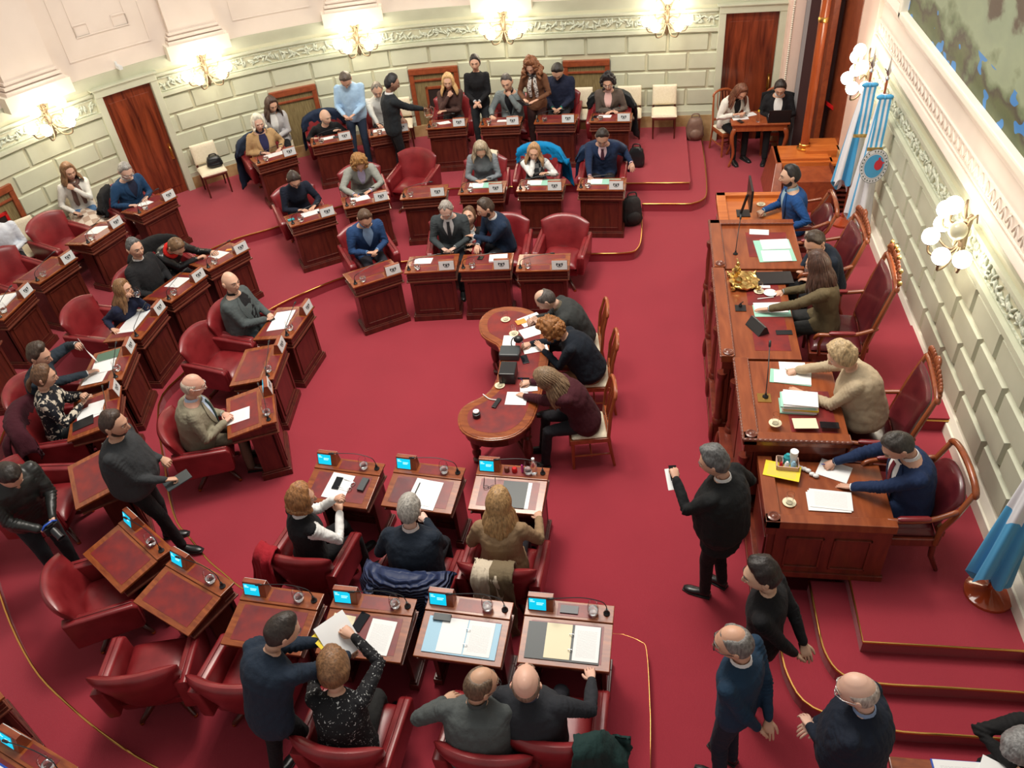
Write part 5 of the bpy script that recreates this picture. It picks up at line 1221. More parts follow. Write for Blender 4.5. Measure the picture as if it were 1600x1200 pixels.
Q['B2c'] = sit('B2c', 'man with thinning hair and dark glasses in grey zip jacket', 751, 1070, dyaw=4, lean=10, hp=12, hy=-52, hair='crown', hc=(.12, .075, .045), skin=(.55, .33, .22), glasses='dark', top=(.075, .085, .085), jacket=True, lh=(-.30, .24, .74), rh=(.18, .34, .62), lpole=(-1, -.5, -.2), coff=(.05, .12), hood=None, collar=(.06, .07, .07), cuff=(.05, .06, .06), fat=1.0, vox=.013)
Q['B2d'] = sit('B2d', 'bald man in dark sweater with white-striped collar reaching to the desk', 822, 1068, dyaw=-4, coff=(.16, .12), lean=4, hp=-18, hy=10, hair='fringe', hc=(.2, .14, .1), skin=(.7, .42, .32), top=(.022, .024, .030), jacket=True, lh=(-.12, .26, .66), rh=(.36, .38, .76), rp='rest', rpole=(1, -.5, -.5), cuff=(.022, .024, .03), fat=1.0, collar=(.05, .06, .1), vox=.013)
chair_at('L2g', tuple(at(168, 928, Z1+.5)*np.array([1, 1, 0])+np.array([0, 0, Z1])), R_(-58), 'empty red leather armchair behind the bare desk near the photographer')
chair_at('L2h', tuple(at(243, 1040, Z1+.5)*np.array([1, 1, 0])+np.array([0, 0, Z1])), R_(14), 'empty red leather armchair with its back to us at lower left')
chair_at('B2a', tuple(at(398, 1052, Z1+.5)*np.array([1, 1, 0])+np.array([0, 0, Z1])), R_(-2), 'empty red leather armchair left of the standing young man')
chair_at('L2f', tuple(at(78, 790, Z1+.4)*np.array([1, 1, 0])+np.array([0, 0, Z1])), R_(-78), 'red leather armchair behind the photographer')
# ---- standing on the right
Q['phoneman'] = p = person('standing man with wavy grey hair in black suit holding a phone and paper', 1117, 722, 0, 62, seat=False, lean=6, hp=24, hy=12, hc=(.1, .1, .1), hair='quiff', top=(.010, .011, .012), collar=W_, cuff=W_, lh=(-.08, .40, 1.30), rh=(.25, .12, 1.0), lp='grip', lpole=(-.6, -.2, -1), rpole=(.8, -.7, -.4), bottom=BLK, fat=1.1, vox=.013, hem=.22, feet=[(-.08, .06, .085), (.1, -.02, .085)])
phone(p['l'], 'black phone held by the standing man with wavy grey hair')
mb = MB(); mb.grid([[(x, y, .02*math.sin(x*20)) for y in np.linspace(-.1, .1, 5)] for x in np.linspace(-.05, .05, 4)], thick=.002); held(p['l'], mb, 'folded_paper', M['paper'], 'folded white paper under the phone of the standing grey-haired man', 'paper', off=(-.01, .03, -.06), smooth=80)
Q['young'] = p = person('young dark-haired man in black shirt standing beside the dais steps', 1191, 899, 0, 72, seat=False, lean=4, hp=14, hy=18, hc=(.018, .013, .012), hair='quiff', skin=(.62, .4, .28), top=BLK, jacket=False, lh=(-.03, -.24, .90), rh=(.05, -.27, .95), lpole=(-1, -.4, 0), rpole=(1, -.4, 0), bottom=BLK, vox=.013, s=1.02, hem=.1)
phone(p['r'], 'phone held behind the back of the young man in black')
Q['bluesweater'] = person('standing man with glasses and grey hair in blue sweater, hands behind his back', 1148, 1005, 0, 60, seat=False, lean=3, hp=14, hy=22, hc=(.16, .15, .14), hair='crown', glasses='dark', skin=(.6, .34, .23), top=(.012, .035, .07), jacket=False, collar=(.8, .8, .8), lh=(-.03, -.19, .86), rh=(.04, -.21, .92), lpole=(-1, -.4, 0), rpole=(1, -.4, 0), bottom=(.012, .02, .035), vox=.012, hem=.08, s=1.02)
Q['cardiganman'] = person('standing bald man with glasses in navy cardigan, hands clasped in front', 1341, 1080, 0, 62, seat=False, lean=3, hp=18, hy=10, hair='fringe', hc=(.4, .34, .3), glasses='steel', skin=(.68, .43, .33), top=(.010, .015, .028), collar=(.25, .35, .55), lh=(-.02, .27, 1.0), rh=(.05, .25, .97), bottom=BLK, fat=1.0, vox=.012, cuff=(.010, .015, .028))
# ================================================================== DAIS
def rope(mb, p0, p1, r=.018, mi=0):
    p0, p1 = np.array(p0, float), np.array(p1, float); n = max(2, int(np.linalg.norm(p1-p0)/.045)); d = (p1-p0)/n
    for i in range(n): mb.ball(tuple(p0+d*(i+.5)), (np.abs(d)*.55+r).tolist(), 6, 4, mi)
def dais_desk(label, x0, x1, y0, y1, z, fl, rims, bx, inlays, top='dais_wood', cols=(), ropes=True, side=None, step=.04):
    """x0 is the public side; rims: which edges carry the raised coping ('w','s','n')"""
    t = thing('dais_desk', label, 'desk', ((x0+x1)/2, (y0+y1)/2, 0), 0, 'carved desks of the dais'); ox, oy = (x0+x1)/2, (y0+y1)/2
    X0, X1, Y0, Y1 = x0-ox, x1-ox, y0-oy, y1-oy
    m = MB(); m.box(X0+.02, X1, Y0+.01, Y1-.01, z-step-.05, z-step); m.obj('worktop', M[top], t, bevel=.006)
    m = MB(); tr = MB(); wd = .13
    if 'w' in rims: m.box(X0, X0+wd, Y0, Y1, z-.09, z)
    if 's' in rims: m.box(X0, X1, Y0, Y0+.10, z-.09, z)
    if 'n' in rims: m.box(X0, X1, Y1-.10, Y1, z-.09, z)
    if m.v: m.obj('coping', M[top], t, bevel=.008)
    if ropes:
        if 'w' in rims: rope(tr, (X0-.005, Y0, z-.015), (X0-.005, Y1, z-.015)); tr2 = MB(); rope(tr2, (X0+wd+.003, Y0+.02, z-.008), (X0+wd+.003, Y1-.02, z-.008), .010); tr2.obj('inner_rope_moulding', M['mahogany_trim'], t, smooth=80)
        if 's' in rims: rope(tr, (X0, Y0-.005, z-.015), (X1, Y0-.005, z-.015))
        if 'n' in rims: tr3 = MB(); rope(tr3, (X0+wd, Y1-.10, z-.008), (X1, Y1-.10, z-.008), .010); tr3.obj('cross_rope_moulding', M['mahogany_trim'], t, smooth=80)
        tr.obj('rope_moulding', M['mahogany_trim'], t, smooth=80)
    m = MB()
    m.box(X0+.04, X0+.12, Y0+.03, Y1-.03, fl*0+.42, z-.2)
    for s_ in ((Y0+.03, Y0+.09), (Y1-.09, Y1-.03)): m.box(X0+.1, X1-.05, s_[0], s_[1], fl, z-.1)
    m.box(X0+.015, X1-.03, Y0+.015, Y1-.015, z-.19, z-.09)
    m.obj('carcass', M['dais_dark'], t, bevel=.006)
    m = MB()
    m.box(bx-ox, X0+.25, Y0+.02, Y1-.02, .0, .36); m.box(bx-ox-.02, X0+.2, Y0+.02, Y1-.02, .36, .42); m.box(bx-ox-.02, X0+.2, Y0+.02, Y1-.02, 0, .06)
    n = max(1, int((Y1-Y0)/.45)); w_ = (Y1-Y0-.1)/n
    for i in range(n):
        a = Y0+.08+i*w_; m.box(bx-ox-.012, bx-ox, a, a+w_-.06, .1, .31); m.box(X0+.025, X0+.04, a, a+w_-.06, .5, z-.3)
    m.obj('base', M['dais_dark'], t, bevel=.008)
    if side:                                                      # panelled flank
        m = MB(); yy = Y0+.03; m.box(X0+.1, X1-.02, yy-.02, yy+.02, fl, z-.09); m.box(X0+.08, X1, yy-.035, yy, fl, fl+.07)
        for a, b_ in ((X0+.2, X0+.52), (X0+.6, X0+.92)):
            for q in ((a, b_, fl+.14, fl+.16), (a, b_, z-.22, z-.20), (a, a+.02, fl+.14, z-.2), (b_-.02, b_, fl+.14, z-.2)): m.box(q[0], q[1], yy-.035, yy-.018, q[2], q[3])
        m.obj('side_panel', M['dais_dark'], t, bevel=.005)
    for yc in cols:
        m = MB(); m.lathe([(.06, 0), (.06, .05), (.045, .07), (.05, .1), (.038, .14), (.045, .45), (.036, .62), (.055, .66), (.055, .72)], 12, c=(X0+.03, yc-oy, .42)); m.obj('column', M['dais_dark'], t, smooth=40)
        m = MB(); m.ball((bx-ox-.02, yc-oy, .25), (.035, .05, .16), 8, 6); m.obj('corbel', M['dais_dark'], t, smooth=80)
    for a in inlays:
        m = MB(); m.box(a[0]-ox, a[1]-ox, a[2]-oy, a[3]-oy, z-step, z-step+.002); m.obj('leather_inlay', M['inlay'], t)
    m = MB()
    for (cx, cy) in ((X0+.07, Y0+.06),):
        m.lathe([(.055, 0), (.055, .012), (.04, .018), (.03, .01), (.016, .022), (.002, .024)], 14, c=(cx, cy, z)); m.obj('rosette', M['mahogany_trim'], t, smooth=40)
    return t
D1 = dais_desk('low dais desk of the man in blue suit and red tie, nearest the steps', 1.11, 2.2, 4.87, 5.68, 1.2, ZD, 'ws', 1.12, [], cols=(), ropes=False, side=True, step=.05)
D2 = dais_desk('raised dais desk of the woman in beige jacket with rope moulding', .97, 1.93, 5.70, 6.93, 1.40, ZP, 'ws', .90, [(1.42, 1.84, 5.85, 6.45)], cols=(5.75, 6.85))
D3 = dais_desk('central dais desk carrying the gilt inkstand', .84, 1.66, 6.95, 8.70, 1.40, ZP, 'w', .84, [(1.2, 1.57, 7.1, 7.75), (1.2, 1.57, 7.95, 8.55)], cols=(7.0, 7.8, 8.6))
D4 = dais_desk('raised dais desk with an open mint folder, beside the central desk', .86, 1.92, 8.72, 9.88, 1.40, ZP, 'wn', .88, [(1.3, 1.8, 9.0, 9.6)], cols=(8.8, 9.75))
D5 = dais_desk('low dais desk with a computer monitor, at the far end', 1.02, 1.96, 9.9, 11.05, 1.2, ZD, 'wn', 1.0, [], top='orange_wood', ropes=False, step=.05)
m = MB(); m.box(.72, .9, -1.9, 0.0, 0, 0) if False else None
# ---- dais chairs
def build_throne(loc, rot, label, group, h=1.32, gilt=False, rounded=False, wmul=1.):
    t = thing('carved_armchair', label, 'armchair', loc, rot, group); W = .33*wmul
    m = MB()
    def st(u, v): return np.array([(W-.03)*u, .02+.27*v, .475+.02*(1-u*u)]), np.array([0, 0, 1.]), .06
    pad(m, st, 12, 10, 8); m.obj('seat', M['dark_leather'], t, smooth=180)
    m = MB(); m.frus((-W, W, -.26, .30), (-W, W, -.26, .30), .36, .45); m.obj('seat_rail', M['dais_dark'], t, bevel=.01)
    m = MB(); zb, zt = .56, h-.1
    def bk(u, v): vv = (v+1)/2; k = (1-.12*abs(u)**3*vv if rounded else 1); return np.array([(W-.055)*u, -.255-.16*vv+.03*u*u, zb+(zt*k-zb)*vv]), _nn([-.1*u, 1, .2]), .035
    pad(m, bk, 12, 12, 10); m.obj('backrest', M['dark_leather'], t, smooth=180)
    m = MB()
    for sx in (-1, 1): m.tube([(sx*W, -.25, .4), (sx*W, -.26, .6), (sx*(W-.0), -.34, h*.72), (sx*(W-.02), -.42, h-.06)], [.028, .028, .026, .024], 6)
    arc = [(W*math.sin(a)*.98, -.43, (h-.07)+(.11 if rounded else .05)*math.cos(a)) for a in np.linspace(-math.pi/2, math.pi/2, 13)]
    m.tube(arc, .03, 7); m.box(-W, W, -.30, -.25, .5, .56); m.obj('back_frame', M['dais_wood'], t, smooth=60)
    if not rounded:
        m = MB(); r2 = random.Random(2)
        for i in range(15):
            a = -math.pi/2+math.pi*(i+.5)/15; x = W*.9*math.sin(a); zc = h+.03+.09*math.cos(a)*(1 if gilt else .7)
            m.ball((x, -.435, zc), (.03, .022, .03+.02*math.cos(a)), 8, 6); m.ball((x*1.03, -.44, zc-.05), (.026, .02, .03), 7, 5)
        m.ball((0, -.44, h+.12), (.07, .03, .06), 10, 7); m.obj('crest_rail', M['dais_wood'], t, smooth=80)
    if gilt:
        for x, z in ((-W, h+.02), (-W*.8, h+.12), (-W*.3, h+.17), (W*.3, h+.17), (W*.8, h+.12), (W, h+.02), (0, h+.19)): m = MB(); m.ball((x, -.44, z), (.028, .024, .028), 8, 6); m.obj('gilt_knob', M['gold'], t, smooth=90)
    for sx in (-1, 1):
        m = MB(); m.tube(catmull([(sx*W, -.33, .82), (sx*(W+.04), -.12, .76), (sx*(W+.04), .1, .74), (sx*(W+.02), .24, .72), (sx*(W+.0), .27, .66)], 4), .024, 7); m.tube([(sx*W, .2, .44), (sx*(W+.02), .22, .6), (sx*(W+.02), .19, .72)], .02, 6); a_ = m.obj('arm', M['dais_wood'], t, smooth=60)
        m = MB(); m.tube([(sx*(W+.04), -.1, .775), (sx*(W+.04), .12, .765)], .03, 8, flat=.7); m.obj('arm_pad', M['leather'], a_, smooth=60)
        m = MB(); m.tube([(sx*(W-.03), .26, .0), (sx*(W-.03), .25, .2), (sx*(W-.03), .26, .38)], [.02, .03, .034], 7); m.obj('leg', M['dais_dark'], t, smooth=60)
        m = MB(); m.tube([(sx*(W-.03), -.36, .0), (sx*(W-.03), -.27, .2), (sx*(W-.03), -.25, .42)], [.02, .026, .03], 7); m.obj('leg', M['dais_dark'], t, smooth=60)
    return t
Q['president'] = p = person('woman with long brown hair in olive blazer at the central dais desk', 1278, 413, ZP, 84, sex='f', lean=14, hp=20, hy=-24, hair='long', hairlen=.26, hc=(.065, .03, .02), top=(.125, .095, .05), cuff=(.4, .6, .75), lh=('w', 1.36, 7.78, 1.41), rh=('w', 1.62, 8.2, 1.38), lp='flat', lpole=(-.6, -.4, -1), bottom=(.03, .03, .03), vox=.014)
c = p['xy']; build_throne((2.17, c[1]-.06, ZP), R_(86), 'tall carved armchair with gilt knobs behind the woman in olive blazer', 'carved armchairs on the dais', 1.38, True, wmul=1.12)
Q['leaner'] = p = person('dark-haired man in black sweater leaning in to talk beside the olive blazer woman', 1273, 378, ZP, 112, lean=30, hp=34, hy=22, hc=(.04, .026, .018), top=(.010, .016, .028), jacket=False, lh=('w', 1.98, 8.55, 1.30), rh=('w', 1.9, 8.8, 1.34), lp='rest', rp='fist', bottom=BLK, vox=.014)
c = p['xy']; build_throne((2.12, 9.02, ZP), R_(92), 'tall carved armchair behind the man in black sweater', 'carved armchairs on the dais', 1.2)
Q['clerk'] = p = person('bearded young man in blue suit at the computer monitor', 1235, 275, ZD, 92, lean=12, hp=8, hc=(.012, .010, .010), hair='short', beard=True, skin=(.6, .38, .27), top=(.012, .06, .2), shirt=(.32, .5, .62), vdepth=.4, lh=('w', 1.86, 9.95, 1.22), rh=('w', 1.62, 10.42, 1.24), rp='fist', bottom=(.012, .05, .17), vox=.014)
c = p['xy']; build_throne((c[0]+.02, c[1], ZD), R_(90), 'round-backed wooden armchair under the bearded man in blue suit', 'round-backed armchairs on the dais', .98, rounded=True)
Q['beige'] = p = person('woman with short blonde hair in beige jacket writing at the dais', 1316, 556, ZP-.15, 84, sex='f', lean=24, hp=34, hair='cap', hc=(.46, .33, .18), top=(.46, .37, .25), rh=('w', 1.58, 6.72, 1.41), lh=('w', 1.60, 6.36, 1.39), rp='pinch', lp='flat', rpole=(.8, -.3, -.6), seat_z=.6, fat=1.0, bottom=(.015, .015, .02), vox=.013, knees=[(-.13, .4, .6), (.13, .4, .6)])
pen(p['r'], 'white pen held by the woman in beige jacket', 'globe_off'); c = p['xy']; build_throne((c[0]+.05, c[1]-.06, ZD), R_(84), 'carved armchair behind the woman in beige jacket', 'carved armchairs on the dais', 1.36, wmul=1.05)
Q['redtie'] = p = person('man in blue suit and dark red tie writing at the lowest dais desk', 1404, 697, ZD, 98, lean=15, hp=46, hc=(.035, .03, .026), hair='short', skin=(.6, .34, .24), top=(.012, .026, .075), shirt=W_, tie=(.16, .012, .025), vdepth=.4, rh=('w', 1.74, 5.62, 1.19), lh=('w', 1.86, 5.33, 1.18), rp='pinch', lp='flat', rpole=(1, -.2, -.3), lpole=(-.9, -.3, -.8), bottom=(.012, .024, .07), fat=.4, vox=.012)
pen(p['r'], 'blue pen held by the man in red tie'); c = p['xy']; build_throne((c[0]-.10, c[1]-.03, ZD), R_(92), 'round-backed wooden armchair under the man in red tie', 'round-backed armchairs on the dais', 1.08, rounded=True)
# ---- things on the dais desks
def lay(name, label, cat, pxy, z, w_, h_, m, rot=0, th=.004, bev=0., group=None):
    mb = MB(); mb.box(-w_/2, w_/2, -h_/2, h_/2, 0, th); p = at(*pxy, z); o = mb.obj(name, M[m], bevel=bev, loc=(p[0], p[1], z+.0015), rotz=R_(rot)); return tag(o, label, cat, group)
def tumbler(pxy, z, label):
    p = at(*pxy, z); t = thing('water_glass', label, 'glass', (p[0], p[1], z+.001), 0, 'straight tumblers on saucers')
    mb = MB(); mb.lathe([(.03, 0), (.058, .006), (.06, .012), (.03, .006)], 18); mb.obj('saucer', M['cream_paper'], t, smooth=50)
    mb = MB(); mb.lathe([(.03, 0.007), (.034, .12), (.032, .12), (.028, .012), (.002, .012)], 16); mb.obj('tumbler', M['glass'], t, smooth=50); return t
HI, LO = 1.361, 1.151
lay('folder', 'open mint folder with printed pages on the dais beside the monitor desk', 'folder', (1210, 392), HI, .44, .52, 'mint', 4)
lay('page', 'upper printed page in the open mint folder on the dais', 'paper', (1211, 382), HI+.006, .34, .24, 'print', 4)
lay('page', 'lower blank page in the open mint folder on the dais', 'paper', (1213, 400), HI+.006, .34, .25, 'paper', 2)
lay('booklet', 'small white booklet with a picture above the mint folder', 'booklet', (1186, 363), HI, .24, .13, 'paper', -6)
lay('closed_laptop', 'closed grey laptop beside the gilt inkstand', 'laptop', (1208, 436), HI, .44, .26, 'black', 3, .022, .006)
lay('folder', 'mint folder under the hand of the woman in olive blazer', 'folder', (1206, 486), HI, .40, .23, 'mint', 2)
lay('page', 'white page under the hand of the woman in olive blazer', 'paper', (1204, 481), HI+.006, .36, .2, 'paper', 3)
lay('smartphone', 'dark phone at the right edge of the central dais desk', 'phone', (1225, 520), HI, .17, .08, 'black', 2, .008, .003)
mb = MB(); mb.prism([(-.07, 0), (.07, 0), (.03, .09), (.0, .1)], -.13, .13, 1); p = at(1183, 514, HI); tag(mb.obj('tablet_stand', M['black'], loc=(p[0], p[1], HI), rotz=R_(28), bevel=.003), 'tent-shaped black tablet case on the central dais desk', 'tablet case')
p = at(1203, 459, HI); mb = MB(); mb.lathe([(.03, 0), (.05, .01), (.075, .018), (.07, .02), (.02, .01)], 20, c=(0, 0, 0)); tag(mb.obj('saucer', M['white'], smooth=50, loc=(p[0], p[1], HI)), 'white saucer above the page on the central dais desk', 'saucer')
tumbler((1186, 456), HI, 'glass beside the gilt inkstand'); lay('notebook', 'small white notebook between closed laptop and saucer', 'notebook', (1195, 449), HI, .12, .05, 'paper', 0, .01)
mb = MB(); mb.tube([(-.08, 0, .008), (.1, .01, .008)], .006, 6); p = at(1195, 467, HI); tag(mb.obj('pen', M['white'], smooth=60, loc=(p[0], p[1], HI), rotz=.15), 'white pen between the saucer and the page on the dais', 'pen')
# gilt inkstand
p = at(1160, 443, HI); t = thing('gilt_inkstand', 'ornate gilt inkstand with figures on the central dais desk', 'inkstand', (p[0], p[1], HI+.002), R_(4)); g = []
mb = MB(); nn_ = Nz(5, 18)
mb.grid([[(x*(1+.12*math.cos(6*math.pi*y)), y*(1+.12*math.cos(6*math.pi*x)), .035+.018*float(nn_([x*3, y*3, 0]))+.03*max(0, abs(x)+abs(y)-.2)) for y in np.linspace(-.17, .17, 14)] for x in np.linspace(-.14, .17, 14)], thick=.02)
for a in ((-.13, -.15), (.15, -.15), (-.13, .15), (.15, .15)): mb.ball((a[0], a[1], .025), (.03, .03, .028), 8, 6); mb.tube([(a[0], a[1], .03), (a[0]*1.2, a[1]*1.15, .06)], [.02, .008], 6)
mb.obj('tray', M['gold'], t, smooth=80)
for yy, hh_ in ((-.11, .10), (.13, .08)):
    mb = MB(); mb.lathe([(.045, 0), (.05, .02), (.03, .05), (.045, .07), (.04, hh_), (.012, hh_+.03), (.015, hh_+.045), (.002, hh_+.05)], 14, c=(-.07, yy, .04)); mb.obj('inkwell', M['gold'], t, smooth=60)
mb = MB(); mb.lathe([(.04, 0), (.03, .03), (.02, .06), (.035, .10), (.038, .13), (.02, .17), (.012, .19)], 12, c=(-.07, .02, .04)); mb.ball((-.07, .02, .26), (.024, .024, .028), 8, 6)
for sx in (-1, 1): mb.tube([(-.07, .02+sx*.03, .19), (-.05, .02+sx*.07, .22), (-.07, .02+sx*.09, .27)], [.012, .01, .008], 6)
mb.obj('figure', M['gold'], t, smooth=80)
p = at(1157, 482, HI); mb = MB(); mb.box(-.06, .06, -.06, .06, 0, .008); mb.lathe([(.02, 0), (.02, .03), (.008, .05)], 8, c=(0, .03, 0)); mb.tube([(0, .03, .05), (.02, .0, .09)], .006, 5); tag(mb.obj('socket_plate', M['black'], smooth=40, loc=(p[0], p[1], HI)), 'small black socket plate below the gilt inkstand', 'socket')
def goose(pxy, z, tip, label, base='black'):
    p = at(*pxy, z); mb = MB(); q = np.array(tip, float); mb.lathe([(.03, 0), (.03, .01), (.012, .02), (.01, .05)], 10)
    mb.tube(catmull([(0, 0, .04), q*.3+np.array([0, 0, .1]), q*.7+np.array([0, 0, .05]), q], 4), .005, 6); mb.tube([q, q*1.1], .013, 7); return tag(mb.obj('microphone', M['black'], smooth=60, loc=(p[0], p[1], z)), label, 'microphone')
goose((1149, 397), HI, (.06, .35, .3), 'gooseneck microphone on the desk with the open mint folder')
lay('microphone_plate', 'brass plate under the microphone of the woman in beige jacket', 'plate', (1194, 622), HI, .13, .13, 'brass', 0, .004); goose((1196, 620), HI+.006, (.04, .38, .34), 'long thin microphone in front of the woman in beige jacket')
lay('folder', 'mint folder under the writing hand of the woman in beige jacket', 'folder', (1235, 590), HI, .40, .22, 'mint', -8)
lay('page', 'page being written on by the woman in beige jacket', 'paper', (1238, 590), HI+.006, .36, .2, 'paper', -6); lay('page', 'upper white page above the mint folder on the dais', 'paper', (1238, 574), HI+.002, .26, .16, 'paper', -2)
p = at(1247, 634, HI)
for i, (m_, dx, r_) in enumerate([('mint', -.02, 2), ('paper', .0, -1), ('cream_paper', .01, 1), ('yellow_print', .015, -2), ('paper', .0, 2), ('mint', -.02, -1), ('paper', .0, 3), ('print', .005, -2)]):
    mb = MB(); mb.box(-.16, .16, -.11, .11, 0, .014); tag(mb.obj('paper_bundle', M[m_], loc=(p[0]+dx, p[1]-.02, HI+.001+i*.0145), rotz=R_(r_-4)), ['lowest', 'second', 'third', 'yellow', 'fifth', 'sixth', 'seventh', 'topmost'][i]+' bundle in the paper stack on the beige-jacket woman\'s desk', 'papers', 'bundles in the paper stack on the dais')
tumbler((1211, 662), 1.402, 'tumbler on the corner of the desk of the woman in beige jacket')
lay('banknotes', 'loose pictured cards beside the tumbler on the dais corner', 'cards', (1258, 662), 1.402, .22, .14, 'cream_paper', 3); lay('smartphone', 'black phone beside the pictured cards on the dais', 'phone', (1296, 665), 1.402, .17, .085, 'screen_off', -2, .009, .003)
lay('yellow_document', 'yellow printed document on the lowest dais desk', 'document', (1222, 736), LO+.052, .32, .2, 'yellow_print', -14)
lay('page', 'page under the pen of the man in red tie', 'paper', (1303, 736), LO, .28, .22, 'paper', -24); lay('smartphone', 'dark phone behind the hand of the man in red tie', 'phone', (1288, 708), LO, .17, .08, 'screen_off', 0, .009, .003)
for i, (du, r_) in enumerate([(0, 0), (-2, 2), (2, -2)]): lay('printed_sheets', ['bottom', 'middle', 'top'][i]+' layer of the white sheets before the man in red tie', 'papers', (1296+du, 783-du), LO+.005*i, .36, .22, 'paper' if i < 2 else 'print', -3+r_, .004, group='white sheets before the man in red tie')
tumbler((1233, 786), LO, 'tumbler on the lowest dais desk near its rosette')
p = at(1224, 707, LO); p[1] = 5.56; t = thing('tissue_box', 'flecked card box holding small bottles and a rolled paper', 'box', (p[0], p[1], LO+.002), R_(-4))
mb = MB(); mb.box(-.1, .1, -.075, .075, 0, .01)
for q in ((-.1, .1, -.075, -.067), (-.1, .1, .067, .075), (-.1, -.092, -.075, .075), (.092, .1, -.075, .075)): mb.box(q[0], q[1], q[2], q[3], 0, .1)
mb.obj('carton', M['pinkish'], t)
for i, (x, y, h_, r_, m_, nm) in enumerate([(-.05, .02, .13, .022, 'steel', 'can'), (.0, .035, .15, .035, 'teal', 'bottle'), (-.06, -.035, .11, .018, 'red_paint', 'marker'), (-.01, -.035, .12, .022, 'white', 'jar'), (.05, -.03, .12, .024, 'skyfolder', 'jar')]):
    mb = MB(); mb.lathe([(r_, 0), (r_, h_*.8), (r_*.6, h_*.9), (r_*.5, h_)], 12); o = tag(mb.obj(nm, M[m_], smooth=40, loc=(p[0]+x, p[1]+y, LO+.014)), ['steel coloured', 'turquoise', 'red', 'white', 'pale blue'][i]+' '+nm+' standing in the flecked card box', nm, 'containers in the flecked card box')
mb = MB(); mb.tube([(0, 0, 0), (.0, -.01, .2)], [.035, .038], 12, dome=False); tag(mb.obj('rolled_paper', M['paper'], smooth=40, loc=(p[0]+.05, p[1]+.035, LO+.014)), 'rolled white paper standing in the flecked card box', 'paper roll')
p = at(1252, 712, LO); p[1] = 5.56; mb = MB(); r2 = random.Random(3)
for i in range(7): mb.ball((.03*i-.09, -.02*i+.05+r2.uniform(-.02, .02), .02), (.03, .022, .02), 7, 5)
tag(mb.obj('crumpled_tissue', M['white'], smooth=120, loc=(p[0], p[1], LO)), 'crumpled tissue trailing from the flecked card box', 'tissue')
# monitor and tumblers at the far clerk's desk
p = at(1160, 334, LO); t = thing('computer_monitor', 'black monitor seen edge-on before the bearded man in blue suit', 'monitor', (p[0], p[1], LO), R_(0))
mb = MB(); mb.box(.06, .09, -.24, .24, .14, .46); mb.obj('panel', M['black'], t, bevel=.006); mb = MB(); mb.box(.0905, .092, -.225, .225, .155, .445); mb.obj('display', M['screen_off'], t)
mb = MB(); mb.box(-.08, .1, -.1, .1, 0, .015); mb.tube([(-.02, 0, .01), (.04, 0, .28)], .02, 6); mb.obj('stand', M['black'], t, bevel=.004)
tumbler((1190, 336), LO, 'nearer tumbler beside the hand of the bearded man in blue suit'); tumbler((1189, 320), LO, 'farther tumbler beside the monitor on the far dais desk')
# ================================================================== STENOGRAPHERS' TABLE
TZ = .82
ol = [(690, 478), (682, 502) ]
out_px = [(797, 478), (770, 482), (754, 493), (748, 507), (752, 523), (766, 533), (778, 541), (781, 560), (777, 585), (768, 606), (752, 619), (730, 630), (718, 642), (715, 658), (722, 674), (745, 685), (775, 687), (805, 680), (830, 660), (842, 630), (852, 590), (858, 550), (856, 515), (845, 495), (824, 482)]
O = [at(u, v, TZ)[:2] for u, v in out_px]; tc_ = np.mean(O, 0)
sm = [np.array([*q, 0]) for q in O]; sm = catmull(sm, 3, True); OUT = [(q[0]-tc_[0], q[1]-tc_[1]) for q in sm]
def inset(P, d):
    P = [np.array(p) for p in P]; n = len(P); R = []
    for i in range(n):
        t = _nn(np.append(P[(i+1) % n]-P[i-1], 0))[:2]; R.append(tuple(P[i]+np.array([t[1], -t[0]])*d))
    return R
ar = sum(OUT[i][0]*OUT[(i+1) % len(OUT)][1]-OUT[(i+1) % len(OUT)][0]*OUT[i][1] for i in range(len(OUT))); sg = -1 if ar > 0 else 1
ST = thing('kidney_table', 'kidney-shaped wooden table with leather top and turned legs', 'table', (tc_[0], tc_[1], 0))
mb = MB(); I0 = OUT; I1 = inset(OUT, sg*.02)
mb.prism(OUT, TZ-.035, TZ-.008, 2); mb.prism(I1, TZ-.012, TZ, 2); mb.obj('table_top', M['desk_wood'], ST, bevel=.006)
mb = MB(); mb.prism(inset(OUT, sg*.055), TZ-.17, TZ-.03, 2); mb.obj('apron', M['mahogany'], ST, bevel=.005)
mb = MB(); mb.prism(inset(OUT, sg*.11), TZ, TZ+.0015, 2); mb.obj('leather_inlay', M['inlay'], ST)
lg = [(766, 560), (742, 676), (828, 680), (850, 520)]
LG = []
for u, v in [(770, 520), (737, 655), (822, 668), (843, 520)]:
    q = at(u, v, TZ-.15)[:2]-tc_; LG.append(q)
    mb = MB(); mb.lathe([(.05, 0), (.055, .05), (.03, .07), (.045, .1), (.055, .16), (.035, .2), (.05, .24), (.06, .34), (.045, .46), (.03, .5), (.055, .53), (.04, .56), (.055, .6), (.055, TZ-.16)], 14, c=(q[0], q[1], 0)); mb.obj('leg', M['mahogany'], ST, smooth=40)
mb = MB(); ctr = np.mean(LG, 0)
mb.tube([(LG[1][0], LG[1][1], .2), (ctr[0]-.05, ctr[1]-.3, .2), (LG[2][0], LG[2][1], .2)], .028, 6); mb.tube([(LG[0][0], LG[0][1], .2), (ctr[0], ctr[1], .2), (LG[2][0], LG[2][1], .2)], .028, 6); mb.obj('stretcher', M['mahogany'], ST, smooth=50)
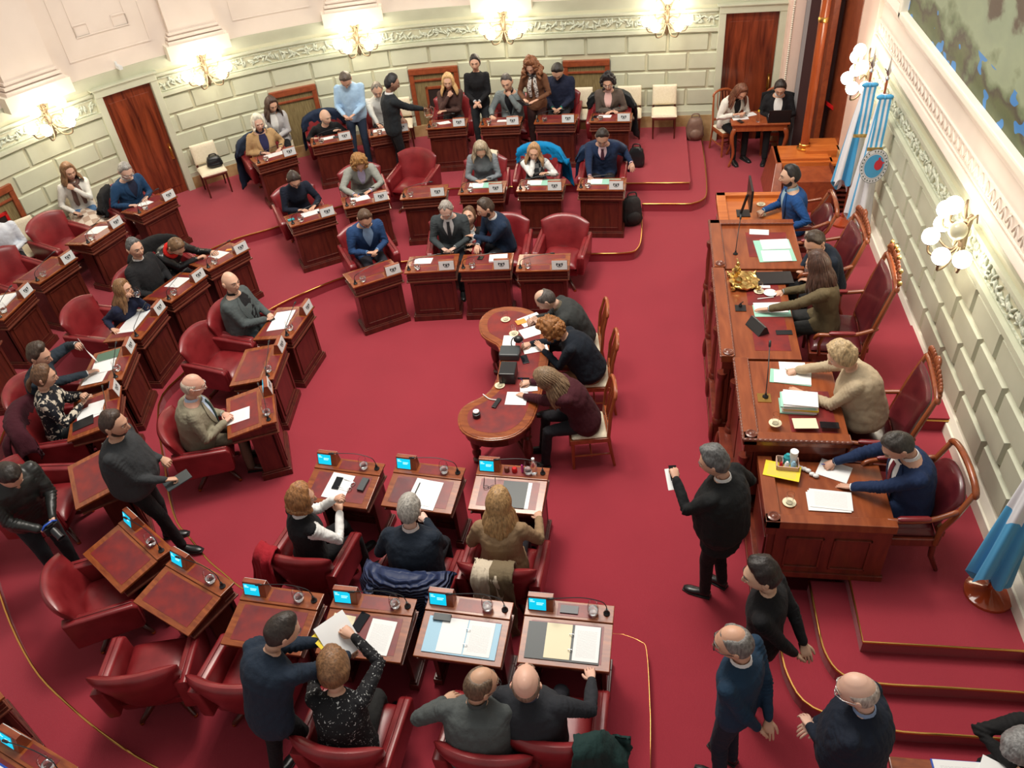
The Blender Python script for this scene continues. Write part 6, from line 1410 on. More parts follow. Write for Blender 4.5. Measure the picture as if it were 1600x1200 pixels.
def build_wchair(loc, rot, label, group):
    t = thing('wooden_chair', label, 'chair', loc, rot, group)
    mb = MB()
    def st(u, v): return np.array([.215*u, .02+.20*v, .475]), np.array([0, 0, 1.]), .035
    pad(mb, st, 8, 8, 8); mb.obj('seat', M['cream'], t, smooth=180)
    mb = MB(); mb.box(-.225, .225, -.2, .24, .40, .46); mb.obj('seat_rail', M['cream_wood'], t, bevel=.006)
    for sx in (-1, 1):
        mb = MB(); mb.tube([(sx*.2, .21, 0), (sx*.2, .21, .44)], [.018, .024], 6, dome=False); mb.obj('leg', M['cream_wood'], t, smooth=40)
        mb = MB(); mb.tube([(sx*.2, -.26, 0), (sx*.2, -.19, .44), (sx*.205, -.22, .8), (sx*.18, -.27, 1.02)], [.018, .024, .022, .018], 6, dome=False); mb.obj('leg', M['cream_wood'], t, smooth=40)
    mb = MB(); mb.tube([(.19*math.sin(a), -.27-.02*math.cos(a), 1.0+.09*math.cos(a)) for a in np.linspace(-math.pi/2, math.pi/2, 11)], .022, 7); mb.obj('top_rail', M['cream_wood'], t, smooth=50); mb = MB(); mb.box(-.19, .19, -.22, -.19, .56, .6); mb.obj('lower_rail', M['cream_wood'], t)
    mb = MB()
    for x in (-.09, -.03, .03, .09): mb.tube([(x*.6, -.2, .58), (x*1.25, -.24, .82), (x, -.285, 1.06-.3*abs(x))], .009, 5)
    mb.obj('splats', M['cream_wood'], t, smooth=60)
    mb = MB(); mb.tube([(-.2, .0, .18), (.2, .0, .18)], .012, 5); mb.tube([(-.2, -.22, .2), (-.2, .21, .2)], .012, 5); mb.tube([(.2, -.22, .2), (.2, .21, .2)], .012, 5); mb.obj('stretcher', M['cream_wood'], t, smooth=60)
    return t
def wchair(loc, rot, label): return get('wchair', build_wchair, loc, rot, label, 'wooden chairs with cream seats')
for key, args, kw in [('t1', ('balding man in dark grey coat writing at the kidney table', 853, 468, 0, 98), dict(lean=34, hp=50, hair='crown', hc=(.07, .06, .055), skin=(.6, .38, .28), top=(.035, .038, .038), collar=(.12, .1, .07), rh=('w', *at(836, 502, TZ)[:2], TZ+.04), lh=('w', *at(846, 512, TZ)[:2], TZ+.03), rp='pinch', lp='flat', bottom=(.02, .02, .025), fat=.5)),
                      ('t2', ('woman with curly auburn hair in black sweater writing at the kidney table', 864, 515, 0, 96), dict(sex='f', lean=34, hp=48, hair='curly', hairlen=.07, hc=(.26, .105, .03), top=(.008, .012, .02), jacket=False, rh=('w', *at(830, 541, TZ)[:2], TZ+.04), lh=('w', *at(850, 551, TZ)[:2], TZ+.03), rp='pinch', lp='flat', bottom=(.16, .07, .03), fat=1.0)),
                      ('t3', ('woman with long blonde-brown hair in burgundy coat writing at the kidney table', 855, 592, 0, 100), dict(sex='f', lean=32, hp=46, hair='long', hairlen=.26, hc=(.2, .13, .075), top=(.05, .008, .014), rh=('w', *at(830, 601, TZ)[:2], TZ+.04), lh=('w', *at(820, 622, TZ)[:2], TZ+.03), rp='pinch', lp='rest', bottom=(.015, .014, .018), hem=.12, cuff=(.05, .03, .02), fat=.4))]:
    Q[key] = p = person(*args, vox=.013, **kw); A = rz(p['yaw']); c = p['xy']+(A@np.array([0, -.04, 0]))[:2]
    wchair((c[0], c[1], 0), p['yaw'], 'wooden chair with cream seat under the '+dict(t1='balding man at the kidney table', t2='auburn-haired woman at the kidney table', t3='woman in burgundy coat')[key]); pen(p['r'], 'pen of the '+dict(t1='balding man', t2='auburn-haired woman', t3='burgundy-coated woman')[key]+' at the kidney table')
T0 = TZ+.002
tumbler((790, 500), T0, 'tumbler on the far lobe of the kidney table'); tumbler((781, 603), T0, 'tumbler near the black box on the kidney table'); tumbler((803, 522), T0, 'tumbler between the papers on the kidney table')
lay('sheet_of_paper', 'sheet under the balding man\'s pen on the kidney table', 'paper', (829, 500), T0, .21, .29, 'paper', -55); lay('orange_card', 'orange card at the edge of the balding man\'s sheet', 'card', (814, 503), T0+.005, .13, .1, 'orange', 30)
lay('sheet_of_paper', 'second sheet below the balding man\'s sheet on the kidney table', 'paper', (829, 519), T0, .2, .25, 'paper', -60); lay('sheet_of_paper', 'blank sheet at the left rim of the kidney table', 'paper', (796, 533), T0, .16, .22, 'paper', 2)
lay('sheet_of_paper', 'sheet under the auburn-haired woman\'s pen', 'paper', (836, 543), T0, .3, .2, 'paper', 18); lay('sheet_of_paper', 'sheet beside the elbow of the burgundy-coated woman', 'paper', (826, 605), T0, .2, .16, 'paper', 10); lay('sheet_of_paper', 'sheet under the hand of the burgundy-coated woman', 'paper', (807, 623), T0, .24, .22, 'paper', 0)
lay('smartphone', 'black phone lying beside the desk lamp on the kidney table', 'phone', (820, 562), T0, .08, .16, 'screen_off', 20, .009, .003); lay('notebook_computer', 'flat grey notebook near the black box on the kidney table', 'notebook', (818, 592), T0, .14, .02, 'screen_off', 0, .012)
p = at(797, 556, T0); mb = MB(); mb.box(-.12, .12, -.1, .1, 0, .09); o = mb.obj('recorder', M['darkfolder'], bevel=.02, loc=(p[0], p[1], T0), rotz=.0); tag(o, 'dark blue-grey box unit beside the small desk lamp', 'device')
p = at(795, 590, T0); mb = MB(); mb.box(-.095, .095, -.12, .12, 0, .15); tag(mb.obj('recorder', M['black'], bevel=.012, loc=(p[0], p[1], T0)), 'black box speaker on the kidney table', 'device')
p = at(806, 550, T0); t = thing('desk_lamp', 'small black desk lamp or microphone head over the papers', 'lamp', (p[0], p[1], T0+.0)); mb = MB(); mb.lathe([(.05, 0), (.05, .012), (.01, .02)], 12); mb.tube(catmull([(0, 0, .01), (-.05, .02, .1), (-.03, .05, .17), (.02, .04, .19)], 4), .007, 6); mb.obj('stem', M['black'], t, smooth=50); mb = MB(); mb.ball((.04, .03, .17), (.06, .05, .045), 12, 8); mb.obj('head', M['black'], t, smooth=90)
mb = MB(); p = at(776, 631, T0); mb.box(-.025, .025, -.08, .08, 0, .02); tag(mb.obj('power_strip', M['black'], bevel=.004, loc=(p[0], p[1], T0), rotz=-.3), 'small black socket strip on the near lobe of the kidney table', 'socket strip')
mb = MB(); q0 = at(776, 626, T0); q1 = at(755, 617, T0); mb.tube(catmull([q0+np.array([0, 0, .01]), (q0+q1)/2+np.array([0, -.03, .008]), q1+np.array([0, 0, .008])], 4), .007, 6); tag(mb.obj('white_cable', M['white'], smooth=60), 'white cable from the socket strip to the table rim', 'cable')
p = at(745, 651, T0); mb = MB(); mb.lathe([(.04, 0), (.045, .01), (.045, .05), (.03, .055), (.03, .07)], 14, 0); mb.lathe([(.034, .07), (.034, .085), (.014, .086), (.012, .075)], 14, 1); tag(mb.obj('round_push_button', [M['black'], M['white']], smooth=40, loc=(p[0], p[1], T0)), 'round black and white stamp on the near lobe of the kidney table', 'stamp')
# ---- small writing table near the right-hand door
z_ = .82; a_, b_ = at(1143, 195, z_), at(1236, 195, z_); f_ = at(1185, 176, z_); cx_, cy_ = (a_[0]+b_[0])/2, a_[1]+.30
t = thing('small_writing_table', 'small reddish wooden table with curved legs holding a laptop', 'table', (cx_, cy_, 0)); hw = (b_[0]-a_[0])/2
mb = MB(); mb.box(-hw, hw, -.30, .30, z_-.03, z_); mb.obj('table_top', M['cream_wood'], t, bevel=.008); mb = MB(); mb.box(-hw+.04, hw-.04, -.26, .26, z_-.15, z_-.03); mb.obj('apron', M['cream_wood'], t, bevel=.005)
for sx in (-1, 1):
    for sy in (-1, 1): mb = MB(); mb.tube(catmull([(sx*(hw-.07), sy*.23, z_-.12), (sx*(hw-.03), sy*.25, .55), (sx*(hw-.08), sy*.24, .25), (sx*(hw-.02), sy*.27, .02)], 4), [.045]*3+[.04]*3+[.03]*3+[.022]*4, 7); mb.obj('leg', M['cream_wood'], t, smooth=70)
lp_ = at(1217, 193, z_); t = thing('laptop', 'open dark laptop seen from its lid on the small wooden table', 'laptop', (lp_[0], lp_[1]+.03, z_+.002)); mb = MB(); mb.box(-.19, .19, 0, .26, 0, .018); mb.obj('keyboard_base', M['black'], t, bevel=.004); mb = MB(); mb.prism([(0, .018), (-.06, .25), (-.068, .25), (-.012, .012)], -.19, .19, 0); mb.obj('lid', M['black'], t, bevel=.003)
pb = at(1184, 190, z_); t = thing('water_bottle', 'small clear bottle with yellow cap on the small table', 'bottle', (pb[0], pb[1], z_+.002)); mb = MB(); mb.lathe([(.03, 0), (.034, .01), (.034, .13), (.014, .17), (.014, .18)], 12); mb.obj('bottle_body', M['clear_plastic'], t, smooth=50); mb = MB(); mb.lathe([(.016, .18), (.016, .205)], 10); mb.obj('cap', M['yellow'], t)
lay('sheet_of_paper', 'white sheet under the hand of the woman in white coat', 'paper', (1156, 184), z_+.001, .28, .2, 'paper', 10); lay('smartphone', 'phone lying on paper at the left of the small table', 'phone', (1157, 190), z_+.012, .07, .14, 'screen_off', 30, .008, .002); lay('sheet_of_paper', 'second white sheet near the bottle on the small table', 'paper', (1172, 179), z_+.001, .2, .15, 'paper', 25)
for k, nm in (('cardigan', 'wooden chair under the woman in white coat'), ('topknot', 'wooden chair under the person with topknot')): p = Q[k]; wchair((p['xy'][0], p['xy'][1]+.02, 0), p['yaw'], nm)
# ---- stepped wooden pedestal with the tall round pole
pc_ = at(1256, 233, .66); t = thing('stepped_pedestal', 'orange-varnished stepped wooden pedestal carrying a tall round pole', 'pedestal', (pc_[0], pc_[1], 0))
mb = MB(); mb.box(-.48, .42, -.42, .25, 0, .62); mb.box(-.42, .36, -.36, .16, .62, .66); mb.box(.0, .55, -.2, .3, .0, .72); mb.obj('pedestal_block', M['orange_wood'], t, bevel=.008)
mb = MB(); mb.frus((-.62, -.4, -1.0, .25), (-.5, -.4, -.45, .25), 0, .62); mb.obj('sloping_side', M['frame_wood'], t, bevel=.008)
mb = MB(); mb.box(-.38, .38, -1.0, -.42, 0, .55); mb.obj('front_block', M['frame_wood'], t, bevel=.008)
mb = MB()
for i in range(6): mb.box(.38, .62, -1.05+.0*i, -.3, .06+i*.085, .085+i*.085)
mb.box(.36, .4, -1.05, -.3, 0, .6); mb.obj('slatted_rack', M['mahogany'], t); mb = MB(); mb.box(.38, .64, -.5, -.25, .58, .62); mb.obj('rack_top', M['orange_wood'], t)
mb = MB(); mb.lathe([(.12, .66), (.12, .69), (.09, .7), (.095, .76), (.085, .77)], 20); mb.lathe([(.075, 2.72), (.082, 2.74), (.082, 2.78), (.075, 2.8)], 20); mb.obj('pole_collar', M['brass'], t, smooth=40)
mb = MB(); mb.lathe([(.07, .76), (.075, 2.7), (.065, 6.3)], 20); mb.obj('round_pole', M['pole_wood'], t, smooth=50)
# ================================================================== GLASSES, PAPERS, PHONES ON THE DESKS
def whoof(k): return DESKS[k][3] or {'R2c': 'the empty seat by the waiter', 'R1d': 'the empty seat at the upper right', 'L1b': 'the empty seat between the bald men', 'L2f': 'the desk behind the bearded man', 'L2g': 'the bare desk beside the trainer', 'L2h': 'the second bare desk', 'L3b': 'the empty seat below the scarf woman',
    'L3c': 'the empty seat at the left edge', 'L3d': 'the paper-heaped desk at the left edge', 'L3e': 'the desk cut by the left edge', 'L3y': 'the desk outside the corner', 'L3z': 'the desk in the lower left corner'}[k]
for k in DK:
    if k in ('L2c', 'L3e', 'L3y', 'L2f'): continue
    glass_on(DK[k], 'water glass on the desk of '+whoof(k) if DESKS[k][3] else 'water glass at '+whoof(k), .19+random.uniform(-.03, .02), .19)
GP = 'papers on the senators\' desks'
def P_(k, desc, x=.02, y=-.08, w=.22, h=.29, m='paper', r=0, th=.003, dz=0, name='sheet_of_paper', cat='paper'):
    own = ' of '+DESKS[k][3] if DESKS[k][3] else ' at '+whoof(k)
    return sheet(DK[k], name, desc+' on the desk'+own if DESKS[k][3] else desc+own, cat, x, y, w, h, M[m], R_(r), th, dz)
P_('R3a', 'open white booklet', -.06, -.05, .42, .24, 'print', 4); P_('R3b', 'white papers', .05, -.05, .26, .2, 'paper', 6); P_('R3b', 'dark leaflet', -.1, .0, .12, .14, 'darkfolder', 0, dz=.004, name='leaflet', cat='leaflet')
P_('R3c', 'white papers', .12, -.05, .3, .2, 'paper', -4); P_('R3d', 'white page', .06, -.02, .22, .2, 'paper', 20); P_('R3d', 'grey leaflet', -.2, -.08, .18, .24, 'darkfolder', -24, name='leaflet', cat='leaflet'); P_('R3e', 'small white page', -.02, .0, .18, .14, 'paper', 0)
P_('R3g', 'white notebook', .12, -.05, .24, .18, 'paper', -4); P_('R3g', 'black phone', .28, -.02, .07, .14, 'screen_off', -8, .009, name='smartphone', cat='phone')
P_('R2a', 'white printed sheets', -.06, -.05, .34, .22, 'print', 3); P_('R2a', 'dark phone', -.2, .03, .15, .07, 'screen_off', 2, .009, dz=.005, name='smartphone', cat='phone'); P_('R2a', 'turquoise case', .3, .02, .1, .06, 'teal', 0, .02, name='glasses_case', cat='case')
P_('R2b', 'white folder', .08, -.03, .3, .25, 'paper', 5); P_('R2b', 'black pouch', .05, -.18, .3, .07, 'black', 8, .02, name='pouch', cat='pouch')
for k in ('R2d', 'R2e', 'R2f'): P_(k, 'open mint folder', -.02, -.08, .52, .27, 'mint', 0); P_(k, 'pages in mint folder', .12, -.08, .23, .24, 'paper', 1, dz=.004)
P_('R1b', 'white sheets', .14, -.08, .26, .2, 'paper', -4); P_('R1c', 'pale blue-white stack of pages', -.16, -.08, .26, .24, 'paper', 3, .02); P_('R1c', 'dark phone', .1, -.12, .08, .12, 'screen_off', -8, .009, name='smartphone', cat='phone')
P_('L1a', 'large open white pages', -.04, -.06, .44, .28, 'paper', 8); P_('L1c', 'printed page', .04, -.16, .22, .3, 'print', -3); P_('L2a', 'white notebook', -.02, -.04, .2, .27, 'print', 5); P_('L2a', 'orange card', -.2, .0, .06, .14, 'orange', 30, name='card', cat='card')
P_('L2b', 'white sheets', -.1, -.06, .26, .28, 'print', 2); P_('L2c', 'long printed white pages', -.05, -.06, .5, .27, 'print', 2); P_('L2d', 'green folder', -.22, -.06, .2, .3, 'greenfolder', 4, name='folder', cat='folder'); P_('L2d', 'open white booklet', -.0, -.05, .28, .3, 'paper', 4); P_('L2d', 'second white booklet', .22, -.1, .2, .28, 'print', -4)
P_('L2e', 'white papers', -.02, -.06, .26, .3, 'paper', 8); P_('L2e', 'second white sheet', -.06, -.0, .24, .2, 'paper', -6, dz=.004); P_('L2e', 'black tablet', .14, -.12, .17, .24, 'black', 6, .008, name='tablet', cat='tablet')
P_('L3a', 'white page', .02, -.1, .2, .26, 'paper', -4); P_('L3b', 'white sheet', -.08, -.04, .26, .3, 'paper', 8); P_('L3d', 'white papers heaped', -.06, -.06, .44, .28, 'paper', 6, .02); P_('L3d', 'top sheet of the white heap', .05, -.1, .24, .28, 'print', -14, dz=.021)
P_('L3z', 'blue folder', -.08, -.1, .5, .32, 'blue_ink', 0, name='folder', cat='folder'); P_('L3z', 'left printed page', -.2, -.1, .22, .29, 'print', 0, dz=.004); P_('L3z', 'right printed page', .05, -.1, .22, .29, 'print', 0, dz=.004)
P_('B1a', 'white folder', -.02, -.07, .25, .31, 'paper', -4, .006, name='folder', cat='folder'); P_('B1a', 'black phone', -.04, -.04, .075, .15, 'screen_off', -2, .009, dz=.007, name='smartphone', cat='phone'); P_('B1a', 'grey glasses case', .24, -.02, .07, .15, 'darkfolder', -6, .03, name='glasses_case', cat='case')
def specs(k, x, y, m, r): 
    mb = MB()
    for sx in (-1, 1): mb.tube([(sx*.035+.026*math.cos(a), .02*math.sin(a), .012) for a in np.linspace(0, 6.28, 11)], .003, 5, dome=False); mb.tube([(sx*.06, .0, .012), (sx*.055, .12, .008)], .003, 5)
    mb.tube([(-.01, 0, .012), (.01, 0, .012)], .003, 5); o = mb.obj('eyeglasses', M[m], smooth=60); t = DK[k]; place(o, rz(t.rotation_euler[2]+R_(r))@rx(SLOPE), dl(t, x, y, lidz(y)+.002)); return tag(o, ('clear' if m == 'steel' else 'dark')+' eyeglasses on the desk of '+DESKS[k][3], 'glasses')
specs('B1a', .12, -.06, 'steel', 80)
P_('B1b', 'clear plastic folder', -.2, -.09, .22, .3, 'clear_plastic', -3, .002, name='folder', cat='folder'); P_('B1b', 'white papers', .06, -.1, .26, .34, 'paper', -3, .004); P_('B1b', 'lower white papers', .02, -.08, .25, .3, 'paper', -6, dz=.005)
mb = MB(); mb.tube([(0, -.07, .006), (0, .07, .006)], .006, 6); o = mb.obj('pen', M['black'], smooth=60); place(o, rz(DK['B1b'].rotation_euler[2]-.1)@rx(SLOPE), dl(DK['B1b'], -.05, -.05, lidz(-.05)+.008)); tag(o, 'black pen on the papers of the grey-haired man seen from behind', 'pen')
P_('B1c', 'black folder', .06, -.08, .25, .31, 'darkfolder', 0, .008, name='folder', cat='folder'); P_('B1c', 'white sheet edge under the folder', .1, -.08, .25, .31, 'paper', 0, .002); specs('B1c', -.2, -.02, 'black', 10)
t_ = thing('water_bottle', 'small clear water bottle with white cap on the tan-blazer woman\'s desk', 'bottle', dl(DK['B1c'], .22, .2, .8535)); mb = MB(); mb.lathe([(.03, 0), (.034, .01), (.034, .13), (.014, .17), (.014, .18)], 14); mb.obj('bottle_body', M['clear_plastic'], t_, smooth=50); mb = MB(); mb.lathe([(.016, .18), (.016, .205)], 10); mb.obj('cap', M['white'], t_)
mb = MB(); mb.lathe([(.012, 0), (.012, .08), (.006, .1)], 10); p = dl(DK['B1c'], .1, .2, .8535); tag(mb.obj('marker', M['magenta'], smooth=50, loc=p), 'magenta marker standing on the tan-blazer woman\'s desk', 'marker')
for i, x in enumerate((-.06, .02)): mb = MB(); mb.lathe([(.028, 0), (.028, .04), (.02, .05)], 12); tag(mb.obj('small_jar', M['red_paint' if i else 'mahogany_trim'], smooth=50, loc=dl(DK['B1c'], x, .2, .8535)), ('left' if not i else 'right')+' small dark jar by the marker on the tan-blazer woman\'s desk', 'jar')
P_('B2b', 'cream sheet', -.22, -.06, .2, .26, 'cream_paper', -4); P_('B2b', 'black phone', -.06, .02, .085, .17, 'screen_off', -18, .01, name='smartphone', cat='phone'); P_('B2b', 'printed white page', .14, -.09, .22, .3, 'print', -3)
P_('B2c', 'light blue ring folder', .0, -.085, .62, .315, 'skyfolder', 0, .006, name='folder', cat='folder'); P_('B2c', 'left white page in blue folder', -.08, -.08, .22, .3, 'paper', 0, dz=.007); P_('B2c', 'right printed page in blue folder', .15, -.08, .22, .3, 'print', 0, dz=.007); P_('B2c', 'dark pouch', -.2, .06, .15, .06, 'darkfolder', 0, .02, dz=.008, name='pouch', cat='pouch')
P_('B2d', 'charcoal ring folder', -.02, -.085, .60, .315, 'darkfolder', 0, .006, name='folder', cat='folder'); P_('B2d', 'pale yellow page', -.06, -.08, .21, .3, 'cream_paper', 0, dz=.007); P_('B2d', 'right printed page', .17, -.08, .21, .3, 'print', 0, dz=.007); P_('B2d', 'black phone', .0, .2, .15, .075, 'screen_off', 0, .01, name='smartphone', cat='phone')
for k in ('B2c', 'B2d'):
    mb = MB()
    for y in (-.15, -.02): mb.tube([(-.0, y, .0), (.0, y, .025), (.03, y, .025), (.03, y, .0)], .003, 5)
    o = mb.obj('binder_rings', M['steel'], smooth=60); place(o, rz(DK[k].rotation_euler[2])@rx(SLOPE), dl(DK[k], .03, 0, lidz(0)+.006)); tag(o, 'steel binder rings of the folder on the desk of '+DESKS[k][3], 'binder rings')

# ================================================================== COATS ON CHAIR BACKS
def drape(key, name, label, m, zb=.25, w=.9, xo=0., seed=1, zf=.62, sleeves=True, lift=0.):
    c = CH[key]; nz = Nz(seed, 9); nz2 = Nz(seed+7, 22); nu, nv = 26, 30; G = []
    for i in range(nu):
        u = (-1+2*i/(nu-1))*w+xo; row = []; uu = min(1.15, abs(u)); wx = .38*1.02
        yb = -.40+.12*min(1.1, abs(u))**2.2; top = .97-.085*min(1.2, abs(u))**2.6; drop_ = max(0, abs(u)-1)*.5
        for j in range(nv):
            v = j/(nv-1)
            if v < .25: q = v/.25; y = yb+.10; z = zf+(top-zf)*q
            elif v < .4: q = (v-.25)/.15; a = math.pi*q; y = yb+.015+.085*math.cos(a); z = top+.035*math.sin(a)
            else: q = (v-.4)/.6; y = yb-.075-.05*q; z = top+(zb-top)*q
            f = 1+.18*max(0, v-.4); Pn = np.array([u*2, y*2, z*2+v]); off = .03*float(nz(Pn))*min(1, abs(v-.3)*3)+.012*float(nz2(Pn))
            row.append((u*wx*f+.015*float(nz2(Pn+3)), y-off*(1 if v > .3 else -1)-.02*(v > .4), z-drop_*(1 if .2 < v else 0)+lift+.02*float(nz(Pn+5))*(v > .95)))
        G.append(row)
    mb = MB(); mb.grid(G, thick=.016)
    o = mb.obj(name, m, smooth=180); o.location = c.location; o.rotation_euler = c.rotation_euler; tag(o, label, 'coat', 'coats hung over chair backs')
    if sleeves:
        for sx in (-1, 1):
            q = MB(); x0 = sx*min(w, 1)*.29+xo*.38; q.tube(catmull([(x0*.9, -.40, .88), (x0*1.02, -.475, .80), (x0*1.08, -.52, .6), (x0*1.0, -.53, zb+.08)], 4), [.05]*4+[.06]*4+[.055]*4+[.048], 10, flat=.7)
            s_ = q.obj('sleeve', m, o, smooth=180)
    return o
quilt = cloth((.018, .03, .085), .45); n, l, b = nodes(quilt); wv = n.new('ShaderNodeTexWave'); wv.bands_direction = 'Z'; wv.inputs['Scale'].default_value = 9; tc = n.new('ShaderNodeTexCoord'); l.new(tc.outputs['Object'], wv.inputs['Vector'])
bp = n.new('ShaderNodeBump'); bp.inputs['Strength'].default_value = 1; bp.inputs['Distance'].default_value = .02; l.new(wv.outputs['Fac'], bp.inputs['Height']); l.new(bp.outputs[0], b.inputs['Normal'])
drape('B1b', 'quilted_coat', 'navy quilted coat hung over the chair of the grey-haired man', quilt, .12, 1.12, seed=3, zf=.8)
drape('B1c', 'cream_coat', 'cream and tan coat hung over the blonde tan-blazer woman\'s chair', cloth((.55, .47, .36), .8), .30, .34, -.12, 5, .75, False)
drape('B1c', 'khaki_coat', 'khaki coat hanging beside the cream coat on the tan-blazer woman\'s chair', cloth((.16, .12, .07), .8), .05, .26, .22, 6, .78, False, .012)
drape('B1a', 'red_coat', 'bright red coat over the left corner of the chair of the black vest woman', cloth((.32, .01, .02), .8), .42, .42, -.75, 8, .7, False)
drape('R3a', 'navy_coat', 'dark navy coat on the chair of the white-haired woman', cloth((.010, .018, .04), .8), .1, 1.1, .15, 11, .7)
drape('R3b', 'navy_coat', 'dark navy coat over the chair of the bald man in black sweater', cloth((.012, .022, .05), .8), .3, 1.12, 0, 12, .7)
drape('R3g', 'black_puffer_coat', 'shiny black puffer coat over the chair of the curly black-haired person', cloth((.016, .018, .02), .4), .15, 1.15, -.1, 13, .7)
drape('R2d', 'cream_garment', 'cream garment over the chair of the grey-haired woman in grey sweater', cloth((.66, .58, .44), .8), .6, .42, -.1, 14, .75, False)
drape('R2e', 'bright_blue_coat', 'bright blue coat over the chair of the woman in patterned vest', cloth((.0, .2, .46), .8), .35, 1.15, -.2, 15, .72, False)
drape('R2f', 'navy_padded_coat', 'navy padded coat over the chair of the man in waistcoat', cloth((.012, .03, .075), .6), .4, 1.1, .1, 16, .7)
drape('L2a', 'black_fleece_coat', 'black fleece coat over the chair of the woman in red scarf', cloth((.012, .012, .013), .95), .3, 1.15, 0, 17, .6)
drape('L2e', 'burgundy_coat', 'large burgundy coat over the chair of the woman in floral blouse', cloth((.05, .008, .015), .9), .12, 1.2, .1, 18, .6)
drape('B2d', 'dark_green_coat', 'dark green coat over the right arm of the striped-collar man\'s chair', cloth((.012, .035, .033), .8), .2, .5, 1.0, 19, .55, False)
drape('L3a', 'black_coat', 'black coat behind the grey-haired man in blue cardigan', cloth((.012, .012, .014), .9), .3, .5, .8, 20, .6, False)

# ================================================================== BAGS AND WALL CHAIRS
def bag(name, label, loc, rot, sz, m, strap=True, seed=0, cat='bag', pocket=True):
    t = thing(name, label, cat, loc, rot); w_, d_, h_ = sz; nz = Nz(seed, 9/max(sz)); mb = MB(); R = []
    for k in range(11):
        v = k/10; s_ = (1-abs(2*v-1)**5*.35)*(1-.25*v); R.append([(w_/2*s_*np.sign(math.cos(a))*abs(math.cos(a))**.6*(1+.10*float(nz([math.cos(a), math.sin(a), v*2]))), d_/2*s_*np.sign(math.sin(a))*abs(math.sin(a))**.6*(1+.14*float(nz([math.cos(a)+4, math.sin(a), v*2]))), h_*v) for a in np.linspace(0, 2*math.pi, 22, endpoint=False)])
    mb.loft(R); mb.obj('bag_body', m, t, smooth=60)
    if pocket: mb = MB(); mb.ball((0, -d_*.42, h_*.32), (w_*.34, d_*.22, h_*.24), 12, 8); mb.obj('front_pocket', m, t, smooth=90)
    if strap: mb = MB(); mb.tube(catmull([(-w_*.22, 0, h_*.93), (-w_*.16, 0, h_*1.15), (w_*.16, 0, h_*1.15), (w_*.22, 0, h_*.93)], 4), .012, 6); mb.obj('handle', m, t, smooth=60)
    return t
p = at(984, 352, Z1); bag('backpack', 'dark grey backpack standing beside the desk of the man in waistcoat', (p[0]+.03, p[1]+.05, Z1), R_(20), (.36, .24, .48), cloth((.028, .026, .026), .8), seed=3)
p = at(994, 262, Z2); bag('handbag', 'black leather tote bag standing on the tier behind the waistcoat man', (p[0], p[1]+.05, Z2), R_(-8), (.32, .16, .36), M['black'], seed=4, pocket=False)
p = at(1087, 214, Z1*0+.15); bag('brown_bag', 'crumpled shiny brown backpack standing against the back wall', (p[0]-.03, 15.36, .15), R_(5), (.36, .26, .42), cloth((.2, .12, .09), .4), seed=5)
p = at(742, 945, 0); t = bag('red_bag', 'bright red cloth bag on the floor beside the tan-blazer woman\'s chair', (p[0]-.02, p[1]+.02, 0), R_(10), (.42, .34, .5), cloth((.6, .012, .015), .5), False, 6, pocket=False)
cx = (wp(s_of_p(-7.95, 13.7), .38)); A_ = math.atan2(cx[1][1], cx[1][0])-math.pi/2
q = at(330, 262, .75); cream_chair_at((q[0]+.03, q[1]-.05, Z2), R_(218), 'cream chair with a black bag on it, right of the left-hand door')
bag('black_handbag', 'wrinkled black shoulder bag lying on the cream chair by the left-hand door', (q[0]+.1, q[1]+.0, Z2+.478), R_(215), (.3, .22, .2), M['black'], True, 9, pocket=False)
for (u, lab) in ((1038, 'cream chair standing alone left of the brown backpack'), (983, 'cream chair behind the black puffer coat'), (907, 'cream chair behind the man with green cuffs'), (628, 'cream chair to the right of the waiter by the wall')):
    x = aty(u, 165, 15.3)[0]; a = WY if x > -2.95 else WC[1]+math.sqrt(max(0, WR**2-(x-WC[0])**2)); cream_chair_at((x, a-.42, Z2), R_(180 if x > -2.95 else 192), lab)
q = at(50, 393, .75); cream_chair_at((q[0]-.05, q[1]+.12, Z2), R_(232), 'cream chair behind the empty red armchair near the scarf woman')
p = Q['topknot']; mb = MB(); nz = Nz(31, 8)
G = [[(x*(1+.1*v), -.27-.04*v+.05*abs(x)*3+.02*float(nz([x*4, v*3, 0])), 1.08-.9*v-.2*abs(x)) for v in np.linspace(0, 1, 14)] for x in np.linspace(-.3, .28, 14)]
mb.grid(G, thick=.03); o = mb.obj('black_coat', cloth((.010, .010, .011), .9), smooth=180); place(o, rz(p['yaw']), np.array([p['xy'][0], p['xy'][1]+.02, 0])); tag(o, 'black coat hung over the chair of the person with topknot', 'coat')

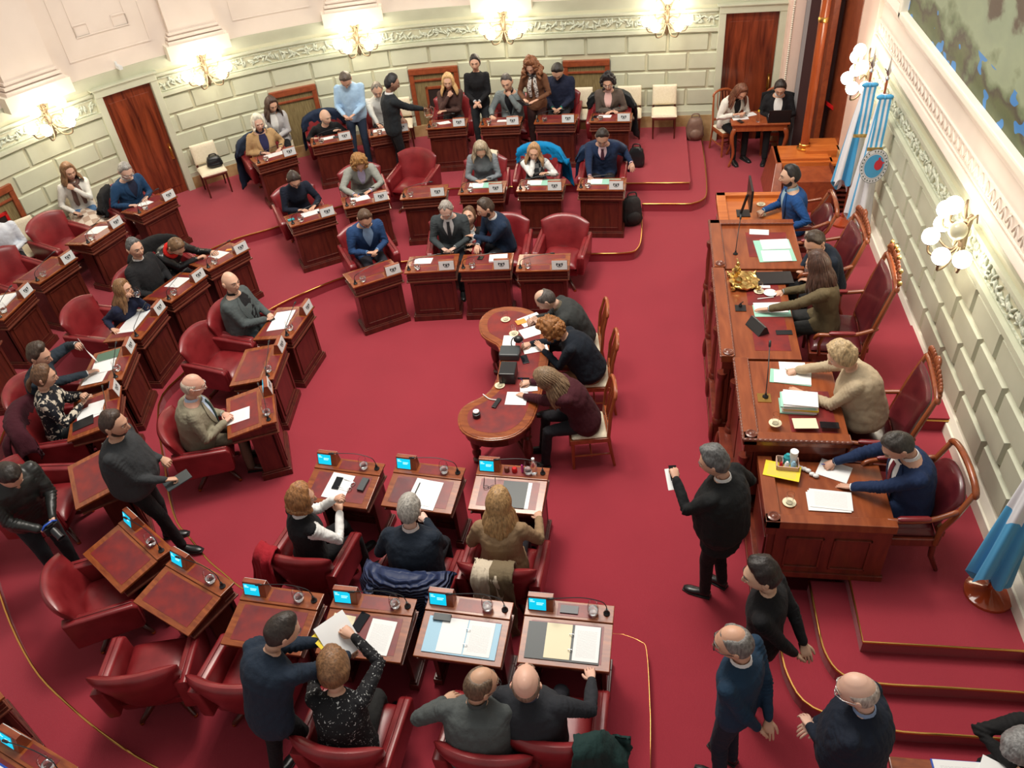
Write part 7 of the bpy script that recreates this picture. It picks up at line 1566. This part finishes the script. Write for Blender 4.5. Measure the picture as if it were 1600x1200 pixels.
# ================================================================== FLAGS
def flag(label, base, disc_r, top, cloth_z, ang, kind, ribbon=True, zd=ZD):
    t = thing('flag', label, 'flag', (base[0], base[1], zd), 0, 'flags on wooden stands')
    mb = MB(); mb.lathe([(disc_r, 0), (disc_r, .03), (disc_r*.8, .05), (disc_r*.35, .075), (.03, .1), (.025, .16)], 28); mb.obj('stand', M['glossy_stand'], t, smooth=40)
    mb = MB(); mb.tube([(0, 0, .1), (0, 0, top)], .016, 10); mb.obj('pole', M['pole_wood'], t, smooth=60)
    mb = MB(); mb.lathe([(.02, top), (.03, top+.02), (.012, top+.05), (.03, top+.09), (.014, top+.16), (.002, top+.3)], 10); mb.tube([(-.05, 0, top+.14), (0, 0, top+.08), (.05, 0, top+.14)], .008, 5); mb.obj('finial', M['steel'], t, smooth=50)
    z1, z0 = cloth_z; n = 72; K = 16; nz = Nz(17+len(label), 3.2); R = []
    for k in range(K):
        v = k/(K-1); r = .045+.10*v**.7; cx, cy = .08*v*math.cos(ang), .08*v*math.sin(ang); ring = []
        for j in range(n):
            a = 2*math.pi*j/n; f = 1+.30*v*math.sin(a*5+1.3*v)+.14*v*math.sin(a*9+2); z = z1+(z0-z1)*v
            e = (.10*math.sin(a*1.0+ang)+.05*math.sin(a*5))*v
            ring.append((cx+r*f*math.cos(a), cy+r*f*math.sin(a)*.8, z+e))
        R.append(ring)
    mb = MB()
    o_ = len(mb.v); vs = [p for r in R for p in r]; fs = []; ms = []
    for k in range(K-1):
        for j in range(n):
            j2 = (j+1) % n; fs.append((k*n+j, k*n+j2, (k+1)*n+j2, (k+1)*n+j)); v = k/(K-1); a = 360*j/n
            if kind == 'national': ms.append(0 if (a % 120) < 45 else 1)
            elif kind == 'province': ms.append(0 if 195 < a < 225 else 1)
            else: ms.append(0 if v > .52+.05*math.sin(R_(a*2)) or v < .2 else 1)
    mb.v = vs; mb.f = fs; mb.m = ms; mb.f.append(tuple(range(n))); mb.m.append(1)
    mb.obj('flag_cloth', [M['sky'], M['flag_white']], t, smooth=180)
    if ribbon:
        mb = MB()
        for sx in (-1, 1): mb.ball((sx*.05, -.07, z1-.02), (.06, .03, .035), 10, 6)
        mb.ball((0, -.08, z1-.02), (.025, .025, .03), 8, 6); b_ = mb.obj('bow', M['sky'], t, smooth=80)
        mb = MB(); G = lambda x0, x1: [[(x, -.10-.08*v+.006*math.sin(v*9), z1-.04-.62*v) for v in np.linspace(0, 1, 8)] for x in (x0, x1)]
        for i, x in enumerate(np.linspace(-.075, .05, 5)): mb.grid([[(p[0]-.10*(0 if i < 0 else 1)*((z1-p[2])*.25), p[1], p[2]) for p in row] for row in G(x, x+.030)], thick=.003, mi=i % 2)
        mb.obj('ribbon', [M['sky'], M['flag_white']], t); mb = MB(); mb.box(-.105, .09, -.19, -.175, z1-.70, z1-.655, xf=(np.eye(3), (-.016, 0, 0))); mb.obj('fringe', M['gold'], t)
    return t
M['glossy_stand'] = mat('varnished_red_wood', (.33, .05, .015), .12, Coat_Weight=.6); M['crest_red'] = mat('crest_red', (.6, .03, .05), .6); M['crest_line'] = mat('crest_dark_green', (.06, .1, .09), .6)
flag('sky blue and white striped flag with bow, left of the two by the wall', (2.95, 11.49), .18, 2.25, (2.12, .62), 3.4, 'national')
f2 = flag('white flag with a round emblem and striped ribbon, nearest the right wall', (3.05, 11.05), .16, 2.3, (2.12, .30), 4.2, 'province')
mb = MB()
def disc(mb, r0, r1, mi, e, a0=0, a1=360, n=28, c=(.0, 1.22)):
    P = []
    for k in range(n):
        for q in ((r0, k), (r1, k), (r1, k+1), (r0, k+1)):
            a = R_(a0+(a1-a0)*q[1]/n); x = c[0]+q[0]*math.cos(a)*.72; z = c[1]+q[0]*math.sin(a); P.append((x, -.235-e+.5*(x*x)-.02*(z-1.2), z))
    mb.add(P, [(4*k, 4*k+1, 4*k+2, 4*k+3) for k in range(n)], mi)
disc(mb, .0, .25, 0, .0); disc(mb, .244, .25, 1, .002); disc(mb, .185, .189, 1, .002); disc(mb, .0, .17, 2, .002); disc(mb, .0, .075, 3, .004, c=(.05, 1.24)); disc(mb, 0, .02, 3, .005, c=(.05, 1.33)); disc(mb, 0, .015, 3, .005, c=(.11, 1.27))
for k in range(26):
    if 100 < k*14 < 116: continue
    disc(mb, .203, .228, 1, .003, k*13.8, k*13.8+5, 2)
mb.obj('emblem', [M['flag_white'], M['crest_line'], M['sky'], M['crest_red']], f2)
flag('large sky blue and white flag on a round varnished stand at the right edge', (3.08, 4.80), .2, 2.3, (2.1, .24), 3.6, 'block', ribbon=False)

# ================================================================== LOWER RIGHT CORNER
CT = .83; a0 = at(1388, 1181, CT); a1 = at(1600, 1176, CT)
t = thing('clerk_table', 'mahogany table with leather inset in the lower right corner', 'table', (a0[0]+.5, a0[1]-.36, 0))
mb = MB(); mb.box(-.5, .55, -.36, .36, CT-.04, CT); mb.obj('table_top', M['desk_wood'], t, bevel=.008); mb = MB(); mb.box(-.42, .47, -.28, .28, CT, CT+.0015); mb.obj('leather_inlay', M['inlay'], t)
mb = MB(); mb.box(-.45, .5, -.3, .3, CT-.18, CT-.04); mb.obj('apron', M['mahogany'], t, bevel=.005)
for sx in (-.4, .45):
    for sy in (-.27, .27): mb = MB(); mb.tube([(sx, sy, 0), (sx, sy, CT-.1)], [.025, .035], 6, dome=False); mb.obj('leg', M['mahogany'], t, smooth=40)
p = at(1500, 1190, CT); mb = MB(); mb.box(-.2, .26, -.2, .1, 0, .012); tag(mb.obj('blue_folder', M['blue_ink'], loc=(p[0], p[1]-.1, CT+.002), rotz=.02), 'blue-edged folder under the papers in the lower right corner', 'folder')
mb = MB(); mb.box(-.19, .16, -.2, .095, 0, .004); tag(mb.obj('printed_page', M['print'], loc=(p[0], p[1]-.1, CT+.015), rotz=.02), 'printed page on the blue folder in the lower right corner', 'paper')
mb = MB(); mb.box(-.1, .16, -.16, .1, 0, .004); tag(mb.obj('printed_page', M['paper'], loc=(p[0]+.2, p[1]-.08, CT+.02), rotz=-.5), 'blank page slanting over the printed one in the lower right corner', 'paper')
Q['scribe'] = p48 = person('person in black jacket and blue-white patterned scarf writing in the lower right corner', 1600, 1166, 0, 108, sex='f', lean=36, hp=60, hy=10, hair='cap', hc=(.2, .2, .2), top=(.012, .012, .013), scarf=((.012, .03, .1), .0, ((.6, .6, .55), 20, .55, 'n')), rh=('w', p[0]+.32, p[1]-.02, CT+.05), lh=('w', p[0]+.45, p[1]-.25, CT+.05), rp='pinch', rpole=(1, -.2, .3), bottom=BLK, vox=.013, fat=.5)
pen(p48['r'], 'blue pen of the person in black jacket in the lower right corner'); wchair((p48['xy'][0], p48['xy'][1], 0), p48['yaw'], 'wooden chair with cream seat in the lower right corner')
